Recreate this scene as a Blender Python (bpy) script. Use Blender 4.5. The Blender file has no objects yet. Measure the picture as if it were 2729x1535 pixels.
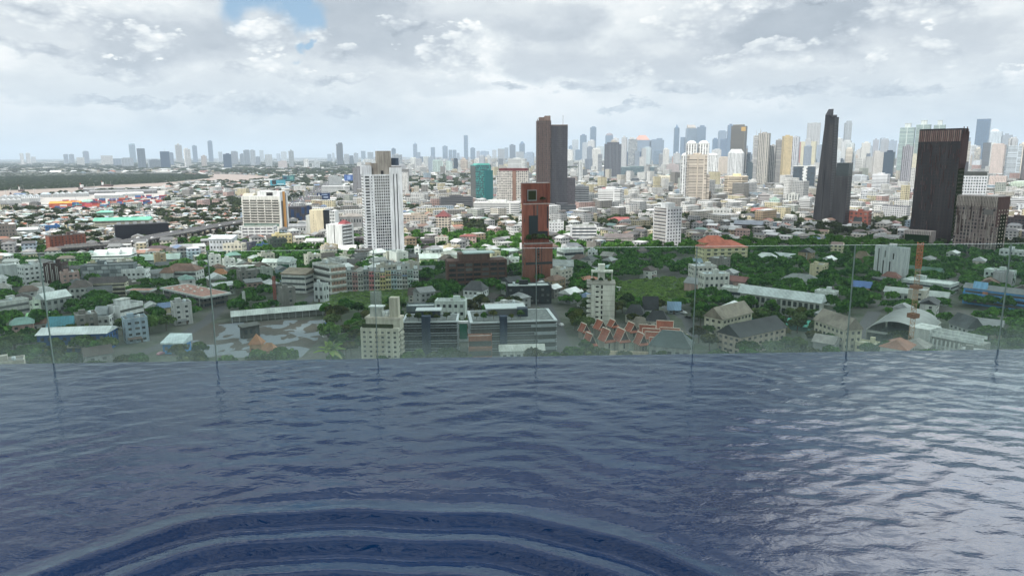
import bpy, math, random
import numpy as np
from mathutils import Vector, Matrix
scene = bpy.context.scene
COL = scene.collection
random.seed(11)
RNG = np.random.default_rng(11)
sin, cos, PI = math.sin, math.cos, math.pi
R = math.radians

# ------------------------------------------------------------------ camera
F, CX, CY, H = 1878.0, 1364.5, 767.5, 100.0          # pixels of the photograph, eye height above the streets
PITCH, ROLL = R(10.69), R(0.30)
EYE = Vector((0, 0, H))
_f = Vector((0, cos(PITCH), -sin(PITCH))); _u = Vector((0, sin(PITCH), cos(PITCH))); _r = Vector((1, 0, 0))
RT = _r * cos(ROLL) - _u * sin(ROLL)
UP = _u * cos(ROLL) + _r * sin(ROLL)
FW = _f
cd = bpy.data.cameras.new('camera'); cam = bpy.data.objects.new('camera', cd); COL.objects.link(cam)
cd.sensor_width = 36; cd.lens = 36 * F / 2729; cd.clip_start = 0.05; cd.clip_end = 120000
m = Matrix((RT, UP, -FW)).transposed().to_4x4(); m.translation = EYE
cam.matrix_world = m
scene.camera = cam

# ------------------------------------------------------------------ render settings
scene.render.engine = 'CYCLES'
cy = scene.cycles
cy.max_bounces = 8; cy.diffuse_bounces = 2; cy.glossy_bounces = 4; cy.transmission_bounces = 4
cy.transparent_max_bounces = 16; cy.volume_bounces = 0
cy.use_denoising = True; cy.use_adaptive_sampling = True; cy.adaptive_threshold = 0.012
cy.sample_clamp_indirect = 4; cy.caustics_reflective = False; cy.caustics_refractive = False
vs = scene.view_settings
vs.view_transform = 'Standard'; vs.look = 'None'; vs.exposure = .18; vs.gamma = 1; vs.use_curve_mapping = False

def c(h):
    v = [int(h[i:i + 2], 16) / 255 for i in (0, 2, 4)]
    g = sum(v) / 3; v = [g + (x - g) * .80 for x in v]
    return tuple(x / 12.92 if x <= .04045 else ((x + .055) / 1.055) ** 2.4 for x in v)

# ------------------------------------------------------------------ node helper
class NT:
    def __init__(s, tree):
        s.t = tree; tree.nodes.clear()
    def n(s, kind, **kw):
        nd = s.t.nodes.new(kind)
        for k, v in kw.items():
            if k.startswith('i_'):
                key = k[2:]
                key = int(key) if key.isdigit() else key
                s.put(nd.inputs[key], v)
            else: setattr(nd, k, v)
        return nd
    def put(s, sock, v):
        if hasattr(v, 'is_output') or isinstance(v, bpy.types.NodeSocket): s.t.links.new(v, sock)
        elif isinstance(v, bpy.types.Node): s.t.links.new(v.outputs[0], sock)
        else:
            if isinstance(v, tuple) and len(v) == 3 and sock.type == 'RGBA': v = v + (1,)
            sock.default_value = v
    def m(s, op, a, b=0.0, cc=0.0, clamp=False):
        nd = s.t.nodes.new('ShaderNodeMath'); nd.operation = op; nd.use_clamp = clamp
        s.put(nd.inputs[0], a); s.put(nd.inputs[1], b); s.put(nd.inputs[2], cc)
        return nd.outputs[0]
    def v(s, op, a, b=(0, 0, 0)):
        nd = s.t.nodes.new('ShaderNodeVectorMath'); nd.operation = op
        s.put(nd.inputs[0], a)
        if op == 'SCALE': s.put(nd.inputs[3], b)
        else: s.put(nd.inputs[1], b)
        return nd.outputs['Value'] if op in ('DOT_PRODUCT', 'LENGTH') else nd.outputs[0]
    def mix(s, f, a, b, mode='MIX'):
        nd = s.t.nodes.new('ShaderNodeMix'); nd.data_type = 'RGBA'; nd.blend_type = mode
        s.put(nd.inputs[0], f); s.put(nd.inputs[6], a); s.put(nd.inputs[7], b)
        return nd.outputs[2]
    def noise(s, vec, scale, detail=3, rough=.55, dist=0.0, dim='3D'):
        nd = s.t.nodes.new('ShaderNodeTexNoise'); nd.noise_dimensions = dim
        s.put(nd.inputs['Vector'], vec); nd.inputs['Scale'].default_value = scale
        nd.inputs['Detail'].default_value = detail; nd.inputs['Roughness'].default_value = rough
        nd.inputs['Distortion'].default_value = dist
        return nd.outputs[0]
    def ramp(s, f, a, b, lo=0.0, hi=1.0, smooth=True):
        nd = s.t.nodes.new('ShaderNodeMapRange')
        nd.interpolation_type = 'SMOOTHSTEP' if smooth else 'LINEAR'
        s.put(nd.inputs[0], f)
        for i, x in enumerate((a, b, lo, hi)): s.put(nd.inputs[1 + i], x)
        return nd.outputs[0]

# ------------------------------------------------------------------ sun and sky
SUN = Vector((-.50, -.62, .92)).normalized()
sd = bpy.data.lights.new('sun', 'SUN'); sd.energy = 4.5; sd.angle = R(.53); sd.color = (1, .955, .88)
so = bpy.data.objects.new('sun', sd); COL.objects.link(so)
so.rotation_euler = (-SUN).to_track_quat('-Z', 'Y').to_euler(); so.location = (-300, -400, 900)

world = bpy.data.worlds.new('World'); scene.world = world; world.use_nodes = True
W = NT(world.node_tree)
skyt = W.n('ShaderNodeTexSky', sky_type='NISHITA', sun_disc=False, sun_elevation=math.asin(SUN.z),
           sun_rotation=math.atan2(SUN.x, SUN.y), air_density=1.0, dust_density=1.5, ozone_density=1.0)
tc = W.n('ShaderNodeTexCoord').outputs['Generated']
sep = W.n('ShaderNodeSeparateXYZ', i_0=tc)
X, Y, Z = sep.outputs
Zc = W.m('MAXIMUM', Z, 0.0)
# clouds laid out by azimuth and elevation: broad grey bases, then bright heads whose outlines are broken up by noise
AZ = W.m('ARCTAN2', X, Y); EL = W.m('ARCSINE', Z)
flat = W.m('ADD', 1.0, 0.0)
q = W.n('ShaderNodeCombineXYZ', i_0=AZ, i_1=W.m('MULTIPLY', EL, 2.0), i_2=0.0).outputs[0]
wn = W.n('ShaderNodeTexNoise', i_Vector=q, i_Scale=7.0, i_Detail=6.0, i_Roughness=.62)
vo = W.n('ShaderNodeTexVoronoi', feature='F1', i_Vector=W.v('ADD', q, W.v('SCALE', W.v('SUBTRACT', wn.outputs[1], (.5, .5, .5)), .03)), i_Scale=27.0, i_Detail=2.0, i_Roughness=.6, i_Lacunarity=2.2)
puff = W.m('SUBTRACT', .42, vo.outputs['Distance'])
ws = W.n('ShaderNodeSeparateXYZ', i_0=W.v('SUBTRACT', wn.outputs[1], (.5, .5, .5))).outputs
QX = W.m('ADD', AZ, W.m('MULTIPLY', ws[0], .26)); QY = W.m('ADD', EL, W.m('MULTIPLY', ws[1], .10))
fine = W.m('SUBTRACT', W.noise(q, 20.0, 6, .6), .5)
soft = W.m('SUBTRACT', W.noise(W.v('ADD', q, (4.1, 7.7, 2.2)), 4.2, 5, .55), .5)
tone = W.m('ADD', W.m('ADD', .66, W.m('MULTIPLY', soft, 1.0)), W.m('MULTIPLY', fine, .35))
def blob(tone, x, y, rx, ry, peak, head):
    d_ = ray0(x * 1.0594, y * 1.0594); az = math.atan2(d_.x, d_.y); el = math.asin(d_.z)
    u = W.m('MULTIPLY', W.m('SUBTRACT', QX, az), 1773 / (rx * (1.42 if head else 1.0))); v = W.m('MULTIPLY', W.m('SUBTRACT', QY, el), 1773 / (ry * (1.38 if head else 1.0)))
    dd = W.m('SQRT', W.m('ADD', W.m('MULTIPLY', u, u), W.m('MULTIPLY', v, v)))
    if head:
        top = W.m('MULTIPLY_ADD', v, .5, .5, clamp=True)
        al = W.m('DIVIDE', W.m('SUBTRACT', W.m('MULTIPLY_ADD', puff, .75, 1.22), dd), W.m('MULTIPLY_ADD', top, -.50, .62), clamp=True)
        val = W.m('ADD', W.m('MULTIPLY_ADD', top, .30, peak - .20), W.m('MULTIPLY', puff, .50))
        al = W.m('MULTIPLY', al, .78)
    else:
        al = W.m('DIVIDE', W.m('SUBTRACT', 1.32, dd), .66, clamp=True); val = W.m('ADD', peak + .06, W.m('MULTIPLY', fine, .22)); al = W.m('MULTIPLY', al, .9)
    return W.m('ADD', tone, W.m('MULTIPLY', al, W.m('SUBTRACT', val, tone)))
def ray0(x, y): return (FW * F + RT * (x - CX) + UP * (CY - y)).normalized()
for (x, y, rx, ry, t) in ((390, 90, 290, 62, .28), (900, 45, 240, 72, .24), (985, 122, 150, 45, .30), (1350, 62, 160, 52, .32), (1400, 160, 130, 36, .38), (2030, 68, 225, 62, .20), (1660, 172, 140, 36, .38), (2410, 105, 160, 48, .38),
                          (1900, 205, 140, 24, .45), (40, 70, 110, 50, .50), (180, 215, 200, 26, .52), (1100, 225, 170, 26, .50), (2130, 205, 150, 24, .46), (560, 225, 160, 20, .50), (2500, 170, 120, 26, .45), (1250, 20, 160, 40, .5), (2200, -140, 330, 90, .3), (600, -160, 420, 90, .3), (1300, -240, 500, 100, .35)):
    tone = blob(tone, x, y, rx, ry, t, False)
for (x, y, rx, ry, t) in ((395, 86, 78, 36, .98), (135, 40, 72, 32, .86), (290, 168, 120, 22, .80), (690, 78, 76, 42, .97), (742, 196, 44, 44, .92), (645, 190, 70, 20, .84), (832, 214, 68, 15, .80), (1140, 152, 92, 58, .90), (1542, 186, 46, 28, .86),
                          (1465, 220, 88, 22, .76), (1742, 55, 66, 60, .92), (1905, 138, 84, 32, .86), (1870, 12, 120, 28, .88), (2300, 35, 100, 46, .84), (2345, 132, 54, 38, .88), (2510, 216, 74, 28, .92), (2180, 172, 44, 22, .82), (640, 268, 100, 17, .70),
                          (885, 278, 66, 13, .66), (1700, 228, 90, 17, .72), (2000, 238, 110, 16, .70), (2270, 240, 120, 14, .68), (1580, 278, 44, 9, .66), (345, 245, 130, 14, .68), (1050, 60, 60, 18, .7), (60, 130, 90, 18, .74), (850, 130, 60, 22, .74), (1300, 215, 60, 16, .7), (2060, 20, 60, 20, .6), (2130, 100, 30, 16, .7)):
    tone = blob(tone, x, y, rx, ry, t, True)
tone = W.m('ADD', tone, 0.0, clamp=True)
cr = W.n('ShaderNodeValToRGB', i_0=tone)
e = cr.color_ramp.elements
e[0].position = .12; e[0].color = (*c('8b99a9'), 1)
e[1].position = .97; e[1].color = (*c('fffefb'), 1)
for p, h in ((.30, 'a9b6c3'), (.47, 'c4ced7'), (.62, 'dbe3e7'), (.78, 'f2f5f5')):
    k = e.new(p); k.color = (*c(h), 1)
blue = W.mix(.6, W.v('SCALE', skyt.outputs[0], .10), c('8fbfe6'))
# the one open patch above the left of the picture
hole_d = ray_dir = None
def wdir(x, y): return (FW * F + RT * (x - CX) + UP * (CY - y)).normalized()
wob = W.v('SCALE', W.v('SUBTRACT', W.n('ShaderNodeTexNoise', i_Vector=tc, i_Scale=9.0, i_Detail=6.0).outputs[1], (.5, .5, .5)), .16)
hole = 0.0
for (hx, hy, s) in ((700, 15, .058), (755, 55, .040), (765, 158, .016), (795, 152, .010)):
    dd = W.v('LENGTH', W.v('MULTIPLY', W.v('SUBTRACT', W.v('ADD', tc, wob), tuple(wdir(hx, hy))), (1, 1, 1.25)))
    hole = W.m('MAXIMUM', hole, W.ramp(dd, s, s * .45))
bl = hole
# brightness of the deck away from the view: bright on the right and overhead towards the sun
br = W.ramp(W.v('DOT_PRODUCT', tc, tuple(Vector((.67, .47, .57)).normalized())), .84, .965)
br = W.m('MULTIPLY', br, W.ramp(Z, .24, .36))
gain = W.m('ADD', 1.0, W.m('MULTIPLY', br, 4.5))
gain = W.m('ADD', gain, W.m('MULTIPLY', W.ramp(W.v('DOT_PRODUCT', tc, tuple(SUN)), .55, .95), .8))
patch = W.ramp(W.noise(W.v('ADD', q, (2.2, .3, .9)), 2.6, 3, .55), .38, .60, -.55, .50)
gain = W.m('ADD', gain, W.m('MULTIPLY', W.ramp(Z, .23, .34), patch))
skyc = W.mix(bl, cr.outputs[0], blue)
hz = W.ramp(Z, .135, .0)
skyc = W.mix(W.m('MULTIPLY', hz, .60), skyc, c('b4cadb'))
skyc = W.mix(W.ramp(Z, .02, -.04), skyc, c('8f9aa0'))
bg = W.n('ShaderNodeBackground', i_Color=skyc, i_Strength=gain)
W.t.links.new(bg.outputs[0], W.n('ShaderNodeOutputWorld').inputs[0])
world.cycles.sampling_method = 'MANUAL'; world.cycles.sample_map_resolution = 512
# ------------------------------------------------------------------ materials
def newmat(name):
    mt = bpy.data.materials.new(name); mt.use_nodes = True
    return mt, NT(mt.node_tree)
def finish(T, sh):
    T.t.links.new(sh, T.n('ShaderNodeOutputMaterial').inputs[0])
def principled(T, col, rough=.8, **kw):
    b = T.n('ShaderNodeBsdfPrincipled'); T.put(b.inputs['Base Color'], col); T.put(b.inputs['Roughness'], rough)
    for k, v in kw.items(): T.put(b.inputs[k.replace('_', ' ')], v)
    finish(T, b.outputs[0]); return b
MAT = {}
def mat_paint(name, rough=.85, grime=.25, streak=True, spec=.3):
    mt, T = newmat(name)
    oc = T.n('ShaderNodeObjectInfo').outputs['Color']
    pos = T.n('ShaderNodeNewGeometry').outputs['Position']
    st = T.noise(T.v('MULTIPLY', pos, (1, 1, .12) if streak else (1, 1, 1)), .55, 4, .6)
    sp = T.noise(pos, 2.2, 3, .6)
    k = T.m('ADD', T.ramp(st, .38, .66, 1 - grime, 1.04), T.m('MULTIPLY', T.m('SUBTRACT', sp, .5), .22))
    principled(T, T.mix(1.0, oc, T.n('ShaderNodeCombineColor', i_0=k, i_1=k, i_2=k).outputs[0], 'MULTIPLY'), rough, Specular_IOR_Level=spec)
    MAT[name] = mt
mat_paint('wall'); mat_paint('concrete', .92, .35); mat_paint('metal', .45, .12, spec=.5)
def mat_roof(name, pitch, rough, grime):
    mt, T = newmat(name)
    oc = T.n('ShaderNodeObjectInfo').outputs['Color']
    pos = T.n('ShaderNodeNewGeometry').outputs['Position']
    sx = T.n('ShaderNodeSeparateXYZ', i_0=pos).outputs
    rib = T.m('SINE', T.m('MULTIPLY', T.m('ADD', T.m('MULTIPLY', sx[0], .94), T.m('MULTIPLY', sx[1], .34)), pitch))
    rust = T.noise(T.v('MULTIPLY', pos, (1, 1, .6)), .16, 6, .68)
    sp = T.noise(pos, 1.3, 4, .65)
    k = T.m('ADD', T.ramp(rust, .36, .64, 1 - grime, 1.05), T.m('ADD', T.m('MULTIPLY', rib, .05), T.m('MULTIPLY', T.m('SUBTRACT', sp, .5), .3)))
    col = T.mix(1.0, oc, T.n('ShaderNodeCombineColor', i_0=k, i_1=k, i_2=k).outputs[0], 'MULTIPLY')
    principled(T, col, rough, Specular_IOR_Level=.35)
    MAT[name] = mt
mat_roof('tiles', 9.0, .8, .35); mat_roof('sheet', 4.5, .5, .28)
mt, T = newmat('glass')                       # window glass seen from outside: dark rooms, sky in the panes
ri = T.n('ShaderNodeObjectInfo')
dark = T.mix(T.ramp(ri.outputs['Random'], .55, 1.0), ri.outputs['Color'], T.mix(.35, ri.outputs['Color'], (.35, .36, .34)))
principled(T, dark, .12, Specular_IOR_Level=.6); MAT['glass'] = mt
for nm, col, ro in (('asphalt', '46474a', .9), ('bark', '5a4a3c', .95)):
    mt, T = newmat(nm); pos = T.n('ShaderNodeNewGeometry').outputs['Position']
    principled(T, T.mix(T.noise(pos, .35 if nm == 'asphalt' else 3., 6, .7), tuple(x * .62 for x in c(col)), tuple(x * 1.35 for x in c(col))), ro)
    MAT[nm] = mt

def mat_leaf(name, a, b, trans=.25, vary=.5):
    mt, T = newmat(name)
    at = T.n('ShaderNodeAttribute', attribute_name='clump').outputs['Fac']
    rnd = T.n('ShaderNodeObjectInfo').outputs['Random']
    col = T.mix(T.ramp(at, 0, 1, smooth=False), a, b)
    hs = T.n('ShaderNodeHueSaturation', i_Hue=T.m('ADD', .47, T.m('MULTIPLY', rnd, .05)), i_Saturation=T.m('ADD', .8, T.m('MULTIPLY', rnd, .3)),
             i_Value=T.m('ADD', 1 - vary / 2, T.m('MULTIPLY', T.m('FRACT', T.m('MULTIPLY', rnd, 7.3)), vary)), i_Color=col)
    d = T.n('ShaderNodeBsdfDiffuse', i_Color=hs); t = T.n('ShaderNodeBsdfTranslucent', i_Color=hs)
    finish(T, T.n('ShaderNodeMixShader', i_0=trans, i_1=d.outputs[0], i_2=t.outputs[0]).outputs[0])
    MAT[name] = mt
mat_leaf('leaf', (.018, .048, .014), (.10, .18, .045), vary=.8)
mat_leaf('leaf_olive', (.028, .042, .012), (.105, .115, .034), vary=.7)
mat_leaf('leaf_far', (.020, .042, .018), (.075, .115, .045), vary=.7)
mat_leaf('leaf_bush', (.075, .17, .03), (.19, .33, .07), vary=.0)
mat_leaf('palm_leaf', (.09, .17, .03), (.26, .38, .07), .35, .2)

# far facades: windows are a repeating surface pattern laid out in metres along the wall (UV)
def mat_facade(name, pu, pv, fu, fv, gl, rough=.25, lift=.25, alt=None, glassy=False, objcol=True):
    mt, T = newmat(name)
    oi = T.n('ShaderNodeObjectInfo')
    wallc = oi.outputs['Color'] if objcol else T.n('ShaderNodeAttribute', attribute_name='Col').outputs['Color']
    uv = T.n('ShaderNodeUVMap').outputs[0]
    U, V, _ = T.n('ShaderNodeSeparateXYZ', i_0=uv).outputs
    su, sv = T.m('DIVIDE', U, pu), T.m('DIVIDE', V, pv)
    iu, iv = T.m('FRACT', su), T.m('FRACT', sv)
    mu = T.m('LESS_THAN', iu, fu); mv = T.m('LESS_THAN', T.m('ABSOLUTE', T.m('SUBTRACT', iv, .5)), fv / 2)
    mask = T.m('MULTIPLY', mu, mv)
    if alt:                                        # blank service strips in the facade
        mask = T.m('MULTIPLY', mask, T.m('LESS_THAN', T.m('FRACT', T.m('DIVIDE', U, alt[0])), alt[1]))
    mask = T.m('MULTIPLY', mask, T.m('GREATER_THAN', V, .01))
    cell = T.n('ShaderNodeCombineXYZ', i_0=T.m('FLOOR', su), i_1=T.m('FLOOR', sv), i_2=oi.outputs['Random'])
    wn = T.n('ShaderNodeTexWhiteNoise', i_Vector=cell.outputs[0]).outputs[0]
    wall = T.mix(T.ramp(T.noise(T.v('MULTIPLY', uv, (1, .1, 1)), .12, 4, .6), .35, .65, 0, .22), wallc, (.16, .16, .15))
    g = T.mix(T.m('MULTIPLY', T.m('POWER', wn, 3.0), lift * 2.2), gl, wallc)
    b = T.n('ShaderNodeBsdfPrincipled')
    T.put(b.inputs['Base Color'], T.mix(mask, wall, g))
    T.put(b.inputs['Roughness'], T.m('ADD', .75, T.m('MULTIPLY', mask, rough - .75)))
    finish(T, b.outputs[0]); MAT[name] = mt
G = (.035, .045, .055)
mat_facade('f_punch', 3.4, 3.2, .55, .50, G)
mat_facade('f_grid', 4.0, 3.3, .78, .60, G)
mat_facade('f_vert', 5.2, 3.2, .48, .80, G, alt=(26, .85))
mat_facade('f_band', 60., 3.4, .96, .48, G)
mat_facade('f_curtain', 1.6, 3.6, .90, .86, (.05, .075, .10), .12, .45)
mat_facade('f_slab', 30., 3.1, .93, .55, (.05, .05, .05), .6, .3)
mat_facade('f_brick', 3.6, 3.3, .42, .62, (.02, .02, .022), .4, .25, alt=(18, .72))
mat_facade('f_screen', 2.4, 3.4, .62, .74, (.012, .013, .017), .35, .4)
mat_facade('f_louvre', 3.1, 3.6, .62, .70, (.008, .009, .012), .35, .35, alt=(31, .93))
mat_facade('f_city', 3.8, 3.2, .55, .48, G, objcol=False)

# ------------------------------------------------------------------ meshes
def mesh_obj(name, verts, faces, mat, parent=None, col=None, smooth=False, fcol=None, uvs=None):
    me = bpy.data.meshes.new(name); me.from_pydata(verts, [], faces)
    me.materials.append(MAT[mat] if isinstance(mat, str) else mat)
    if smooth: me.polygons.foreach_set('use_smooth', [True] * len(faces))
    if fcol is not None:
        a = me.color_attributes.new('Col', 'FLOAT_COLOR', 'CORNER')
        n = np.array([len(f) for f in faces]); fc = np.concatenate([np.array(fcol, dtype=np.float32), np.ones((len(faces), 1), np.float32)], 1)
        a.data.foreach_set('color', np.repeat(fc, n, 0).ravel())
    if uvs is not None:
        l = me.uv_layers.new(name='UVMap'); l.data.foreach_set('uv', np.array(uvs, dtype=np.float32).ravel())
    o = bpy.data.objects.new(name, me); COL.objects.link(o)
    if parent is not None: o.parent = parent
    if col is not None: o.color = (*col[:3], 1)
    return o
def tag(o, label=None, cat=None, group=None, kind=None):
    if label: o['label'] = label
    if cat: o['category'] = cat
    if group: o['group'] = group
    if kind: o['kind'] = kind
    return o
def empty(name, loc=(0, 0, 0), rz=0.0):
    o = bpy.data.objects.new(name, None); COL.objects.link(o); o.location = loc; o.rotation_euler = (0, 0, rz)
    o.empty_display_size = .5; return o

def _cube(): return ([(x, y, z) for z in (0, 1) for y in (0, 1) for x in (0, 1)],
                     [(0, 1, 5, 4), (1, 3, 7, 5), (3, 2, 6, 7), (2, 0, 4, 6), (4, 5, 7, 6), (2, 3, 1, 0)])
def _gable(): return ([(0, 0, 0), (1, 0, 0), (1, 1, 0), (0, 1, 0), (0, .5, 1), (1, .5, 1)],
                      [(0, 1, 5, 4), (2, 3, 4, 5), (1, 2, 5), (3, 0, 4), (3, 2, 1, 0)])
def _hip(): return ([(0, 0, 0), (1, 0, 0), (1, 1, 0), (0, 1, 0), (.28, .5, 1), (.72, .5, 1)],
                    [(0, 1, 5, 4), (2, 3, 4, 5), (1, 2, 5), (3, 0, 4), (3, 2, 1, 0)])
def _pyr(): return ([(0, 0, 0), (1, 0, 0), (1, 1, 0), (0, 1, 0), (.5, .5, 1)], [(0, 1, 4), (1, 2, 4), (2, 3, 4), (3, 0, 4), (3, 2, 1, 0)])
def _shed(): return ([(0, 0, 0), (1, 0, 0), (1, 1, 0), (0, 1, 0), (0, 0, .25), (1, 0, .25), (1, 1, 1), (0, 1, 1)],
                     [(0, 1, 5, 4), (1, 2, 6, 5), (2, 3, 7, 6), (3, 0, 4, 7), (4, 5, 6, 7), (3, 2, 1, 0)])
def _arch(n=14):
    v, f = [], []
    for i in range(n + 1):
        a = PI * i / n
        for x in (0, 1): v.append((x, .5 - .5 * cos(a), sin(a)))
    for i in range(n): f.append((2 * i, 2 * i + 1, 2 * i + 3, 2 * i + 2))
    f += [tuple(range(2 * n, -1, -2)), tuple(range(1, 2 * n + 2, 2))]
    return v, [tuple(reversed(x)) if len(x) == 4 and False else x for x in f]
def _ring(t=.035):
    o = [(0, 0), (1, 0), (1, 1), (0, 1)]; i = [(t, t), (1 - t, t), (1 - t, 1 - t), (t, 1 - t)]
    v = [(x, y, z) for z in (0, 1) for x, y in o] + [(x, y, z) for z in (0, 1) for x, y in i]
    f = []
    for k in range(4):
        a, b = k, (k + 1) % 4
        f += [(a, b, b + 4, a + 4), (b + 8, a + 8, a + 12, b + 12), (a + 4, b + 4, b + 12, a + 12), (b, a, a + 8, b + 8)]
    return v, f
def _cyl(n=20, top=1.0):
    v = [(.5 + .5 * cos(2 * PI * k / n) * s, .5 + .5 * sin(2 * PI * k / n) * s, z) for z, s in ((0, 1), (1, top)) for k in range(n)]
    return v, [(k, (k + 1) % n, (k + 1) % n + n, k + n) for k in range(n)] + [tuple(range(n, 2 * n)), tuple(range(n - 1, -1, -1))]
def _frame(t=.14):       # an upright window-like frame (proud surround) in the xz plane
    return None
SHAPES = {'cube': _cube(), 'gable': _gable(), 'hip': _hip(), 'pyramid': _pyr(), 'shed': _shed(), 'arch': _arch(), 'ring': _ring(),
          'cyl': _cyl(), 'dome': None}
def _dome(n=16, m=5):
    v = [(.5 + .5 * cos(2 * PI * k / n) * cos(a), .5 + .5 * sin(2 * PI * k / n) * cos(a), sin(a)) for a in [PI / 2 * j / m * .98 for j in range(m + 1)] for k in range(n)]
    return v, [(j * n + k, j * n + (k + 1) % n, (j + 1) * n + (k + 1) % n, (j + 1) * n + k) for j in range(m) for k in range(n)] + [tuple(range(m * n, m * n + n))]
SHAPES['dome'] = _dome()
_um = {}
def unit(shape, mat):
    k = (shape, mat)
    if k not in _um:
        me = bpy.data.meshes.new(shape); me.from_pydata(SHAPES[shape][0], [], SHAPES[shape][1])
        if shape in ('arch', 'cyl', 'dome'):
            me.polygons.foreach_set('use_smooth', [len(p.vertices) == 4 for p in me.polygons])
        me.materials.append(MAT[mat]); _um[k] = me
    return _um[k]
def part(parent, name, shape, mat, lo, size, col=(.7, .7, .7), rz=0.0, label=None, sub=None):
    """one mesh part: the unit shape scaled to size with its lower corner at lo"""
    o = bpy.data.objects.new(name, unit(shape, mat)); COL.objects.link(o)
    o.parent = parent; o.location = lo; o.scale = size
    if rz: o.rotation_euler = (0, 0, rz)
    o.color = (*col[:3], 1)
    if sub is not None:                                # a piece of another part: keep it in the thing's frame
        o.parent = sub; o.matrix_parent_inverse = (Matrix.Translation(sub.location) @ Matrix.Diagonal((*sub.scale, 1))).inverted()
    if label: o['label'] = label
    return o

# ------------------------------------------------------------------ where a spot seen in the photograph stands on the ground
def ray(x, y): return FW * F + RT * (x - CX) + UP * (CY - y)
def gp(x, y, z=0.0, maxd=14000):
    d = ray(x, y)
    t = (z - H) / d.z if d.z < -1e-6 else 1e9
    h = math.hypot(d.x, d.y) * t
    if t <= 0 or h > maxd: t = maxd / math.hypot(d.x, d.y)
    return Vector((d.x * t, d.y * t, z))
def px(p):
    v = Vector(p) - EYE; w = v.dot(FW)
    if w < .1: return (-9999, -9999)
    return (CX + F * v.dot(RT) / w, CY - F * v.dot(UP) / w)
def height_at(g, y):
    """height z over ground point g that shows at row y of the photograph"""
    v = Vector((g.x, g.y, -H)); k = (CY - y) / F
    a, b = v.dot(UP) - k * v.dot(FW), UP.z - k * FW.z
    return -a / b
PLACES = []      # (phrase, px x, px y) of the buildings other labels refer to
FOOT = []        # footprints that the fill keeps clear of: (cx, cy, rot, w/2, d/2)
THINGS = []      # (object, auto noun phrase) to be given a label at the end

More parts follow.
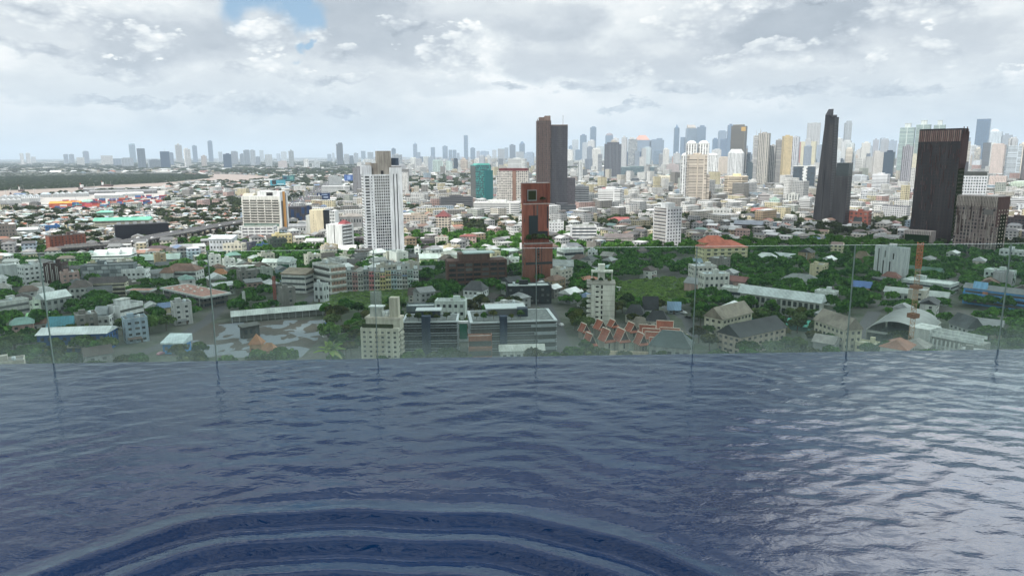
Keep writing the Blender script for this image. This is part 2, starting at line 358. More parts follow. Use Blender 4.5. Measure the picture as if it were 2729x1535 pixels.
class Bld:
    def __init__(s, name, label, cat, x0, x1, yt, yb, yaw=0, r=.6, phrase=None, group=None, z0=0.0, foot=True, h=None):
        a = R(abs(yaw)); cc, sn = cos(a), sin(a)
        fr = r * sn / (cc + r * sn)
        xc = x0 + (x1 - x0) * fr if yaw >= 0 else x1 - (x1 - x0) * fr
        g = gp(xc, yb, z0)
        D = math.hypot(g.x, g.y)
        ra, rb = ray(x0, (yt + yb) / 2), ray(x1, (yt + yb) / 2)
        daz = math.atan2(rb.x, rb.y) - math.atan2(ra.x, ra.y)
        S = 2 * D * math.tan(daz / 2)
        s.w = S / (cc + r * sn); s.d = r * s.w
        f = 1 + .5 * (s.w * sn * .5 + s.d * cc * .3) / D
        s.w *= f; s.d *= f
        g0 = Vector((g.x, g.y, 0))
        s.h = (height_at(g0, yt) - z0) if h is None else h
        s.rot = -math.atan2(g.x, g.y) + R(yaw); s.yaw = yaw
        lc = Vector((-s.w / 2 if yaw >= 0 else s.w / 2, -s.d / 2, 0))
        ctr = g - Matrix.Rotation(s.rot, 3, 'Z') @ lc
        s.D = D; s.o = empty(name, ctr, s.rot); s.z = ctr.z
        s.px = (x0, x1, yt, yb); s.side = 'L' if yaw > 0 else 'R'
        tag(s.o, label, cat, group)
        if phrase: PLACES.append((phrase, (x0 + x1) / 2, (yt + yb) / 2))
        if foot: FOOT.append((ctr.x, ctr.y, s.rot, s.w / 2, s.d / 2))
        s.wall = None
    def P(s, name, shape, mat, lo, size, col, rz=0, label=None, parent=None, sub=None):
        return part(parent or s.o, name, shape, mat, lo, size, col, rz, label, sub)
    def box(s, name, mat, col, x0=0, x1=1, y0=0, y1=1, z0=0, z1=None, grow=0.0, shape='cube', label=None):
        """fractions of the footprint in plan, metres in height"""
        z1 = s.h if z1 is None else z1
        return s.P(name, shape, mat, (-s.w / 2 + x0 * s.w - grow, -s.d / 2 + y0 * s.d - grow, z0),
                   ((x1 - x0) * s.w + 2 * grow, (y1 - y0) * s.d + 2 * grow, z1 - z0), col, label=label)
    def body(s, mat, col, x0=0, x1=1, y0=0, y1=1, z0=0, z1=None, name='wall', label=None):
        """a wall block whose facade pattern is laid out in metres"""
        z1 = s.h if z1 is None else z1
        return fbody(name, -s.w / 2 + x0 * s.w, -s.w / 2 + x1 * s.w, -s.d / 2 + y0 * s.d, -s.d / 2 + y1 * s.d, z0, z1, mat, col, s.o)
    def openings(s, face='F', nu=5, nv=4, fu=.5, fv=.45, z0=0.5, z1=None, u0=0.02, u1=.98, col=(.03, .04, .05), mat='glass', name='window',
                 off=(0, 0), proud=.06, depth=0.0, vfrac=.55, most=100):
        """rows of openings on the front, left or right face; each is an object of its own up to `most`"""
        z1 = s.h - .8 if z1 is None else z1
        L = s.w if face == 'F' else s.d
        cu, cv = (u1 - u0) * L / nu, (z1 - z0) / nv
        out = []
        for j in range(nv):
            for i in range(nu):
                u = u0 * L + (i + .5) * cu; z = z0 + (j + vfrac) * cv
                out.append((u, z))
        wu, wz = cu * fu, cv * fv
        def place(u, z):
            if face == 'F': return (-s.w / 2 + off[0] + u - wu / 2, -s.d / 2 + off[1] - proud, z - wz / 2), (wu, proud + .05, wz)
            if face == 'L': return (-s.w / 2 + off[0] - proud, s.d / 2 - u - wu / 2 + off[1], z - wz / 2), (proud + .05, wu, wz)
            return (s.w / 2 + off[0] - .05, -s.d / 2 + u - wu / 2 + off[1], z - wz / 2), (proud + .05, wu, wz)
        for u, z in out[:most]:
            lo, sz = place(u, z); s.P(name, 'cube', mat, lo, sz, col)
        if len(out) > most:
            v, f = [], []
            cv_, cf_ = SHAPES['cube']
            for u, z in out[most:]:
                lo, sz = place(u, z); b = len(v)
                v += [(lo[0] + p[0] * sz[0], lo[1] + p[1] * sz[1], lo[2] + p[2] * sz[2]) for p in cv_]
                f += [tuple(b + k for k in q) for q in cf_]
            o = mesh_obj(name, v, f, mat, s.o, col); o['kind'] = 'stuff'
    def bands(s, face='F', n=4, fv=.45, z0=.5, z1=None, u0=.02, u1=.98, col=(.03, .04, .05), mat='glass', name='window_band', proud=.08, vfrac=.55):
        s.openings(face, 1, n, 1.0, fv, z0, z1, u0, u1, col, mat, name, proud=proud, vfrac=vfrac)

def fbody(name, x0, x1, y0, y1, z0, z1, mat, col, parent, chamfer=0, n=0, top=1.0):
    """prism with UVs in metres along its perimeter; chamfer cuts the corners, n makes it round, top scales the roof outline"""
    if n: pts = [((x0 + x1) / 2 + (x1 - x0) / 2 * cos(2 * PI * k / n), (y0 + y1) / 2 + (y1 - y0) / 2 * sin(2 * PI * k / n)) for k in range(n)]
    elif chamfer:
        k = chamfer; pts = [(x0 + k, y0), (x1 - k, y0), (x1, y0 + k), (x1, y1 - k), (x1 - k, y1), (x0 + k, y1), (x0, y1 - k), (x0, y0 + k)]
    else: pts = [(x0, y0), (x1, y0), (x1, y1), (x0, y1)]
    N = len(pts); mx, my = (x0 + x1) / 2, (y0 + y1) / 2
    v = [(x, y, z0) for x, y in pts] + [(mx + (x - mx) * top, my + (y - my) * top, z1) for x, y in pts]
    f, uv, u = [], [], 0.0
    for k in range(N):
        a, b = pts[k], pts[(k + 1) % N]; L = math.hypot(b[0] - a[0], b[1] - a[1])
        f.append((k, (k + 1) % N, (k + 1) % N + N, k + N))
        uv += [(u, .02), (u + L, .02), (u + L, z1 - z0), (u, z1 - z0)]
        u += L if n else L + 3.7
    f.append(tuple(range(N, 2 * N))); uv += [(0, -1)] * N
    return mesh_obj(name, v, f, mat, parent, col, uvs=uv)
# ------------------------------------------------------------------ the pool and its glass edge, 98 m up
WL = H - 1.48                                        # water level
def wp(x, y): 
    d = ray(x, y); t = (WL - H) / d.z
    return Vector((d.x * t, d.y * t, WL))
PA, PB = wp(141, 968), wp(2661, 931)
gdir = (PB - PA).normalized(); gang = math.atan2(gdir.y, gdir.x)
glen = (PB - PA).length; pane = glen / 6
def mat_water():
    mt, T = newmat('pool_water')
    pos = T.n('ShaderNodeNewGeometry').outputs['Position']
    n1 = T.noise(T.v('MULTIPLY', pos, (.55, 1, 1)), 17, 3, .55, .4)
    n2 = T.noise(T.v('MULTIPLY', pos, (.7, 1, 1)), 55, 2, .5)
    hgt = T.m('ADD', T.m('MULTIPLY', n1, .0085), T.m('MULTIPLY', n2, .0011))
    b = T.n('ShaderNodeBump', i_Height=hgt, i_Distance=1.0, i_Strength=.55)
    deep = T.mix(T.noise(pos, 1.3, 3, .5), (.0008, .012, .048), (.002, .026, .086))
    p = T.n('ShaderNodeBsdfPrincipled', i_Normal=b.outputs[0], i_Roughness=.02, i_IOR=1.37)
    T.put(p.inputs['Base Color'], deep)
    finish(T, p.outputs[0]); MAT['pool_water'] = mt
mat_water()
def waves(x, y):
    rg = np.random.default_rng(5)
    cx, cy_ = -.46, 1.10
    r = np.hypot(x - cx, y - cy_); th = np.arctan2(x - cx, y - cy_)
    r = r * (1 + .034 * np.sin(3.1 * th + .6) + .016 * np.sin(7.3 * th + 1.9) + .006 * np.sin(17 * th + .4))
    def wob(k, seed):                                  # smooth wandering of the phase
        g = np.random.default_rng(seed); o = 0
        for _ in range(7):
            a = g.uniform(0, 2 * PI); q = k * g.uniform(.5, 1.6)
            o = o + np.sin(q * (x * cos(a) + y * sin(a)) + g.uniform(0, 6.28))
        return o / 2.6
    ph = 2 * PI * (r - 1.60) / .235 - PI / 2
    z = (0.0150 * (np.sin(ph) + .24 * np.sin(2 * ph + .5)) + .00055 * np.sin(2 * PI * r / .034 + 2 * np.sin(5 * th))) * np.clip(1 - (r - 1.68) / .20, 0, 1) ** 1.2 * np.clip((r - .5) / .5, 0, 1)
    amp = (.75 + .35 * np.clip(wob(1.3, 3), -1, 1)) * np.clip((r - 1.45) / .45, .20, 1)
    for lam, a, sd_ in ((.34, .0015, 1), (.20, .0009, 2)):
        z = z + amp * a * np.sin(2 * PI * r / lam + 2.6 * wob(2.2 / lam ** .6, 20 + sd_) + 1.3 * wob(.9, 40 + sd_)) * (1 + .6 * wob(3.1, 60 + sd_))
    warp = [wob(2.3, 90 + k) for k in range(4)]
    for k in range(42):                                # short irregular wavelets, running mostly towards the edge
        lam = .056 * (4.2 ** rg.random()); a = rg.normal(0, .52); sl = .0128 * (lam / .12) ** .12
        z = z + amp * sl * lam / (2 * PI) * np.sin(2 * PI / lam * ((x - cx) * sin(a) + (y - cy_) * cos(a)) + rg.uniform(0, 6.28) + 1.9 * warp[k % 4] + 1.2 * warp[(k + 1) % 4]) * (1 + .5 * warp[(k + 2) % 4])
    return z
def pool_grid():
    vs, fs = [], []
    # local frame of the edge: s along the glass, t back towards the swimmer; fine where it is seen, coarse behind
    n = Vector((-gdir.y, gdir.x, 0)); 
    if n.y > 0: n = -n
    s = np.concatenate([np.linspace(-9, -1.1, 40, endpoint=False), np.arange(-1.1, glen + 1.1, .0145), np.linspace(glen + 1.12, glen + 9, 40)])
    t = np.concatenate([np.arange(0, 3.75, .0125), np.linspace(3.77, 9.5, 40)])
    S, T_ = np.meshgrid(s, t)
    x = PA.x + gdir.x * S + n.x * T_; y = PA.y + gdir.y * S + n.y * T_
    z = WL + waves(x, y) * np.clip(T_ / .05, .3, 1)
    N, M = len(s), len(t)
    co = np.stack([x, y, z], -1).reshape(-1, 3)
    i = np.arange((M - 1) * N).reshape(M - 1, N)[:, :-1].ravel()
    q = np.stack([i, i + N, i + N + 1, i + 1], 1)
    me = bpy.data.meshes.new('pool_water'); me.vertices.add(len(co)); me.vertices.foreach_set('co', co.ravel())
    me.loops.add(q.size); me.loops.foreach_set('vertex_index', q.ravel().astype(np.int32))
    me.polygons.add(len(q)); me.polygons.foreach_set('loop_start', np.arange(0, q.size, 4, dtype=np.int32))
    me.update(); me.validate(); me.polygons.foreach_set('use_smooth', np.ones(len(q), bool))
    me.materials.append(MAT['pool_water'])
    o = bpy.data.objects.new('pool_water', me); COL.objects.link(o); o['kind'] = 'structure'
pool_grid()
# panes
def mat_pane():
    mt, T = newmat('pane_glass')
    pos = T.n('ShaderNodeNewGeometry').outputs['Position']
    z = T.n('ShaderNodeSeparateXYZ', i_0=pos).outputs[2]
    lw = T.n('ShaderNodeFresnel', i_IOR=1.5)
    tr = T.n('ShaderNodeBsdfTransparent', i_Color=(.895, .955, .935))
    gl = T.n('ShaderNodeBsdfGlossy', i_Roughness=.0, i_Color=(.8, .92, .88))
    clear = T.n('ShaderNodeMixShader', i_0=T.m('MULTIPLY', lw, .22), i_1=tr.outputs[0], i_2=gl.outputs[0])
    # pale milky veil on the panes, patchy and denser towards their foot
    veil = T.m('MULTIPLY', T.ramp(z, WL + .30, WL - .03, 0, .13), T.ramp(T.noise(pos, 2.2, 5, .6), .25, .7, .55, 1.15))
    veil = T.m('ADD', veil, .006)
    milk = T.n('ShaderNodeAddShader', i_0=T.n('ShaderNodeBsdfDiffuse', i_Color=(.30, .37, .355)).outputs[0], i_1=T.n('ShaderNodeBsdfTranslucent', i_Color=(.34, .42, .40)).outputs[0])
    sh = T.n('ShaderNodeMixShader', i_0=veil, i_1=clear.outputs[0], i_2=milk.outputs[0])
    finish(T, sh.outputs[0]); MAT['pane_glass'] = mt
    mt, T = newmat('pane_edge'); principled(T, (.68, .80, .77), .12, Specular_IOR_Level=.8); MAT['pane_edge'] = mt
    mt, T = newmat('sealant'); principled(T, (.26, .33, .31), .35); MAT['sealant'] = mt
mat_pane()
def rim_z():                                          # the rim line of the photograph gives the height
    g = PA + gdir * (glen * .5)
    return height_at(Vector((g.x, g.y, 0)), 661.5)
RIM = rim_z()
plab = ['partly cut off clear glass pane at the left end of the pool edge',
        'clear glass pane of the pool edge in front of the blue workshop',
        'clear glass pane of the pool edge in front of the bare concrete yard',
        'clear glass pane of the pool edge in front of the left dark glass office block',
        'clear glass pane of the pool edge in front of the orange gabled Thai roofs',
        'clear glass pane of the pool edge in front of the old gabled school halls',
        'clear glass pane of the pool edge in front of the grey arched hall and crane',
        'partly cut off clear glass pane at the right end of the pool edge']
for k in range(-3, 9):
    a = PA + gdir * (pane * k + .003); th = .012
    e_ = empty('glass_balustrade', (a.x, a.y, WL), gang)
    tag(e_, plab[k + 1] if -1 <= k < 7 else 'glass pane continuing the pool edge beyond the picture', 'glass balustrade', 'glass balustrade panes along the pool edge')
    L = pane - .005; z0, z1 = -.30, RIM - WL
    v = [(x, y, z) for z in (z0, z1) for y in (0, th) for x in (0, L)]
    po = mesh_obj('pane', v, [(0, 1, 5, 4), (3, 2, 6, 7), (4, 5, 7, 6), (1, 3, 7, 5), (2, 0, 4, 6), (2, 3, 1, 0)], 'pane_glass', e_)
    po.data.materials.append(MAT['pane_edge']); po.data.materials.append(MAT['sealant'])
    for f_, mi in ((2, 1), (3, 2), (4, 2), (5, 2)): po.data.polygons[f_].material_index = mi
    if k < 8:
        part(e_, 'sealant_joint', 'cube', 'sealant', (L + .0005, .003, z0), (.004, th - .006, z1 - z0 - .004))
nrm = Vector((-gdir.y, gdir.x, 0))
if nrm.y < 0: nrm = -nrm
w0 = PA - gdir * 9
wall = part(None, 'pool_wall', 'cube', 'concrete', (w0.x + nrm.x * .03, w0.y + nrm.y * .03, WL - 6), (glen + 18, .25, 5.75), c('6f777a'))
wall.rotation_euler = (0, 0, gang); tag(wall, 'concrete pool wall below the glass panes', kind='structure')
# ------------------------------------------------------------------ ground, river, roads
mt, T = newmat('ground'); pos = T.n('ShaderNodeNewGeometry').outputs['Position']
n1 = T.noise(pos, .012, 8, .65); n2 = T.noise(pos, .11, 5, .6)
col = T.mix(T.ramp(n1, .37, .53), (.070, .068, .064), (.026, .044, .018))
col = T.mix(T.ramp(n2, .35, .65), col, T.mix(.5, col, (.115, .11, .10)))
principled(T, col, .95); MAT['ground'] = mt
mt, T = newmat('river'); pos = T.n('ShaderNodeNewGeometry').outputs['Position']
b = T.n('ShaderNodeBump', i_Height=T.noise(pos, .35, 4, .6), i_Distance=.25, i_Strength=.5)
principled(T, T.mix(T.noise(pos, .004, 4, .5), (.23, .175, .14), (.31, .245, .20)), .42, Normal=b.outputs[0]); MAT['river'] = mt
def sheet(name, pts, z, mat, kind='structure'):
    o = mesh_obj(name, [(p[0], p[1], z) for p in pts], [tuple(range(len(pts)))], mat); o['kind'] = kind
    return o
sheet('ground', [(-45000, -3000), (45000, -3000), (45000, 45000), (-45000, 45000)], 0, 'ground')
RIVER = [(-260, 541), (0, 525), (110, 522), (250, 513), (430, 503), (452, 496), (508, 487.5), (560, 485), (640, 487), (715, 479), (742, 474), (705, 470), (663, 466.5),
         (600, 464.5), (556, 464), (563, 472), (553, 476), (500, 482), (420, 488.5), (330, 492.5), (200, 501), (0, 509), (-260, 522)]
def gpoly(pp): return [gp(x, y) for x, y in pp]
rv = mesh_obj('river', [(p.x, p.y, .02) for p in gpoly(RIVER)], [tuple(range(len(RIVER)))], 'river'); rv['kind'] = 'structure'
def inpoly(x, y, P):
    r, j = False, len(P) - 1
    for i in range(len(P)):
        xi, yi = P[i][0], P[i][1]; xj, yj = P[j][0], P[j][1]
        if (yi > y) != (yj > y) and x < (xj - xi) * (y - yi) / (yj - yi) + xi: r = not r
        j = i
    return r
ROADS = []
def road(name, pts, w, z=.008, mat='asphalt'):
    """flat ribbon through photo points; remembered so that nothing is built on it"""
    g = [gp(x, y) for x, y in pts]
    L, Rr = [], []
    for i, p in enumerate(g):
        a = g[max(0, i - 1)]; b_ = g[min(len(g) - 1, i + 1)]; t = (b_ - a).normalized(); n = Vector((-t.y, t.x, 0))
        L.append(p + n * w / 2); Rr.append(p - n * w / 2)
    v = [(q.x, q.y, z) for q in L] + [(q.x, q.y, z) for q in Rr]; N = len(g)
    o = mesh_obj(name, v, [(i, i + N, i + N + 1, i + 1) for i in range(N - 1)], mat); o['kind'] = 'structure'
    ROADS.append(([(q.x, q.y) for q in g], w / 2 + 3))
    return g
road('lane', [(1512, 960), (1494, 905), (1478, 862), (1455, 815), (1420, 790)], 9)
road('street', [(1985, 800), (1915, 775), (1893, 755), (1860, 718), (1800, 690)], 9)
road('street', [(330, 960), (470, 905), (560, 850), (600, 805)], 8)
road('street', [(690, 835), (770, 778), (830, 735)], 7)
road('street', [(795, 825), (850, 775), (890, 768)], 7)
road('street', [(-60, 690), (150, 683), (420, 668), (640, 652), (900, 640)], 12)
road('street', [(2240, 980), (2300, 880), (2330, 830)], 8)
road('street', [(1850, 900), (1830, 852), (1770, 815), (1740, 790)], 6)
# toll road running away towards the river
TOLL = [(770, 556), (808, 540), (842, 520), (868, 503), (886, 489), (897, 478)]
road('toll_road', TOLL, 62, .012)
def seg_clear(x, y):
    for pts, hw in ROADS:
        for (ax, ay), (bx, by) in zip(pts, pts[1:]):
            dx, dy = bx - ax, by - ay; t = max(0, min(1, ((x - ax) * dx + (y - ay) * dy) / (dx * dx + dy * dy + 1e-9)))
            if (x - ax - t * dx) ** 2 + (y - ay - t * dy) ** 2 < hw * hw: return False
    return True
# open ground of the photograph: two overgrown fields, the bare yard, port tarmac
FIELD_A = [(842, 815), (862, 800), (914, 768), (1102, 765), (1096, 800), (1010, 823), (900, 828)]
FIELD_B = [(1636, 752), (1636, 815), (1700, 820), (1850, 806), (1850, 748), (1790, 740)]
YARD = [(430, 950), (545, 862), (880, 850), (850, 905), (800, 955)]
PORT = [(-250, 577), (0, 554), (120, 556), (130, 565), (240, 562), (440, 553), (452, 507), (250, 516), (110, 524), (0, 527), (-250, 545)]
BLK = [(240, 712), (470, 690)]
mt, T = newmat('meadow'); pos = T.n('ShaderNodeNewGeometry').outputs['Position']
principled(T, T.mix(T.noise(pos, .12, 6, .7), (.022, .055, .012), (.075, .130, .030)), .95); MAT['meadow'] = mt
mt, T = newmat('yard'); pos = T.n('ShaderNodeNewGeometry').outputs['Position']
vo = T.noise(T.v('MULTIPLY', pos, (1, .8, 1)), .062, 4, .5, .9)
slab = T.mix(T.noise(pos, .5, 4, .6), c('5c656e'), c('757e86'))
soil = T.mix(T.noise(pos, .09, 6, .7), c('2b2927'), c('554d43'))
principled(T, T.mix(T.ramp(vo, .505, .515), soil, slab), .9); MAT['yard'] = mt
mt, T = newmat('tarmac'); pos = T.n('ShaderNodeNewGeometry').outputs['Position']
principled(T, T.mix(T.noise(pos, .02, 6, .6), c('8c8a88'), c('b5afa6')), .9); MAT['tarmac'] = mt
sheet('meadow', gpoly(FIELD_A), .006, 'meadow'); sheet('overgrown_field', gpoly(FIELD_B), .006, 'meadow')
sheet('concrete_yard', gpoly(YARD), .006, 'yard'); sheet('port_apron', gpoly(PORT), .006, 'tarmac')
# ------------------------------------------------------------------ buildings
WH, OW, CR, GY, LG, DG = c('cfd3d2'), c('b9bdb8'), c('c9c2a8'), c('84888a'), c('a4a9ab'), c('4b4f53')
def flat_roof(b, col=None, x0=0, x1=1, y0=0, y1=1, z=None, par=.9, wall=WH, clutter=2):
    z = b.h if z is None else z; col = col or c('8d908e')
    w, d = (x1 - x0) * b.w, (y1 - y0) * b.d; lx, ly = -b.w / 2 + x0 * b.w, -b.d / 2 + y0 * b.d
    rf = b.P('roof', 'cube', 'concrete', (lx + .02, ly + .02, z - .02), (w - .04, d - .04, .12), col)
    b.P('parapet', 'ring', 'wall', (lx - .04, ly - .04, z - .1), (w + .08, d + .08, par), wall, sub=rf)
    rr = random.Random(int(b.px[0] * 13 + b.px[3]))
    for k in range(clutter):
        t = rr.random()
        fx, fy = lx + w * rr.uniform(.12, .65), ly + d * rr.uniform(.3, .7)
        if k == 0: b.P('stair_head', 'cube', 'wall', (fx, fy, z + .1), (min(w * .22, 6), min(d * .25, 5), 2.9), tuple(x * .93 for x in wall), sub=rf)
        elif t < .5: b.P('water_tank', 'cyl', 'metal', (fx, fy, z + .1), (1.7, 1.7, 2.0), c('b9c4c9'), sub=rf)
        else: b.P('air_conditioner', 'cube', 'metal', (fx, fy, z + .1), (1.8, 1.1, 1.2), c('a9adab'), sub=rf)
def pitched(b, kind, col, rise=None, over=.7, z=None, x0=0, x1=1, y0=0, y1=1, mat='tiles', name='roof', cross=False, label=None):
    z = b.h if z is None else z
    w, d = (x1 - x0) * b.w, (y1 - y0) * b.d; lx, ly = -b.w / 2 + x0 * b.w, -b.d / 2 + y0 * b.d
    rise = rise if rise is not None else min(w, d) * .24
    if cross or (d > w and kind in ('gable', 'hip', 'arch')):      # ridge runs front to back
        return b.P(name, kind, mat, (lx + w + over, ly - over, z), (d + 2 * over, w + 2 * over, rise), col, rz=PI / 2, label=label)
    return b.P(name, kind, mat, (lx - over, ly - over, z), (w + 2 * over, d + 2 * over, rise), col, label=label)
def fill_windows(b, fl, wall, fu=.5, fv=.42, both=True, col=(.035, .045, .05), pitch=3.6, most=26, z0=.3):
    nu = max(1, round(b.w / pitch)); ns = max(1, round(b.d / pitch)); fl = max(1, fl)
    while nu * fl > most: nu -= 1
    while ns * fl > most: ns -= 1
    b.openings('F', max(1, nu), fl, fu, fv, z0=z0, z1=b.h - .3, col=col)
    if both and abs(b.yaw) > 8: b.openings(b.side, max(1, ns), fl, fu * .9, fv, z0=z0, z1=b.h - .3, col=col)
def hs(label, x0, x1, yt, yb, yaw, r, wall, roof, rc, fl=2, phrase=None, name='house', cat='house', rise=None, style='w', cross=False,
       mat='tiles', clutter=2, over=.7, door=True, **kw):
    b = Bld(name, label, cat, x0, x1, yt, yb, yaw, r, phrase, **kw)
    b.box('wall', 'wall', wall)
    if roof == 'flat': flat_roof(b, rc, wall=wall, clutter=clutter)
    else: pitched(b, roof, rc, rise, over, mat=mat, cross=cross)
    if style == 'w': fill_windows(b, fl, wall)
    elif style == 'b':
        b.bands('F', fl, .42, .4)
        if abs(yaw) > 8: b.bands(b.side, fl, .42, .4)
    elif style == 's':                                   # balcony slabs with dark openings behind
        b.bands('F', fl, .52, .3, col=(.05, .05, .05))
        for k in range(1, fl): b.P('balcony', 'cube', 'wall', (-b.w / 2 - .1, -b.d / 2 - 1.1, b.h * k / fl - .1), (b.w + .2, 1.15, .75), wall)
        if abs(yaw) > 8: b.openings(b.side, max(1, round(b.d / 5)), fl, .4, .4)
    if door and fl < 5: b.P('door', 'cube', 'metal', (-.7, -b.d / 2 - .07, 0), (1.4, .12, 2.3), c('4a4038'))
    return b
WT = c('b4bcc0')
# ---- left foreground
b = hs('long blue workshop under one wide white metal roof, among trees', 100, 322, 888, 935, -24, .40, c('1b4f8f'), 'gable', c('c3cccb'), 2, 'the blue workshop', 'workshop', 'workshop', rise=2.6, mat='sheet')
b.P('awning', 'shed', 'sheet', (-2, -b.d / 2 - 4, 3.2), (17, 4.2, 1.2), c('b7b39c'))
b = hs('white house with sloping grey roof blocks and a pink panel', 212, 314, 846, 884, -18, .7, WH, 'flat', c('8c9395'), 2, 'the house with the pink panel')
b.P('roof_block', 'shed', 'tiles', (-b.w * .1, -b.d * .1, b.h), (b.w * .42, b.d * .5, 5), c('8f989b')); b.P('panel', 'cube', 'wall', (-b.w * .28, -b.d / 2 - .35, 2), (3.2, .3, 5), c('cf6f72'))
b = hs('three-storey white office with black window bands and a rooftop box', 292, 390, 820, 876, 38, .62, WH, 'flat', c('7d8482'), 3, 'the three-storey white office', 'office_building', 'office building', style='none', clutter=0)
b.bands('F', 3, .40, .6, col=(.015, .02, .022)); b.box('penthouse', 'wall', WH, .18, .62, .3, .8, b.h, b.h + 3.4); b.box('roof_slab', 'concrete', OW, .15, .65, .26, .84, b.h + 3.4, b.h + 3.8)
hs('white bungalow with a plain teal-blue metal roof', 130, 212, 868, 893, -20, .7, WH, 'gable', c('3c8597'), 1, 'the teal roof', rise=5, mat='sheet')
hs('low shed with a bright pale-green metal roof', 70, 148, 846, 858, -15, .7, c('8fae86'), 'gable', c('8fcf8b'), 1, 'the pale-green roof', rise=3, mat='sheet', name='shed', cat='shed')
hs('plain mint-white three-storey block beside the pale-green roof', 84, 114, 806, 848, 20, .9, c('c3cfbf'), 'flat', c('9fa5a0'), 3, clutter=1)
hs('white building with large grey wall panels at the left edge', -30, 85, 812, 850, 22, .5, OW, 'flat', c('a5aaa8'), 2, style='b')
hs('pair of grey houses under white gable roofs, left of the tree belt', 100, 196, 800, 842, 28, .7, c('8e9492'), 'gable', c('bcc6c4'), 2, 'the white gabled pair', rise=4, mat='sheet')
hs('tall white block cut by the left picture edge', -40, 25, 752, 800, 10, .6, WH, 'flat', c('9ca19f'), 4, style='w')
hs('white four-storey block with a blank stair wall, left part of the foreground', 52, 126, 712, 764, 20, .8, WH, 'flat', c('989d9b'), 4, 'the white stair-wall block')
hs('windowless pale grey hall left of the white stair-wall block', -60, 52, 716, 764, 0, .5, c('a7aeb0'), 'flat', c('8d9496'), 1, style='none', name='hall', cat='hall')
b = hs('narrow block clad in reddish-brown vertical louvres and white fins', 122, 190, 704, 766, -28, .8, c('4a3230'), 'flat', c('8a8782'), 5, 'the brown louvred block', 'louvred_block', 'office building', style='none')
for k in range(11):
    b.P('fin', 'cube', 'wall', (-b.w / 2 + (k + .4) * b.w / 11, -b.d / 2 - .5, 1 + (k * 7 % 5) * 1.2), (.35, .5, b.h - 4 - (k * 5 % 4)), c('c8c3bd') if k % 3 else c('5a3a34'))
b.openings('R', 3, 4, .5, .5, col=(.1, .1, .1))
b = hs('grey office clad in a patchwork of light panels, set above the tree belt', 217, 372, 706, 756, -14, .35, c('6d7478'), 'flat', c('7c8284'), 4, 'the patchwork office', 'office_building', 'office building', style='none')
for j in range(5):
    for i in range(7):
        if (i * 3 + j * 5) % 7 < 5: b.P('cladding_panel', 'cube', 'metal', (-b.w / 2 + (i + .03 + (j % 2) * .25) * b.w / 7.6, -b.d / 2 - .14, (j + .1) * b.h / 5), (b.w / 8.4, .2, b.h / 6.3), c('a3abae') if (i + j) % 2 else c('8b9498'))
b = Bld('layered_building', 'white layered building with three arched white roofs', 'office building', 236, 377, 682, 712, -20, .55, 'the white arched roofs')
for k in range(4):
    b.box('floor_slab', 'wall', WH, -.0 + .02 * k, 1 - .02 * k, .02 * k, 1, k * b.h / 4, k * b.h / 4 + b.h * .13); 
    b.box('window_band', 'glass', (.05, .06, .065), .02 + .02 * k, .98 - .02 * k, .03 + .02 * k, .97, k * b.h / 4 + b.h * .13, (k + 1) * b.h / 4)
b.box('roof', 'wall', WH, .06, .94, .08, 1, b.h, b.h + .5)
for k in range(3): b.P('arched_roof', 'arch', 'sheet', (-b.w * .42 + k * b.w * .27, -b.d * .28 + k * b.d * .14, b.h + .5), (b.w * .30, b.d * .55, 4.5 + k * .5), c('d5dad8'), rz=0)
b = hs('white house with scalloped parapets in front of the patchwork office', 327, 405, 724, 764, -16, .7, WH, 'flat', c('a6aaa6'), 3, 'the scalloped white house')
for k in range(5): b.P('gable_end', 'arch', 'wall', (-b.w / 2 + k * b.w / 5, -b.d / 2 - .06, b.h + .2), (b.w / 5.6, .5, 2.4), WH)
hs('row of cream shophouses under one long dark gable roof', 240, 346, 752, 788, -16, .35, CR, 'gable', c('50494a'), 3, 'the dark-roofed shophouses', 'shophouse_row', 'shophouse', style='s', rise=4)
hs('brown-roofed house with a pale upstairs veranda', 187, 254, 765, 798, -12, .8, OW, 'hip', c('5a504c'), 2, rise=4.5)
b = hs('large white villa with two brown hipped roofs', 437, 548, 722, 764, -24, .55, c('c2c6c3'), 'hip', c('7e5c50'), 3, 'the brown-roofed villa', 'villa', 'villa', style='s', rise=5)
b.box('wing', 'wall', c('c2c6c3'), -.02, .34, -.22, .2, 0, b.h - 1); b.P('wing_roof', 'hip', 'tiles', (-b.w * .55, -b.d * .78, b.h - 1), (b.w * .42, b.d * .52, 4), c('83604f'))
b = Bld('school_hall', 'long low school building with a flat pinkish roof on pillars', 'school', 426, 620, 786, 826, -62, .34, 'the pinkish flat school roof', h=9)
b.box('wall', 'wall', c('6c6862'), .06, .94, .03, .97, 0, 7.6); b.box('roof', 'concrete', c('a5776a'), 0, 1, 0, 1, 7.8, 8.5); b.P('roof_rim', 'ring', 'wall', (-b.w / 2 - .3, -b.d / 2 - .3, 7.4), (b.w + .6, b.d + .6, 1.3), c('b3b7b4'))
b.openings('R', 12, 2, .8, .5, z1=7.4, off=(-b.w * .05, 0)); b.openings('F', 5, 2, .8, .5, z1=7.4, off=(0, b.d * .03))
for k in range(4): b.P('pillar', 'cyl', 'concrete', (-b.w * .45 + k * b.w * .28, -b.d * .492, 0), (.8, .8, 7.6), OW)
for k in range(9): b.P('roof_light', 'cube', 'metal', (-b.w * .3 + (k % 3) * b.w * .2, -b.d * .4 + k * b.d * .09, 8.5), (1.6, 1.3, .9), c('c9c5bd'))
b = Bld('school_hall', 'small low block with a flat pinkish roof left of the long school roof', 'school', 337, 420, 778, 800, -30, .5, h=7)
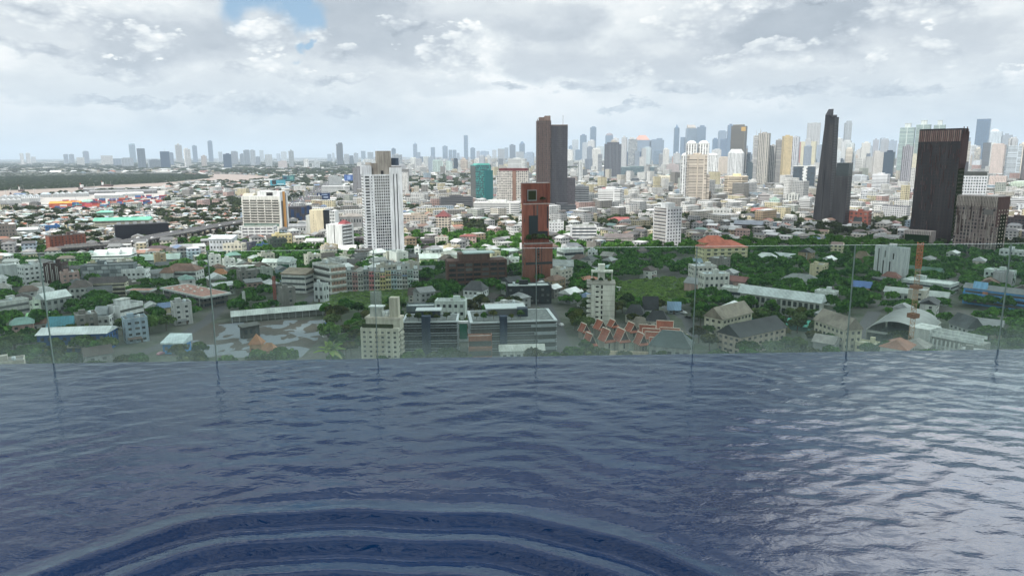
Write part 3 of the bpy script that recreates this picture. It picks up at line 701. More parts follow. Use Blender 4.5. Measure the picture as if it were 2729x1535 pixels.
b.box('wall', 'wall', c('77736c'), .04, .96, .04, .96, 0, 6); b.box('roof', 'concrete', c('a5776a'), 0, 1, 0, 1, 6, 6.8); b.P('roof_rim', 'ring', 'wall', (-b.w / 2 - .2, -b.d / 2 - .2, 5.8), (b.w + .4, b.d + .4, 1.2), c('b3b7b4')); b.openings('F', 6, 1, .7, .5, z0=1, z1=5.5)
hs('long single-storey white pavilion with a flat white roof', 606, 716, 709, 727, -6, .22, WH, 'flat', c('c1c8c4'), 2, 'the long white pavilion', 'pavilion', 'pavilion', clutter=0)
hs('white ward with a grey gable roof joined behind the green wall', 700, 748, 700, 722, -25, .6, OW, 'gable', c('a9b1ae'), 2, rise=3)
hs('tan house with an orange-brown hipped roof right of the villa', 568, 608, 730, 752, -10, .8, CR, 'hip', c('a06a45'), 2, rise=4)
b = hs('white building with a dark green side wall and a pale gable roof', 742, 792, 699, 740, -35, .8, c('c2cac4'), 'gable', c('b9c4bf'), 3, 'the green side wall', rise=4, style='none')
b.P('green_wall', 'cube', 'wall', (-b.w / 2 + .5, -b.d / 2 - .15, 1), (b.w - 1, .2, b.h - 3), c('1f5a41')); b.openings('R', 4, 3, .5, .4)
b = Bld('parking_shed', 'very long open shed with a pale ribbed roof beyond the bare yard', 'shed', 616, 884, 849, 862, 0, .12, 'the long parking shed', h=4.6)
b.P('roof', 'gable', 'sheet', (-b.w / 2, -b.d / 2, 4), (b.w, b.d, 3), c('b6bfba')); b.box('wall', 'wall', c('8a8f8a'), 0, 1, .5, 1, 0, 4)
for k in range(15): b.P('post', 'cube', 'metal', (-b.w / 2 + .6 + k * (b.w - 1.6) / 14, -b.d / 2 + .4, 0), (.3, .3, 4), OW)
b = hs('small bright blue hut with a white lean-to roof on the yard', 435, 512, 918, 944, -30, .8, c('3a86c8'), 'shed', c('b9cdd0'), 1, 'the blue hut', 'hut', 'hut', rise=3.6, mat='sheet')
b = hs('tan shrine pavilion with a pyramid roof and low wings', 668, 708, 918, 962, -20, .9, c('b48a62'), 'pyramid', c('a76f4b'), 1, 'the tan shrine pavilion', 'shrine', 'shrine', rise=5)
hs('low tan annex with hipped roof right of the shrine pavilion', 700, 740, 935, 966, -20, .9, c('b48a62'), 'hip', c('a4714f'), 1, name='annex', cat='annex', rise=3.5)
hs('tiny white kiosk under a bright blue hipped roof by the trees', 858, 890, 884, 900, 10, .8, WH, 'hip', c('2c5fa5'), 1, name='kiosk', cat='kiosk', rise=4.5)
b = hs('open dark site shed with a white box, standing on the bare yard', 641, 694, 874, 904, 25, .35, c('4b4c49'), 'shed', c('5f625f'), 1, name='site_shed', cat='shed', rise=1.4)
b = hs('large white school with stepped floors and long balconies', 836, 924, 712, 784, -60, .5, c('c6c8c3'), 'flat', c('8d8a7e'), 4, 'the large white school', 'school', 'school', style='none')
for k in range(4):
    z = (k + .35) * b.h / 4
    b.P('window_band', 'cube', 'glass', (b.w / 2 - .05, -b.d / 2 + 1, z), (.12, b.d - 2, b.h * .11), (.05, .05, .05)); b.P('window_band', 'cube', 'glass', (-b.w / 2 + 1, -b.d / 2 - .08, z), (b.w - 2, .12, b.h * .11), (.05, .05, .05))
    b.P('balcony', 'cube', 'wall', (b.w / 2, -b.d / 2, k * b.h / 4 + .2), (1.4, b.d, 1.1), c('c9cbc5')); b.P('balcony', 'cube', 'wall', (-b.w / 2, -b.d / 2 - 1.4, k * b.h / 4 + .2), (b.w + 1.4, 1.35, 1.1), c('c9cbc5'))
    for q in range(5): b.P('curtain_wall', 'cube', 'wall', (b.w / 2 + .02, -b.d / 2 + (q + .3) * b.d / 5, z - .6), (.14, 2.0, b.h * .14), c('a1806d'))
b = hs('lower west wing of the white school with a brown slanted terrace roof', 752, 838, 734, 782, -30, .6, c('c6c8c3'), 'shed', c('8b7c6a'), 3, 'the lower school wing', 'school', 'school', style='b', rise=3.5)
hs('small two-storey grey-white annex at the corner of the green meadow', 838, 878, 760, 806, -35, .8, c('b9c0c0'), 'flat', c('9da39f'), 2, 'the meadow annex', name='annex', cat='annex')
# row of townhouses: every unit a thing
TOWN = [('white', c('c2c1bb'), c('6b5b57')), ('pale grey', c('a9aaa6'), c('5a5350')), ('dull pink', c('b88e8c'), c('6d4a48')), ('faded white', c('bcbcb4'), c('55504d')), ('grey', c('8f9290'), c('5d5552')),
        ('pink', c('c8817f'), c('b0505a')), ('cream', c('c9c3a6'), c('4f4a48')), ('yellow', c('cdbf7e'), c('c7787a')), ('pale yellow', c('cfc690'), c('a06a50')), ('sky-blue', c('a9bfc4'), c('675a55')), ('cool white', c('c5cbc9'), c('5b5250')),
        ('stained white', c('b3b1a8'), c('4c6f95')), ('mint', c('b0c4bb'), c('5a5756')), ('bright white', c('cdd0cd'), c('8a8f8d'))]
for k, (nm, wc, ac) in enumerate(TOWN):
    x0 = 911 + k * 14.7; yb = 778 - 2.0 * k * .3
    b = Bld('townhouse', f'{nm} four-storey townhouse in the row behind the green meadow', 'townhouse', x0, x0 + 14.5, 722 + (k * 5 % 4) * 2 - (3 if k > 8 else 0), yb, 0, 1.3, None, group='townhouses in the row behind the meadow')
    b.box('wall', 'wall', wc); b.P('roof', 'cube', 'concrete', (-b.w / 2 + .1, -b.d / 2, b.h - .05), (b.w - .2, b.d, .35), c('777a76'))
    b.openings('F', 2, 4, .62, .42, z0=.2, z1=b.h)
    for q in (1, 2, 3): b.P('awning', 'shed', 'sheet', (-b.w / 2 + .2, -b.d / 2 - 1.2, q * b.h / 4 - .3 + .5), (b.w - .4, 1.2, .7), ac if q == 3 else tuple(x * .9 for x in wc))
    if k % 3 == 1: b.P('roof_shelter', 'shed', 'sheet', (-b.w / 2 + .6, -1, b.h + .3), (b.w - 1.2, 5, 2.6), c('9aa4a4'))
PLACES.append(('the coloured townhouse row', 1015, 745))
hs('dark-roofed timber house above the left end of the townhouse row', 922, 962, 706, 722, -10, .8, c('6a5148'), 'gable', c('38383b'), 2, name='house', rise=5)
hs('white terrace house with a flat roof behind the townhouse row', 972, 1024, 696, 716, -12, .6, WH, 'flat', c('b8c0bd'), 3)
hs('white flat-roofed house with red trim behind the townhouse row', 1028, 1062, 700, 716, -12, .8, c('c5c3be'), 'flat', c('9d5a50'), 3)
hs('pale hall with a lime-yellow front panel left of the brown brick hotel', 1119, 1166, 690, 712, 0, .6, c('b9c49a'), 'gable', c('b4bfbb'), 1, rise=4, mat='sheet', name='hall', cat='hall')
hs('grey industrial roof below the lime-yellow hall', 1119, 1158, 722, 738, 0, .9, GY, 'gable', c('5c6164'), 1, rise=3.5, mat='sheet', name='shed', cat='shed')
hs('white corner house right of the tall white tower foot', 1105, 1122, 660, 690, -20, .8, WH, 'flat', c('b9c2bf'), 3)
# brown brick hotel
b = Bld('brick_hotel', 'wide brown brick hotel with dark balcony bays in five storeys', 'hotel', 1188, 1352, 697, 768, 6, .32, 'the brown brick hotel')
b.box('wall', 'wall', c('644137')); b.box('penthouse', 'wall', c('67463b'), .20, .72, .1, .9, b.h, b.h + 5); b.box('roof', 'metal', c('a5b6b4'), .28, .80, .05, .95, b.h + 5, b.h + 5.9)
b.openings('F', 7, 5, .84, .66, z0=.5, z1=b.h - 1.2, col=(.022, .026, .03))
for k in range(1, 6): b.P('balcony_ledge', 'cube', 'wall', (-b.w / 2 - .2, -b.d / 2 - .9, k * (b.h - 1.7) / 5 - .2), (b.w + .4, .95, .5), c('704b40'))
for k in range(8): b.P('pier', 'cube', 'wall', (-b.w / 2 + k * (b.w - .8) / 7, -b.d / 2 - 1.0, 0), (.8, 1.02, b.h), c('603f36'))
hs('pale concrete house squeezed between the hotel and the brick tower', 1352, 1384, 690, 716, 0, .8, c('a9b3b0'), 'flat', c('8f9a97'), 3)
# red brick tower
b = Bld('brick_tower', 'slender red-brick tower with a garden terrace halfway up', 'tower', 1392, 1473, 652, 754, 14, .42, 'the red-brick tower')
BR = c('935441')
b.box('wall', 'wall', BR)
zb = b.h; ht = height_at(Vector((b.o.location.x, b.o.location.y, 0)), 489)
b.box('upper_wall', 'wall', c('985743'), -.02, .90, .34, 1.0, zb, ht - 16); b.box('crown_wall', 'wall', c('90503d'), -.04, .92, .5, 1.0, ht - 16, ht)
b.P('crown_side', 'cube', 'wall', (-b.w * .54, -b.d * .16, ht - 16), (b.w * .12, b.d * .2, 16), c('90503d')); b.P('crown_side', 'cube', 'wall', (b.w * .34, -b.d * .16, ht - 16), (b.w * .1, b.d * .2, 16), c('90503d'))
b.P('garden_box', 'cube', 'metal', (-b.w * .37, -b.d * .12, ht - 13.5), (b.w * .33, b.d * .14, 8.5), c('8f9694')); b.P('green_panel', 'cube', 'leaf_olive', (-b.w * .345, -b.d * .125, ht - 12.8), (b.w * .28, .3, 7.2), GY)
b.P('edge_trim', 'cube', 'metal', (-b.w * .53, -b.d * .17, ht - 16.2), (b.w * .95, .5, .7), c('b7aca4')); b.P('roof_edge', 'cube', 'metal', (-b.w * .55, -.1, ht), (b.w * .98, b.d * .52, .5), c('a39d98'))
yf = -b.d * .16
b.P('glass_shaft', 'cube', 'glass', (-b.w * .33, yf - .7, zb + 5), (b.w * .32, .75, ht - 16 - zb - 14), (.02, .035, .04)); b.P('glass_floor', 'cube', 'glass', (-.5, yf - .3, ht - 42), (b.w * .38, .35, 4.5), (.02, .03, .035))
for u, w_ in ((-.16, .03), (-.05, .05)): b.P('window_slot', 'cube', 'glass', (b.w * u, yf - .12, ht - 28), (b.w * w_, .2, 11), (.02, .02, .025))
b.P('window_slot', 'cube', 'glass', (b.w * .33, yf - .12, zb + 12), (b.w * .045, .2, ht - 30 - zb), (.03, .03, .035))
lf = -b.d / 2
for z0_, z1_ in ((5, zb * .46), (zb * .55, zb - 2)):
    for u, w_ in ((-.13, .025), (.09, .025)): b.P('window_slot', 'cube', 'glass', (b.w * u, lf - .12, z0_), (b.w * w_, .2, z1_ - z0_), (.015, .015, .02))
    n = 5
    for k in range(n): b.P('window', 'cube', 'glass', (-b.w * .045, lf - .14, z0_ + k * (z1_ - z0_) / n), (b.w * .06, .2, (z1_ - z0_) / n * .72), (.015, .015, .02))
b.P('sky_lobby', 'cube', 'glass', (-b.w * .48, lf - .2, zb * .47), (b.w * .97, .3, zb * .065), (.03, .04, .045)); b.P('terrace_rim', 'ring', 'metal', (-b.w / 2 - .2, -b.d / 2 - .2, zb), (b.w + .4, b.d * .85, 1.2), c('95918c'))
for z_ in range(8, int(ht) - 10, 5): b.P('side_window', 'cube', 'glass', (-b.w / 2 - .12, -b.d * .3 + (z_ % 3) * 3, z_), (.2, 2.4, 2.6), (.02, .02, .025))
b.P('service_strip', 'cube', 'metal', (-b.w / 2 - .35, b.d * .42, 0), (.4, 1.0, ht), c('8e7f78'))
TERRACE = b
hs('dark modern block with a white flat roof at the foot of the brick tower', 1348, 1470, 766, 812, 4, .45, c('2d3134'), 'flat', c('aab4b2'), 3, 'the dark block below the brick tower', 'apartment_block', 'apartment building', style='w')
b = Bld('canopy_lobby', 'dark angular entrance canopy beside the brick tower foot', 'entrance canopy', 1436, 1474, 752, 768, 0, .8, h=6); b.box('roof', 'metal', c('3c4447'), z0=5, z1=6); b.box('support', 'metal', c('6a7274'), .3, .5, .1, .9, 0, 5)
# glass office complex
for (x0, x1, yt, lab, ph, slab) in ((1077, 1224, 858, 'left dark glass office block with thin white ledges and roof plants', 'the left glass office', .56), (1249, 1482, 862, 'right wider dark glass office block with thin white ledges', 'the right glass office', .36)):
    b = Bld('glass_office', lab, 'office building', x0, x1, yt, 962, -3 if x0 < 1200 else 3, .62, ph)
    b.box('wall', 'glass', c('131c26'))
    n = 6
    for k in range(n):
        z = b.h - .4 - k * 3.9 - 1.2
        if z > 0:
            for dz, th in ((0, .26), (-1.15, .20)): b.P('ledge', 'cube', 'metal', (-b.w / 2 - .4, -b.d / 2 - .6, z + dz), (b.w + .8, b.d + .8, th), c('8f999e'))
            if x0 > 1200: b.P('ledge_panel', 'cube', 'metal', (b.w * (.20 + .04 * (k % 3)), -b.d / 2 - .92, z - 1.2), (b.w * .29 - b.w * .04 * (k % 3), .1, 1.5), c('929ca1'))
    for q in range(18): b.P('mullion', 'cube', 'metal', (-b.w / 2 + (q + .5) * b.w / 18, -b.d / 2 - .12, 0), (.12, .12, b.h - .6), c('10171d'))
    sx = -b.w / 2 + b.w * (slab if x0 < 1200 else .335)
    sx = -b.w / 2 + (b.w * .35 if x0 < 1200 else b.w * .335)
    b.P('shaft', 'cube', 'concrete', (sx, -b.d / 2 - 1.4, 0), (b.w * (.16 if x0 < 1200 else .085), 4, b.h + 3.2), c('35445a'))
    b.P('roof', 'cube', 'concrete', (-b.w / 2 + .2, -b.d / 2 + .2, b.h - .1), (b.w - .4, b.d - .4, .3), c('737b7a')); b.P('roof_rim', 'ring', 'metal', (-b.w / 2 - .5, -b.d / 2 - .9, b.h), (b.w + 1.0, b.d + 1.2, .6), c('b6bfc2'))
    b.P('upper_floor', 'cube', 'glass', (-b.w * .28, b.d * .05, b.h), (b.w * .45, b.d * .4, 3.6), c('2a3440')); b.P('upper_roof', 'cube', 'metal', (-b.w * .30, b.d * .02, b.h + 3.6), (b.w * .49, b.d * .45, .5), c('b3bdbf'))
    if x0 > 1200: b.P('plant_room', 'cube', 'concrete', (b.w * .08, -b.d * .1, b.h), (b.w * .12, b.d * .2, 4.2), c('3a4654'))
    globals()['GO_L' if x0 < 1200 else 'GO_R'] = b
b = Bld('link_bridge', 'white bridge with a green glass panel joining the two dark glass offices', 'bridge', 1223, 1250, 850, 958, 0, .5, foot=False); b.box('deck', 'wall', WH, z0=b.h - 2.4, z1=b.h - 1.4); b.box('green_panel', 'wall', c('1d7a5c'), .12, .85, .3, .4, b.h - 10.5, b.h - 2.4); b.box('lower_deck', 'wall', c('aab3b3'), z0=b.h - 11.5, z1=b.h - 10.5)
b = hs('white terraced apartment wing with green glass balconies behind the glass offices', 1160, 1246, 806, 868, -8, .5, c('c3cfc9'), 'flat', c('a7b0ac'), 3, 'the green balcony wing', 'apartment_block', 'apartment building', style='w')
hs('low wing with a long pale flat roof left of the green balcony wing', 1084, 1162, 818, 860, -4, .5, c('5d6b70'), 'flat', c('a8b3b3'), 1, clutter=0, style='b', name='apartment_block', cat='apartment building')
hs('small pale pink-white hut roof between the two glass offices', 1284, 1326, 816, 838, 0, .6, c('c4beb9'), 'flat', c('b6bab6'), 1, clutter=0, name='outbuilding', cat='outbuilding')
b = hs('orange-brown balconied house standing before the right glass office', 1250, 1312, 900, 985, 0, .4, c('9a6048'), 'flat', c('a8a29b'), 3, 'the orange-brown balcony house', style='s', clutter=0)
b = hs('long white folded roof at the foot of the right glass office', 1332, 1450, 936, 975, 3, .3, OW, 'gable', c('b9bfb6'), 1, name='hall', cat='hall', rise=2.5, mat='sheet', door=False)
# cream apartment block
b = Bld('cream_apartments', 'stained cream apartment block with roof clutter and a planted top terrace', 'apartment building', 964, 1080, 876, 985, -16, .5, 'the stained cream apartments')
CC = c('c3c1ad'); b.box('wall', 'wall', CC); b.box('upper_wall', 'wall', CC, .10, 1.0, .3, 1, b.h, b.h + 3.6); b.box('terrace_slab', 'wall', c('c8bfae'), .08, 1.02, .27, 1.02, b.h + 3.6, b.h + 4.6)
b.box('stair_tower', 'wall', c('bdb7a3'), .72, .95, .4, .8, b.h + 4.6, b.h + 14); b.box('roof_house', 'wall', c('b5b8b0'), .2, .5, .45, .85, b.h + 4.6, b.h + 9); b.box('roof_house_top', 'metal', c('c6cdca'), .17, .55, .4, .88, b.h + 9, b.h + 9.6)
b.openings('F', 6, 8, .40, .38, z0=.4, z1=b.h - 1); b.openings('R', 4, 8, .45, .38, z0=.4, z1=b.h - 1)
for k in range(1, 8):
    b.P('balcony', 'cube', 'wall', (-b.w * .12, -b.d / 2 - .8, k * (b.h - 1.4) / 8), (b.w * .26, .85, .9), c('b9b49e'))
    b.P('balcony', 'cube', 'wall', (b.w / 2, -b.d * .3, k * (b.h - 1.4) / 8), (.9, b.d * .6, .9), c('bcb9a8'))
for k in range(4): b.P('water_tank', 'cyl', 'metal', (b.w * (.0 + .1 * k), -b.d * .02, b.h + 4.6), (1.5, 1.5, 2.4), c('ced2cf'))
b.P('terrace_hedge', 'cube', 'leaf_olive', (-b.w * .46, -b.d * .45, b.h), (b.w * .8, 1.4, 1.6), GY)
# slim white tower
b = Bld('slim_tower', 'slim cream-white ten-storey tower with a planted roof terrace', 'tower', 1562, 1637, 758, 868, 0, .9, 'the slim cream tower')
CW = c('d6d6c8'); b.box('wall', 'wall', CW, .16, 1, 0, 1)
for k in range(8):
    z = (k + .3) * b.h / 8.2
    b.P('window', 'cube', 'glass', (-b.w * .18, -b.d / 2 - .08, z + 1), (b.w * .11, .12, .9), (.02, .02, .02)); b.P('window', 'cube', 'glass', (b.w * .01, -b.d / 2 - .08, z + .3), (b.w * .06, .12, 2.1), (.02, .02, .02))
    b.P('ledge', 'cube', 'wall', (-b.w * .35, -b.d / 2 - .18, k * b.h / 8.2 + .1), (b.w * .86, .2, .22), c('b9b9ab')); b.P('balcony', 'cyl', 'wall', (-b.w * .5, -b.d * (.32), z), (b.w * .3, b.d * .5, 1.1), CW)
b.box('roof', 'wall', c('8f8c80'), .0, 1.02, -.02, 1, b.h, b.h + .5); b.P('pergola', 'cube', 'wall', (-b.w * .34, b.d * .15, b.h + 5.5), (b.w * .78, b.d * .3, 1.1), CW); b.P('lift_house', 'cube', 'wall', (-b.w * .1, b.d * .3, b.h + .5), (b.w * .25, b.d * .3, 9.5), CW)
for k in (0, 1, 2): b.P('pergola_post', 'cube', 'wall', (-b.w * .33 + k * b.w * .36, b.d * .2, b.h), (.5, .5, 5.6), CW)
SLIM = b
# houses right of the brick tower
hs('white villa with a long flat roof and dark windows, right of the brick tower', 1483, 1556, 668, 706, 25, .8, WH, 'flat', c('b0b7b4'), 2, 'the white modern villa', 'villa', 'villa', style='b')
hs('low white house with a brown hipped roof beside the white modern villa', 1522, 1566, 692, 712, -10, .8, WH, 'hip', c('5e4a44'), 2, rise=4)
hs('grey-roofed pavilion behind the white modern villa', 1500, 1552, 662, 676, 0, .8, c('8b9497'), 'hip', c('5f676d'), 1, rise=5, name='pavilion', cat='pavilion')
hs('boxy white house with an open corner balcony above the dark trees', 1566, 1592, 670, 694, -15, .9, WH, 'flat', c('b0b9b6'), 2)
b = hs('white stepped terrace house with three long balconies right of the brick tower', 1472, 1527, 712, 748, 0, .8, WH, 'shed', c('8c9392'), 3, 'the stepped terrace house', style='s', rise=4)
hs('white house with a charcoal hipped roof and balconies right of the meadow', 1235, 1302, 776, 806, -22, .8, WH, 'hip', c('4c4d50'), 2, 'the charcoal hipped roof', rise=6)
hs('brown-roofed cream house at the right corner of the meadow', 1089, 1142, 786, 806, -6, .7, c('c0beb1'), 'gable', c('4f4441'), 2, rise=4.5)
hs('white house wedged behind the glass offices among trees', 1240, 1290, 800, 822, 0, .8, c('b7bdb9'), 'flat', c('9aa09d'), 2)
hs('tiny red and white spirit house in the trees left of the slim tower', 1538, 1560, 788, 796, 0, .9, c('8c2c30'), 'gable', c('cfd3cf'), 1, name='spirit_house', cat='spirit house', rise=4, cross=True)
b = hs('white house with a steep charcoal gable and curved side walls', 1712, 1752, 826, 848, 8, .8, WH, 'gable', c('34363b'), 2, 'the steep charcoal gable', rise=8); b.P('terrace_wall', 'cube', 'wall', (-b.w / 2, -b.d / 2 - 5, 0), (b.w * 1.3, .5, 5), WH)
hs('bungalow with a dark hipped roof left of the steep charcoal gable', 1666, 1718, 840, 862, -6, .8, c('b5b2a4'), 'hip', c('3a3c40'), 1, rise=5.5)
hs('wide bungalow with a black hipped roof behind the Thai roofs', 1720, 1782, 858, 884, -6, .7, c('b8bab0'), 'hip', c('2f3236'), 1, 'the black hipped roof', rise=5.5)
hs('low tan-roofed bungalow below the dark hipped roof', 1682, 1726, 866, 884, -10, .7, c('b5b2a4'), 'hip', c('7a7467'), 1, rise=4)
hs('open pavilion with a light blue roof at the edge of the overgrown field', 1780, 1812, 826, 836, 0, .8, c('7f8c92'), 'gable', c('7ea3c4'), 1, rise=5, mat='sheet', name='pavilion', cat='pavilion')
# Thai houses with orange roofs
TH = c('a4553c'); TRIM = c('d9cbb8')
def thai(label, x0, x1, yr, yb, side=False, k=0):
    """steep house: gable end to the viewer, or (side) roof slope to the viewer"""
    ye = yr + (yb - yr) * (.62 if side else .55)
    b = Bld('thai_house', label, 'Thai house', x0, x1, ye, yb, 30 if not side else -2, 1.15 if not side else .55, None, group='orange-roofed Thai houses')
    rise = (height_at(Vector((b.o.location.x, b.o.location.y, 0)), yr) - b.h)
    b.box('wall', 'wall', c('b8b3a0') if k % 2 else c('8c8474'))
    b.P('window', 'cube', 'glass', (-b.w * .07, -b.d / 2 - .1, b.h * .35), (b.w * .14, .15, b.h * .45), (.03, .03, .03))
    ov = .5
    # curved steep roof as one mesh, with trim along its edges as parts
    n = 7; W2 = (b.w if not side else b.d) / 2 + ov; L2 = (b.d if not side else b.w) / 2 + ov
    prof = [(W2 * (1 - t), rise * (t ** 1.35) ) for t in [i / n for i in range(n + 1)]]
    v, f = [], []
    P = [(-x, z) for x, z in prof] + [(x, z) for x, z in reversed(prof[:-1])]
    for s_ in (-1, 1):
        for x, z in P: v.append((x, s_ * L2 * (1 + .05 * (z / rise)), b.h + z))
    N = len(P)
    f = [(i, i + 1, i + 1 + N, i + N) for i in range(N - 1)]
    r = mesh_obj('roof', v, f, 'tiles', b.o, TH)
    gv = [(x * .93, L2 * -.93, b.h + z * .93) for x, z in P]; g2 = [(x * .93, L2 * .93, b.h + z * .93) for x, z in P]
    g = mesh_obj('gable_board', gv + g2, [tuple(range(N)), tuple(range(2 * N - 1, N - 1, -1))], 'wall', b.o, c('4a3b36'))
    for s_ in (-1, 1):
        tv, tf = [], []
        for x, z in P:
            y = s_ * L2 * (1 + .05 * (z / rise)); tv += [(x, y - .11, b.h + z + .22), (x, y + .11, b.h + z + .22), (x, y + .11, b.h + z - .1), (x, y - .11, b.h + z - .1)]
        for i in range(N - 1):
            for q in range(4): a = i * 4 + q; b2 = i * 4 + (q + 1) % 4; tf.append((a, b2, b2 + 4, a + 4))
        t = mesh_obj('roof_trim', tv, tf, 'wall', b.o, TRIM)
        if side: t.rotation_euler.z = PI / 2
    if side: r.rotation_euler.z = PI / 2; g.rotation_euler.z = PI / 2
    else: b.P('eave_skirt', 'shed', 'tiles', (-b.w * .55, -b.d / 2 - 1.6, b.h - .4), (b.w * 1.1, 1.8, 1.5), TH)
    b.P('ridge_cap', 'cube', 'wall', (-.2 if not side else -L2, -L2 if not side else -.2, b.h + rise - .05), ((.4, 2 * L2, .35) if not side else (2 * L2, .4, .35)), TRIM)
    return b
T1 = [(1541, 1570, 862, 905, 'small steep gabled Thai house at the far left of the orange-roofed group'), (1552, 1588, 888, 948, 'steep gabled Thai house in front at the left end of the orange-roofed group'),
      (1581, 1616, 853, 900, 'steep gabled Thai house directly in front of the slim cream tower'), (1594, 1636, 876, 940, 'steep gabled Thai house with cream walls, left of two matching fronts'),
      (1618, 1646, 852, 888, 'partly hidden steep Thai roof behind the two matching gable fronts'), (1633, 1676, 876, 940, 'steep gabled Thai house with cream walls, right of two matching fronts'),
      (1664, 1700, 860, 905, 'steep gabled Thai house left of the orange stacked roofs'), (1688, 1724, 887, 945, 'steep gabled Thai house in front, beside the orange stacked roofs')]
for k, (x0, x1, yr, yb, lab) in enumerate(T1): thai(lab, x0, x1, yr, yb, False, 1 if k in (3, 5) else 0)
T2 = [(1705, 1744, 866, 900, 'rear left broad-sided Thai roof of the stacked orange roofs'), (1714, 1755, 876, 910, 'second broad-sided Thai roof in the left stack, counted from behind'), (1721, 1762, 885, 918, 'third broad-sided Thai roof in the left stack, counted from behind'),
      (1732, 1775, 900, 945, 'frontmost broad-sided Thai roof of the left stack, half behind trees'), (1751, 1791, 855, 892, 'rearmost and highest broad-sided Thai roof behind both stacks'), (1760, 1808, 874, 908, 'first broad-sided Thai roof of the right stack, from behind'),
      (1767, 1815, 881, 918, 'second broad-sided Thai roof of the right stack, from behind'), (1783, 1828, 890, 938, 'frontmost broad-sided Thai house of the right stack with white walls')]
for k, (x0, x1, yr, yb, lab) in enumerate(T2): thai(lab, x0, x1, yr, yb, True, 1 if k == 7 else 0)
PLACES.append(('the orange Thai roofs', 1680, 905))
b = Bld('courtyard_wall', 'long cream courtyard wall in front of the Thai houses', 'wall', 1556, 1728, 937, 950, 0, .02, h=3.2); b.box('wall', 'wall', c('cbb89a'))
hs('dark grey hipped roof at the water line right of the courtyard wall', 1728, 1845, 930, 975, -6, .6, c('8d9390'), 'hip', c('4d5a5c'), 1, rise=7)
# ---- right foreground
b = hs('yellow apartment house with an orange tiled hipped roof', 1850, 1992, 662, 706, 24, .5, c('d6cf9c'), 'hip', c('ad5b40'), 4, 'the yellow apartment house', 'apartment_block', 'apartment building', rise=6, style='w')
b.P('upper_wing', 'cube', 'wall', (-b.w * .42, -b.d * .1, b.h), (b.w * .5, b.d * .6, 4), c('d2c98e')); b.P('upper_roof', 'hip', 'tiles', (-b.w * .46, -b.d * .18, b.h + 4), (b.w * .58, b.d * .76, 6), c('b25e42'))
for k in range(1, 4): b.P('balcony', 'cube', 'wall', (-b.w * .3, -b.d / 2 - .9, k * b.h / 4), (b.w * .78, .9, .9), c('d9d4ae'))
hs('white four-storey house behind the sealant joint, left one of a pair', 1832, 1908, 712, 764, 20, .7, c('c3c2ba'), 'flat', c('b4c0c4'), 4, 'the white pair of houses')
hs('white four-storey house with paired windows, right one of a pair', 1858, 1942, 733, 792, 22, .6, c('c8c8c0'), 'flat', c('afc0c6'), 3)
b = hs('dark glass-roofed long hall beside the white pair of houses', 1820, 1872, 700, 712, 15, .9, c('6a7c86'), 'gable', c('5d7886'), 1, name='hall', cat='hall', mat='sheet', rise=3)
hs('small house with a brown hipped roof in front of the white pair', 1892, 1952, 758, 788, 10, .8, c('b8b3a4'), 'hip', c('4a3f3e'), 2, rise=5)
b = hs('white house with diagonal braces under a broad white roof', 1920, 1998, 774, 815, -14, .6, c('c2c6c0'), 'flat', c('b9c2bd'), 2, 'the braced white house', style='b')
OC = c('c0bda6'); RB = c('857c6c')
b = hs('old stained school hall with a tan gable roof, left of the dark-roofed hall', 1874, 2003, 852, 900, 56, .42, OC, 'gable', RB, 3, 'the tan gabled hall', 'school_hall', 'school', rise=6)
b = hs('old school hall with a nearly black gable roof, its gable end at the water', 1908, 2096, 900, 950, -38, 2.6, c('b1a391'), 'gable', c('33363a'), 3, 'the black-roofed hall', 'school_hall', 'school', rise=5.5)
b = Bld('school_hall', 'very long school wing with a pale white gable roof and open arcade', 'school', 1962, 2192, 812, 855, -19, .13, 'the long pale school roof', h=11)
b.box('wall', 'wall', c('a9ada4')); pitched(b, 'gable', c('b9c4c4'), 5, 1.2, mat='sheet')
for k in range(15): b.P('arch_opening', 'cube', 'glass', (-b.w / 2 + (k + .25) * b.w / 15, -b.d / 2 - .08, 6.5), (b.w / 24, .12, 3.2), (.04, .05, .05)); 
for k in range(15): b.P('arch_opening', 'cube', 'glass', (-b.w / 2 + (k + .25) * b.w / 15, -b.d / 2 - .08, 1.5), (b.w / 24, .12, 3.2), (.04, .05, .05))
hs('blue-grey solar-roofed annex at the end of the long pale school roof', 2172, 2212, 840, 852, -15, .8, c('9aa2a0'), 'shed', c('39506e'), 1, name='annex', cat='annex', rise=2, mat='sheet')
b = hs('old school hall with a brown-grey gable roof, right of the teal awnings', 2161, 2292, 880, 935, -52, .42, OC, 'gable', c('8a8376'), 3, 'the brown-grey gabled hall', 'school_hall', 'school', rise=6)
b = hs('teal sports awning between the tan and brown school halls', 2096, 2162, 872, 884, -12, .8, c('4f8c80'), 'gable', c('35a58e'), 1, name='awning_roof', cat='awning', rise=3, mat='sheet', door=False, style='none')
hs('small teal awning in front of the long pale school roof', 1988, 2020, 848, 856, -12, .9, c('4f8c80'), 'gable', c('35a58e'), 1, name='awning_roof', cat='awning', rise=2.5, mat='sheet', door=False, style='none')
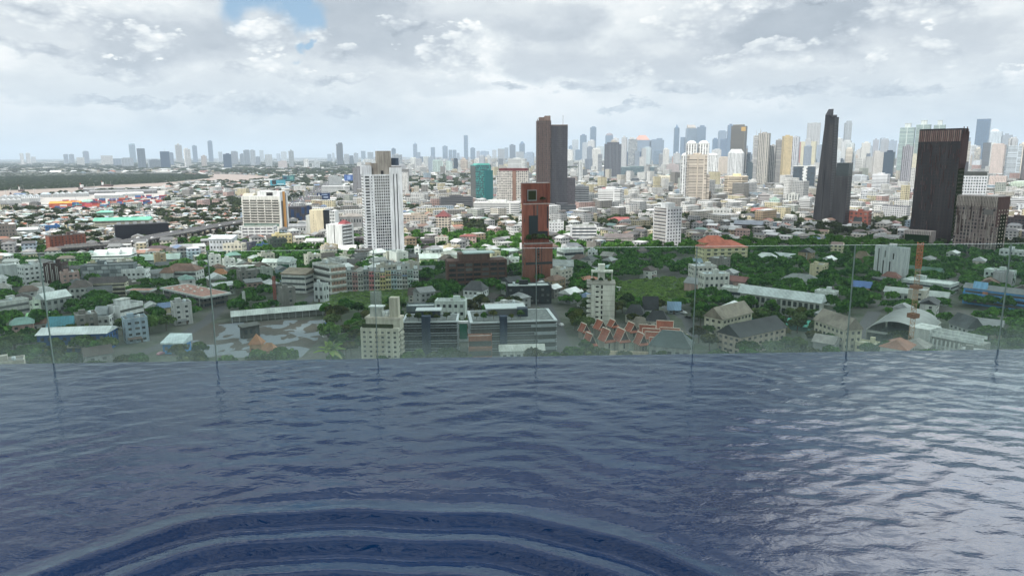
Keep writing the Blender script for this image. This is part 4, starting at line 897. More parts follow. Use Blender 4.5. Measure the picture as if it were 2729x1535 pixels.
# arched sports hall
b = Bld('sports_hall', 'huge grey arched sports hall roof with an open front arch', 'sports hall', 2303, 2502, 905, 934, -9, 1.55, 'the grey arched hall', h=7)
n = 22; v, f = [], []
for s_, y in ((0, -b.d / 2), (1, b.d / 2)):
    for t in (0, 1):
        for i in range(n + 1):
            a = R(33) + (PI - 2 * R(33)) * i / n; rr = b.w / 2 / cos(R(33)) - (.5 if t else 0)
            v.append((-rr * cos(a), y, 6.6 + (rr * sin(a) - rr * sin(R(33))) * .85))
m_ = n + 1
for i in range(n): f += [(i, i + 1, i + 1 + 2 * m_, i + 2 * m_), (i + m_, i + 3 * m_, i + 3 * m_ + 1, i + m_ + 1), (i, i + m_, i + m_ + 1, i + 1), (i + 2 * m_, i + 2 * m_ + 1, i + 3 * m_ + 1, i + 3 * m_)]
mesh_obj('arched_roof', v, f, 'sheet', b.o, c('6e7572'), smooth=False)
b.box('side_wall', 'wall', c('a5a8a0'), 0, .015, 0, 1, 0, 7); b.box('side_wall', 'wall', c('a5a8a0'), .985, 1, 0, 1, 0, 7); b.box('back_wall', 'wall', c('6d716c'), .05, .95, .97, .985, 0, 9); b.box('truss', 'metal', c('9aa09c'), .01, .99, .0, .012, 5.4, 6.6); b.box('court', 'concrete', c('4d5f58'), .02, .98, .02, .96, 0, .2)
# white stand and annex by the crane
b = Bld('grandstand', 'white concrete frame of a new stand with long beams beside the crane', 'grandstand', 2408, 2632, 905, 975, -20, .4, 'the white concrete frame', h=14)
b.box('wall', 'wall', c('c2c8c4'), 0, .3, 0, 1, 0, 13); b.box('deck', 'concrete', c('8e8f88'), .3, 1, .3, 1, 0, 9.5); b.box('lower_deck', 'concrete', c('a7aca7'), .25, 1, 0, .3, 0, 5.5)
for k in range(3): b.box('beam', 'wall', c('c9d0cd'), .05, 1.0, .05 + .28 * k, .085 + .28 * k, 10 + k * .8, 11.6 + k * .8)
for k in range(12): b.P('column', 'cube', 'wall', (-b.w * .2 + k * b.w * .06, -b.d / 2 - .3, 0), (.6, .6, 9), c('c2c8c4'))
b = hs('white block under a dark split gable roof right of the grey arched hall', 2524, 2616, 876, 905, 38, 1.5, c('b9c0bc'), 'gable', c('51575a'), 2, 'the dark split gable roof', rise=6, name='hall', cat='hall')
b = hs('bright blue school with a corrugated grey roof at the right edge', 2556, 2820, 797, 842, -12, .16, c('4f9ade'), 'gable', c('6f7678'), 3, 'the bright blue school', 'school', 'school', rise=3, mat='sheet', style='s')
b.P('gable_front', 'gable', 'wall', (-b.w / 2 + b.w * .1, -b.d / 2 - .2, b.h), (b.w * .16, 3, 5), c('78b2df')); b.P('orange_panel', 'cube', 'wall', (-b.w * .28, -b.d / 2 - .3, b.h * .62), (3, .3, 3), c('c07a58'))
hs('large flat white roofed hall behind the crane mast', 2399, 2552, 762, 788, -16, .55, c('b2bdb9'), 'flat', c('c2ccc8'), 2, 'the flat white hall', 'hall', 'hall', clutter=1, style='b')
hs('long grey shed with a pale roof edge behind the grey arched hall', 2352, 2528, 794, 816, -6, .3, c('a9b1ab'), 'gable', c('98a19c'), 1, name='shed', cat='shed', mat='sheet', rise=3)
b = hs('plain pale grey slab tower with dark slots, standing among trees', 2323, 2418, 665, 752, -26, .35, c('b6bcbc'), 'flat', c('9fb0ab'), 8, 'the pale slab tower', 'slab_tower', 'tower', style='none')
for u, z0_, z1_ in ((.12, .1, .95), (.30, .0, .60), (.34, .70, .9), (.52, .0, .58), (.62, .66, .84)): b.P('slot_window', 'cube', 'glass', (-b.w / 2 + u * b.w, -b.d / 2 - .1, b.h * z0_), (.9, .15, b.h * (z1_ - z0_)), (.02, .02, .025))
hs('small blue-roofed house left of the pale slab tower foot', 2268, 2322, 768, 788, -10, .7, c('a98f77'), 'gable', c('4a6fae'), 1, rise=4, mat='sheet')
hs('pinkish-red roofed house at the foot of the pale slab tower', 2345, 2400, 742, 760, -14, .7, c('aaa096'), 'hip', c('7d5148'), 1, rise=4)
hs('green-roofed long house behind the crane mast', 2410, 2512, 730, 748, -14, .4, c('a59c8c'), 'gable', c('4f7362'), 2, rise=4)
hs('mint-white two-storey villa near the right edge', 2617, 2704, 727, 765, -18, .6, c('bccbc4'), 'flat', c('b9c7c3'), 2, 'the mint villa', 'villa', 'villa')
hs('small white cube house among dark trees right of the braced white house', 2168, 2232, 782, 816, -20, .7, c('c8cfcb'), 'flat', c('b9c3be'), 2, 'the white cube house')
hs('low white house under a grey hipped roof in the middle of the trees', 2081, 2184, 752, 768, -8, .5, c('b5bab5'), 'hip', c('767c7a'), 1, rise=4.5)
hs('white pavilion with stepped roofs among the trees right of the yellow apartments', 2012, 2070, 688, 704, -14, .6, c('bcc5c0'), 'hip', c('c0c9c5'), 1, name='pavilion', cat='pavilion', rise=4)
hs('long white roof right of the stepped pavilion among trees', 2060, 2122, 686, 698, -20, .5, c('9fa9a6'), 'gable', c('adb8b6'), 1, name='pavilion', cat='pavilion', rise=3, mat='sheet')
hs('pale yellow kiosk-like house at the water edge left of the crane', 2276, 2342, 922, 945, -10, .7, c('cdc9a2'), 'flat', c('c2c2a8'), 1, clutter=1)
hs('tan-framed unfinished roof left of the pale slab tower', 2272, 2318, 690, 712, -10, .8, c('7d6a50'), 'hip', c('6f5f4a'), 1, rise=6)
hs('white-grey houses glimpsed between trees at the right edge', 2658, 2735, 672, 706, -14, .7, c('b8bfbd'), 'flat', c('a3aaa8'), 3)
hs('flat-roofed white balcony house left of the brown slatted tower', 2325, 2402, 632, 656, -14, .5, c('c0c4c2'), 'flat', c('8d9290'), 4, 'the white balcony house', style='s')
hs('brown and white balcony house beyond the rim, left of the white balcony house', 2124, 2196, 630, 650, -10, .5, c('b4b2ac'), 'flat', c('8d8b86'), 3, style='s')
hs('low white hall with a plain white roof between dark trees', 2214, 2270, 634, 645, -14, .6, c('c4c8c4'), 'flat', c('c4c8c4'), 1, clutter=0)
# tower crane: lattice mast
def lattice(parent, name, p0, p1, w, col, bays=26, t=.16):
    v, f = [], []
    A, B = Vector(p0), Vector(p1); ax = (B - A).normalized(); ux = ax.orthogonal().normalized(); vx = ax.cross(ux)
    def bar(p, q):
        d = (q - p); L = d.length; d = d / L; a = d.orthogonal().normalized() * t; e = d.cross(a); b0 = len(v)
        for r_ in (p, q):
            for s1, s2 in ((1, 1), (1, -1), (-1, -1), (-1, 1)): v.append(tuple(r_ + a * s1 + e * s2))
        for k in range(4): f.append((b0 + k, b0 + (k + 1) % 4, b0 + (k + 1) % 4 + 4, b0 + k + 4))
    cs = [(ux * a + vx * b_) * w / 2 for a, b_ in ((1, 1), (1, -1), (-1, -1), (-1, 1))]
    for q in cs: bar(A + q, B + q)
    for k in range(bays):
        p, q = A.lerp(B, k / bays), A.lerp(B, (k + 1) / bays)
        for j in range(4):
            bar(p + cs[j], q + cs[(j + 1) % 4]) if k % 2 else bar(p + cs[(j + 1) % 4], q + cs[j]); bar(p + cs[j], p + cs[(j + 1) % 4])
    return mesh_obj(name, v, f, 'metal', parent, col)
g = gp(2423, 946); hc = height_at(g, 647)
cr_ = empty('tower_crane', g, .3); tag(cr_, 'rusty orange lattice tower crane mast beside the grey arched hall', 'tower crane')
lattice(cr_, 'mast', (0, 0, 0), (0, 0, hc), 2.1, c('b58a66'), 24, .075)
part(cr_, 'climbing_cage', 'ring', 'metal', (-2, -2, hc * .34), (4, 4, 2.2), c('8a5b3f')); part(cr_, 'climbing_cage', 'ring', 'metal', (-2, -2, hc * .60), (4, 4, 1.6), c('8a5b3f'))
lattice(cr_, 'slewing_tower', (0, 0, hc * .78), (0, 0, hc), 2.5, c('c0622c'), 8, .11)
part(cr_, 'base', 'cube', 'concrete', (-3, -3, 0), (6, 6, 1.2), c('9a9a94'))
def mastobj(name, label, cat, x, yb, yt, col, w=1.3):
    g = gp(x, yb); e_ = empty(name, g); tag(e_, label, cat); h_ = height_at(g, yt)
    lattice(e_, 'mast', (0, 0, 0), (0, 0, h_), w, col, 14, .13); part(e_, 'base', 'cube', 'concrete', (-1, -1, 0), (2, 2, .6), c('9a9a94'))
mastobj('radio_mast', 'thin red and white radio mast left of the white school', 'radio mast', 734, 812, 736, c('9c4a3c'))
mastobj('radio_mast', 'thin pale radio mast at the edge of the bare yard', 'radio mast', 652, 825, 776, c('b5bab6'))
mastobj('scaffold_tower', 'open steel ladder frame standing in the green meadow', 'scaffold', 1003, 823, 776, c('8f9a90'), 5)
mastobj('flag_pole', 'slim pole among the trees right of the yellow apartments', 'pole', 2148, 705, 674, c('8a8d88'), .4)

# ---- middle distance
def roofbox(b, x0=.3, x1=.7, h=4, col=None, mat='wall'): b.box('plant_room', mat, col or LG, x0, x1, .25, .75, b.h, b.h + h)
def mid(label, x0, x1, yt, yb, yaw, r, fac, col, phrase=None, name='tower', cat='tower', roof=True, **kw):
    b = Bld(name, label, cat, x0, x1, yt, yb, yaw, r, phrase, **kw); b.body(fac, col)
    if roof:
        b.P('parapet', 'ring', 'wall', (-b.w / 2 - .05, -b.d / 2 - .05, b.h - .1), (b.w + .1, b.d + .1, 1.1), tuple(x * .95 for x in col)); roofbox(b, col=tuple(x * .9 for x in col))
    return b
b = Bld('apartment_block', 'brick-orange apartment block with grey lower floors, left of the black box building', 'apartment building', 128, 236, 632, 690, 16, .35, 'the brick-orange apartments')
b.box('lower_wall', 'wall', c('75675f'), 0, 1, 0, 1, 0, b.h * .45); b.box('wall', 'wall', c('8e4c38'), 0, 1, 0, 1, b.h * .45, b.h); flat_roof(b, c('4f4b4b'), wall=c('6d5a54'), clutter=3)
b.openings('F', 10, 9, .42, .52, z1=b.h - .5, col=(.05, .045, .045)); b.openings('L', 3, 9, .35, .4, z1=b.h - .5, col=(.05, .045, .045))
for k in range(10): b.P('pier', 'cube', 'wall', (-b.w / 2 + (k + .02) * b.w / 10, -b.d / 2 - .7, 0), (b.w * .028, .7, b.h * .55), c('8b8078'))
b = Bld('black_box_building', 'wide black mesh-clad box building on white stilts', 'office building', 309, 454, 602, 650, 2, .35, 'the black box building')
b.box('wall', 'metal', c('14181f'), z0=b.h * .14); b.box('roof', 'concrete', c('3c4045'), .01, .99, .02, .98, b.h, b.h + .3)
for k in range(8): b.P('louvre_band', 'cube', 'metal', (-b.w / 2 - .1, -b.d / 2 - .3, b.h * (.18 + k * .1)), (b.w + .2, .3, b.h * .05), c('1c2333'))
for k in range(20): b.P('stilt', 'cube', 'wall', (-b.w / 2 + .5 + k * (b.w - 1.5) / 19, -b.d / 2, 0), (.5, .5, b.h * .14), WH)
for k in range(6): b.P('rooftop_unit', 'cube', 'metal', (-b.w * .45 + k * b.w * .15, 0, b.h + .3), (4, 4, 2), LG)
b = Bld('green_roof_school', 'long building with a sea-green metal roof in the shanty quarter', 'school', 250, 410, 586, 608, -12, .28, 'the sea-green roofs'); b.box('wall', 'wall', c('a9a68e')); pitched(b, 'gable', c('5fb79a'), 4, 1, mat='sheet'); b.bands('F', 3, .4, .3)
b = Bld('green_roof_school', 'small upper block with a sea-green roof behind the long one', 'school', 258, 304, 566, 584, -12, .5); b.box('wall', 'wall', c('8fae9f')); pitched(b, 'hip', c('6cc2a4'), 3, 1.5, mat='sheet')
# hotel with the orange stripe
b = Bld('striped_hotel', 'white hotel slab with one tall orange stripe on its end wall', 'hotel', 648, 772, 524, 622, -26, .38, 'the orange-striped hotel')
b.body('f_city' if False else 'wall', c('cfd0c8')); b.P('end_slab', 'cube', 'wall', (b.w / 2 - 1, -b.d / 2 - .4, 0), (1.4, b.d + .8, b.h + 6), WH)
b.P('orange_stripe', 'cube', 'wall', (b.w / 2 + .35, -b.d * .20, 0), (.3, b.d * .34, b.h + 6), c('d9923c')); b.P('grey_stripe', 'cube', 'wall', (b.w / 2 + .35, -b.d * .42, 0), (.25, b.d * .2, b.h - 6), c('5a564d')); b.P('dark_slot', 'cube', 'glass', (b.w / 2 + .35, b.d * .2, 0), (.25, b.d * .06, b.h + 4), (.03, .03, .03))
b.openings('F', 5, 9, .86, .52, z0=b.h * .28, z1=b.h - 4, u1=.96, col=(.06, .06, .055)); b.box('penthouse', 'wall', WH, .38, .99, .2, .9, b.h, b.h + 6.5); b.box('penthouse_opening', 'glass', (.03, .03, .03), .62, .78, .185, .3, b.h + .4, b.h + 5); b.box('roof', 'wall', WH, .02, .98, .05, .95, b.h, b.h + .6)
for k in range(9): b.P('balcony', 'cube', 'wall', (-b.w / 2 + .3, -b.d / 2 - .7, b.h * .28 + k * (b.h * .72 - 4) / 9), (b.w * .95, .75, .9), c('d0cdc2'))
b.box('arched_crown', 'wall', CR, .0, .28, .2, .9, b.h + .6, b.h + 3.5, shape='arch'); b.box('green_floor', 'wall', c('5c7c70'), .02, .93, -.01, .3, b.h * .19, b.h * .26)
b = Bld('hotel_podium', 'white hotel podium with slanted dark window strips', 'podium', 645, 742, 604, 648, -14, .5, 'the white podium'); b.box('wall', 'wall', WH); b.openings('F', 5, 5, .82, .36, col=(.05, .05, .07)); b.openings('R', 2, 5, .7, .36, col=(.05, .05, .07)); b.box('roof', 'concrete', c('7d857c'), .02, .98, .02, .98, b.h, b.h + .3)
b = Bld('construction_site', 'building under blue and grey scaffold netting behind the white school', 'building site', 768, 834, 552, 600, 4, .5, 'the netted building site'); b.box('wall', 'concrete', c('4b4a50')); 
for k in range(9): b.P('blue_net', 'cube', 'wall', (-b.w / 2 + (k * 5 % 9) * b.w / 9, -b.d / 2 - .4, (k * 7 % 4) * b.h * .2), (b.w / 8, .35, b.h * (.25 + .1 * (k % 3))), c('22406e'))
b.openings('F', 9, 7, .7, .6, col=(.05, .05, .06), mat='wall')
b = Bld('office_building', 'cream slab with a black glass strip and a white gridded wing', 'office building', 828, 905, 560, 634, -16, .6, 'the cream and black slab'); b.box('wall', 'wall', c('cfc3a2'), .0, .55); b.box('black_glass', 'glass', (.012, .016, .022), .55, .8, .05, .95); b.box('white_wing', 'wall', WH, .8, 1.02, .05, 1, 0, b.h * .96)
b.openings('F', 1, 9, .1, .5, u0=.12, u1=.2); b.openings('F', 3, 8, .6, .5, u0=.8, u1=1.0, off=(0, b.d * .05)); b.box('low_wing', 'wall', OW, -.18, .0, .1, .9, 0, b.h * .8); b.openings('L', 2, 6, .4, .4, off=(-b.w * .18, 0), z1=b.h * .78)
b = Bld('office_building', 'white ten-storey block with black ribbon windows and a red roof cap', 'office building', 872, 946, 600, 676, -40, .9, 'the ribbon-window block'); b.box('wall', 'wall', WH); b.openings('R', 1, 7, .86, .38, u0=.0, u1=.9, z0=b.h * .12, col=(.02, .02, .03)); b.P('dark_joint', 'cube', 'glass', (0, -b.d / 2 - .1, 0), (.9, .15, b.h), (.04, .04, .04)); b.box('roof_cap', 'tiles', c('8d3d42'), .45, .95, .35, .9, b.h, b.h + 4, shape='hip')
hs('low curved white roof over a red wall at the rim, below the ribbon-window block', 880, 952, 668, 682, -8, .5, c('8a5148'), 'arch', c('cdd0cb'), 1, name='hall', cat='hall', rise=5, mat='sheet', door=False)
mid('tall grey sign-topped tower directly left of the white grid tower', 942, 974, 448, 520, -14, .8, 'f_brick', c('77797f'), 'the grey tower')
b = Bld('emblem', 'orange triangular emblem high on the grey tower', 'emblem', 948, 954, 452, 460, 0, .1, foot=False) if False else None
# the white grid tower
b = Bld('grid_tower', 'tall white apartment tower gridded with dark windows and an unfinished concrete core', 'tower', 972, 1080, 466, 694, 8, .40, 'the white grid tower')
G0 = b; b.box('wall', 'wall', c('ccd3d8'), 0, .68); hR = height_at(Vector((b.o.location.x, b.o.location.y, 0)), 447)
b.box('right_wall', 'wall', c('ccd3d8'), .68, 1.0, -.04, 1, 0, hR)
b.openings('F', 7, 27, .74, .72, z0=b.h * .07, z1=b.h - 1, u0=.27, u1=.67, col=(.03, .035, .04), vfrac=.5, proud=.1)
b.openings('F', 1, 26, .8, .55, z0=b.h * .07, z1=b.h - 1, u0=.03, u1=.16, col=(.03, .035, .04), name='balcony_opening', proud=.1)
b.openings('F', 1, 26, .5, .5, z0=b.h * .07, z1=b.h - 1, u0=.19, u1=.23, name='small_window', proud=.1)
for u in (.765, .85): b.P('slot', 'cube', 'glass', (-b.w / 2 + u * b.w, -b.d * .54 - .12, 2), (b.w * .022, .15, hR - 8), (.04, .045, .05))
b.openings('L', 6, 27, .6, .5, z0=3, col=(.05, .055, .06))
core = height_at(Vector((b.o.location.x, b.o.location.y, 0)), 403)
b.box('concrete_core', 'concrete', c('8f8c84'), .38, .74, .1, .8, b.h - 3, core); b.box('concrete_core', 'concrete', c('857f76'), .22, .40, .1, .7, b.h - 2, b.h + (core - b.h) * .48)
b.box('core_opening', 'glass', (.02, .02, .02), .46, .53, .09, .12, b.h - 1, b.h + 3.5); b.P('sign_board', 'cube', 'metal', (b.w * .26, -b.d * .2, hR + 2), (b.w * .19, 1, 7), c('2e4258')); b.box('roof', 'concrete', c('6e6f70'), .7, .98, .0, .96, hR, hR + .8); b.box('crown_screen', 'wall', c('b9c0c7'), -.02, .22, .02, .9, b.h, b.h + 8)
mid('white office tower with a dark slot above the toll road', 876, 913, 472, 505, -4, .6, 'f_punch', c('a6adb0'), 'the toll-road office'); b = mid('long white podium with ribbon windows beside the toll road', 857, 934, 496, 516, -4, .4, 'f_band', WH, name='podium', cat='podium', roof=False)
mid('beige five-storey apartment block right of the white grid tower', 1077, 1142, 576, 612, -10, .4, 'f_grid', c('b7ab9b'), 'the beige apartments', 'apartment_block', 'apartment building')
mid('small white block below the beige apartments', 1126, 1162, 600, 622, -12, .6, 'f_punch', c('bcc2c6'), None, 'apartment_block', 'apartment building')
b = mid('cream tower house with a dark red pyramid roof', 1162, 1204, 578, 624, -12, .9, 'f_grid', c('c4b8a6'), 'the red pyramid roof', 'apartment_block', 'apartment building', roof=False); b.box('roof', 'tiles', c('743b3c'), -.05, 1.05, -.05, 1.05, b.h, b.h + 8, shape='pyramid')
mid('dark grey office with pale window bands left of the teal tower', 1171, 1262, 528, 562, 8, .4, 'f_band', c('5f6063'), 'the dark grey office', 'office_building', 'office building')
b = Bld('teal_tower', 'teal glass tower with a dark left flank', 'tower', 1255, 1310, 440, 545, 24, .75, 'the teal glass tower'); b.body('f_curtain', c('3fb3a8')); b.P('dark_flank', 'cube', 'glass', (-b.w / 2 - .3, -b.d / 2 + .2, 0), (.35, b.d - .4, b.h - 2), (.02, .03, .035)); b.box('lower_wing', 'glass', c('1f6f73'), .55, 1.08, -.12, .5, 0, b.h * .86); b.box('crown', 'glass', c('57c4b8'), .15, .95, .1, .9, b.h, b.h + 3)
b = mid('white ribbed block with a dark red roof behind the red-brick tower', 1325, 1411, 456, 552, -6, .5, 'f_grid', c('cbc6bd'), 'the dark red roof', 'office_building', 'office building', roof=False); b.box('roof', 'tiles', c('6e2f33'), .06, .98, .0, 1, b.h, b.h + 5); b.box('brown_strip', 'wall', c('8c6b5a'), .5, .62, -.01, .0, 0, b.h)
b = mid('white stepped block with black bands rising behind the dark red roof', 1353, 1404, 424, 480, -10, .5, 'f_band', WH, None, 'office_building', 'office building')
mid('long white podium with a black glass corner below the teal tower', 1262, 1388, 541, 582, -6, .35, 'f_band', c('d3d5d2'), 'the white glass-cornered podium', 'podium', 'podium')
# tall brown and navy tower pair
b = Bld('brown_tower', 'tallest central tower, half warm brown and half navy gridded', 'tower', 1428, 1512, 336, 560, 3, .55, 'the brown and navy tower')
b.body('f_screen', c('33343e'), .44, 1.0, .0, .9, 0, b.h, label='navy gridded half'); h2 = height_at(Vector((b.o.location.x, b.o.location.y, 0)), 323)
b.body('f_screen', c('57453f'), 0, .46, -.05, 1, 0, h2, label='warm brown ribbed half')
for k in range(7): b.P('fin', 'cube', 'wall', (-b.w / 2 + (k + .2) * b.w * .46 / 7, -b.d * .55 - 1.0, 6), (b.w * .018, 1.1, h2 + 3 - 6 - (k * 5 % 4) * 2.5), c('63504a'))
b.box('crown', 'wall', c('6a5850'), .08, .26, .1, .8, h2, h2 + 6); b.box('crown', 'wall', c('74625a'), .26, .44, .0, .8, h2, h2 + 8.5); b.box('roof', 'wall', c('6b5c55'), .45, 1.0, .02, .88, b.h, b.h + 2)
b.P('antenna', 'cyl', 'metal', (b.w * .36, 0, b.h), (.9, .9, 19), c('9a9ca0'))
b.body('f_screen', c('48444c'), 1.0, 1.26, .0, .7, 0, height_at(Vector((b.o.location.x, b.o.location.y, 0)), 474), name='side_wing')
mid('dark grey podium with light bands at the foot of the brown and navy tower', 1461, 1535, 549, 582, 2, .5, 'f_band', c('4d5157'), None, 'podium', 'podium')
mid('white block with a black ribbon stripe pattern right of the central tower', 1524, 1569, 498, 552, 10, .5, 'f_band', c('cfd2d4'), 'the striped white block', 'office_building', 'office building')
b = mid('broad white terraced apartment block with a pink roof house', 1592, 1662, 506, 566, -14, .7, 'f_slab', c('d0d3d3'), 'the terraced white block', 'apartment_block', 'apartment building'); b.box('roof_house', 'tiles', c('9b6a6c'), .1, .5, .2, .8, b.h, b.h + 3, shape='gable')
b = Bld('white_tower', 'white twelve-storey tower with small dark windows, near the middle right', 'tower', 1738, 1814, 556, 664, 40, 1.1, 'the white twelve-storey tower'); b.box('wall', 'wall', c('d2d4d8')); flat_roof(b, LG, wall=WH, clutter=3); b.openings('F', 5, 12, .5, .45, col=(.05, .05, .07)); b.box('roof_house', 'wall', WH, .4, .9, .4, .9, b.h, b.h + 5)
for k in range(12): b.P('balcony', 'cube', 'wall', (-b.w / 2 - 1.0, -b.d * .45, k * b.h / 12 + 1.2), (1.05, b.d * .9, 1.0), c('c6c4c0')); b.P('balcony_opening', 'cube', 'glass', (-b.w / 2 - .08, -b.d * .44, k * b.h / 12 + 2.3), (.1, b.d * .88, 1.2), (.08, .07, .07))
hs('white apartment block with a glassy grid front and planted roof', 1519, 1590, 604, 650, 6, .6, c('c8cbcc'), 'flat', c('6a7566'), 5, 'the glassy white apartments', 'apartment_block', 'apartment building', style='b')
hs('narrow white block with a balcony stack right of the red-brick tower', 1462, 1502, 594, 634, 0, .8, c('cdd0d3'), 'flat', c('5c6a58'), 5, None, 'apartment_block', 'apartment building')
hs('tan block with slit windows above the narrow white block', 1461, 1495, 560, 580, 0, .6, c('b5ab98'), 'flat', c('9a948a'), 2, None, 'apartment_block', 'apartment building')
hs('brown-roofed house with cream porch right of the red-brick tower', 1470, 1528, 640, 656, -10, .6, c('c8c0ac'), 'hip', c('4b3f47'), 2, rise=5)
hs('long red-roofed hall in front of the terraced white block', 1612, 1702, 590, 600, -8, .4, c('a8928a'), 'hip', c('9a4f4c'), 1, rise=5, name='hall', cat='hall')
hs('row of pale houses left of the white twelve-storey tower', 1608, 1688, 634, 656, -6, .5, c('b9b7af'), 'gable', c('6c6463'), 3, style='s', rise=3.5, name='shophouse_row', cat='shophouse')
# ribbed beige tower and neighbours
b = mid('ribbed beige round-balconied tower with a stepped right shoulder', 1826, 1880, 414, 545, 10, .8, 'f_slab', c('cfc3b2'), 'the ribbed beige tower'); b.P('pier', 'cube', 'wall', (-b.w * .06, -b.d / 2 - 1, 0), (b.w * .07, 1.2, b.h + 3), c('c4b8a6')); b.body('f_slab', c('cfc3b2'), 1.0, 1.2, .1, .8, 0, height_at(Vector((b.o.location.x, b.o.location.y, 0)), 466), name='lower_shoulder')
for (x0, x1, yt, yb, lb) in ((1822, 1852, 384, 540, 'left one of the highest pair of white domed apartment towers'), (1853, 1884, 384, 540, 'right one of the highest pair of white domed apartment towers'),
                         (1810, 1838, 416, 532, 'lower white domed apartment tower left of the ribbed beige tower'), (1881, 1912, 414, 490, 'lower white domed apartment tower right of the ribbed beige tower')):
    b = mid(lb, x0, x1, yt, yb, 6, .8, 'f_vert', c('dfe2e2'), 'the white domed towers' if x0 == 1822 else None, roof=False); b.box('dome', 'wall', WH, .02, .98, .02, .98, b.h, b.h + 7, shape='dome'); b.box('cornice', 'wall', WH, -.02, 1.02, -.02, 1.02, b.h - .5, b.h + 1)
b = Bld('octagonal_tower', 'white tower with chamfered shoulders in front of the gold-edged dark tower', 'tower', 1937, 1980, 398, 475, 0, .7, 'the chamfered white tower'); 
fbody('wall', -b.w / 2, b.w / 2, -b.d / 2, b.d / 2, 0, b.h * .86, 'f_vert', c('d6d9da'), b.o, chamfer=b.w * .14); fbody('shoulder', -b.w / 2, b.w / 2, -b.d / 2, b.d / 2, b.h * .86, b.h, 'f_vert', c('d6d9da'), b.o, chamfer=b.w * .14, top=.62)
b = Bld('round_block', 'round beige apartment block in front of the chamfered white tower', 'apartment building', 1928, 1991, 470, 530, 0, .8, 'the round beige block'); fbody('wall', -b.w / 2, b.w / 2, -b.d / 2, b.d / 2, 0, b.h, 'f_slab', c('cfc0a8'), b.o, n=18); b.box('roof_house', 'wall', c('d8cf9f'), .35, .7, .3, .7, b.h, b.h + 5)
for k in range(10): b.P('balcony_ring', 'cyl', 'wall', (-b.w / 2 - .8, -b.d / 2 - .8, b.h * (k + .55) / 10), (b.w + 1.6, b.d + 1.6, 1.1), c('cdbfa8'))
b = mid('dark banded tower with a gold upper corner and roof fins', 1942, 1985, 336, 470, -12, .7, 'f_band', c('6a665c'), 'the gold-edged dark tower', roof=False); b.box('gold_corner', 'wall', c('c09a55'), .72, 1.01, -.01, .3, b.h * .9, b.h * .98); 
for k in range(8): b.box('roof_fin', 'wall', c('a09c92'), .1 + k * .1, .12 + k * .1, .1, .9, b.h, b.h + 7)
b = mid('grey-white tower with a spired stepped top', 2013, 2046, 356, 498, -10, .9, 'f_vert', c('a7a49c'), 'the spired grey tower'); b.P('spire', 'pyramid', 'wall', (-b.w * .45, -2, b.h), (4, 4, 16), LG); b.body('f_slab', c('b4b6b6'), -.36, 0, .1, .8, 0, b.h * .97, name='side_wing')
mid('white slab tower squeezed right of the spired grey tower', 2046, 2062, 388, 496, -4, .8, 'f_vert', c('b3b5b5')); mid('grey balcony tower left of the cream and yellow tower', 2060, 2080, 374, 496, -8, .8, 'f_slab', c('a6a9aa'))
b = mid('tower with a yellow-cream left flank and pale right half', 2076, 2104, 364, 500, 14, .9, 'f_punch', c('cdb98c'), 'the yellow-cream tower'); mid('pale grey right half tower beside the yellow-cream tower', 2100, 2124, 366, 492, -12, .8, 'f_vert', c('b9bfc8'))
b = mid('narrow coral-pink lattice-fronted tower', 2118, 2134, 380, 450, -5, .8, 'f_grid', c('c77a6c'), 'the coral tower'); mid('cream gridded tower left of the tapering black tower', 2130, 2172, 378, 452, -6, .6, 'f_punch', c('cfc8a4'), 'the cream gridded tower')
mid('tall pale tower with twin dark strips behind the cream gridded tower', 2144, 2180, 328, 440, -4, .6, 'f_vert', c('b3b4b4'))
b = Bld('black_office', 'black glass office cut by a white zigzag strip', 'office building', 2110, 2170, 444, 512, -4, .5, 'the black zigzag office'); b.body('f_curtain', c('33383d')); 
for k in range(16): b.P('zigzag', 'cube', 'wall', (-b.w * (.02 if k % 2 else .07), -b.d / 2 - .5, k * b.h / 16), (b.w * .17, .5, b.h / 16), WH)
b.box('roof', 'wall', WH, -.01, 1.01, -.01, 1, b.h, b.h + 1.2)
mid('white podium with dark strips below the black zigzag office', 2106, 2166, 504, 526, -4, .6, 'f_band', WH, None, 'podium', 'podium')
mid('small white angled block left of the tapering black tower', 2095, 2130, 520, 550, -12, .8, 'f_vert', c('bcc0bb'), None, 'apartment_block', 'apartment building')
mid('white balcony block at the foot of the tapering black tower', 2127, 2162, 530, 570, -14, .8, 'f_slab', c('c4c8c9'), None, 'apartment_block', 'apartment building')
mid('grey-pink balcony block in the houses left of the black tower', 2018, 2050, 520, 556, 12, .8, 'f_slab', c('b1adac'), 'the grey-pink balcony block', 'apartment_block', 'apartment building')
mid('mint-green small block beside the grey-pink balcony block', 2048, 2076, 532, 562, 8, .8, 'f_punch', c('a8c7b8'), None, 'apartment_block', 'apartment building')
# tapering black tower
b = Bld('tapering_tower', 'very tall tapering black tower, the highest on the right', 'tower', 2163, 2222, 330, 600, -22, .8, 'the tapering black tower')
BK = c('12161f'); hT = height_at(Vector((b.o.location.x, b.o.location.y, 0)), 291)
v = [(-b.w / 2, -b.d / 2, 0), (b.w / 2, -b.d / 2, 0), (b.w / 2, b.d / 2, 0), (-b.w / 2, b.d / 2, 0), (-b.w * .22, -b.d * .38, b.h), (b.w * .36, -b.d * .38, b.h), (b.w * .36, b.d * .36, b.h), (-b.w * .22, b.d * .36, b.h)]
uv = []
for a_ in range(4): uv += [(a_ * 40, .02), (a_ * 40 + b.w, .02), (a_ * 40 + b.w, b.h), (a_ * 40, b.h)]
uv += [(0, -1)] * 4
mesh_obj('wall', v, [(0, 1, 5, 4), (1, 2, 6, 5), (2, 3, 7, 6), (3, 0, 4, 7), (4, 5, 6, 7)], 'f_louvre', b.o, BK, uvs=uv)
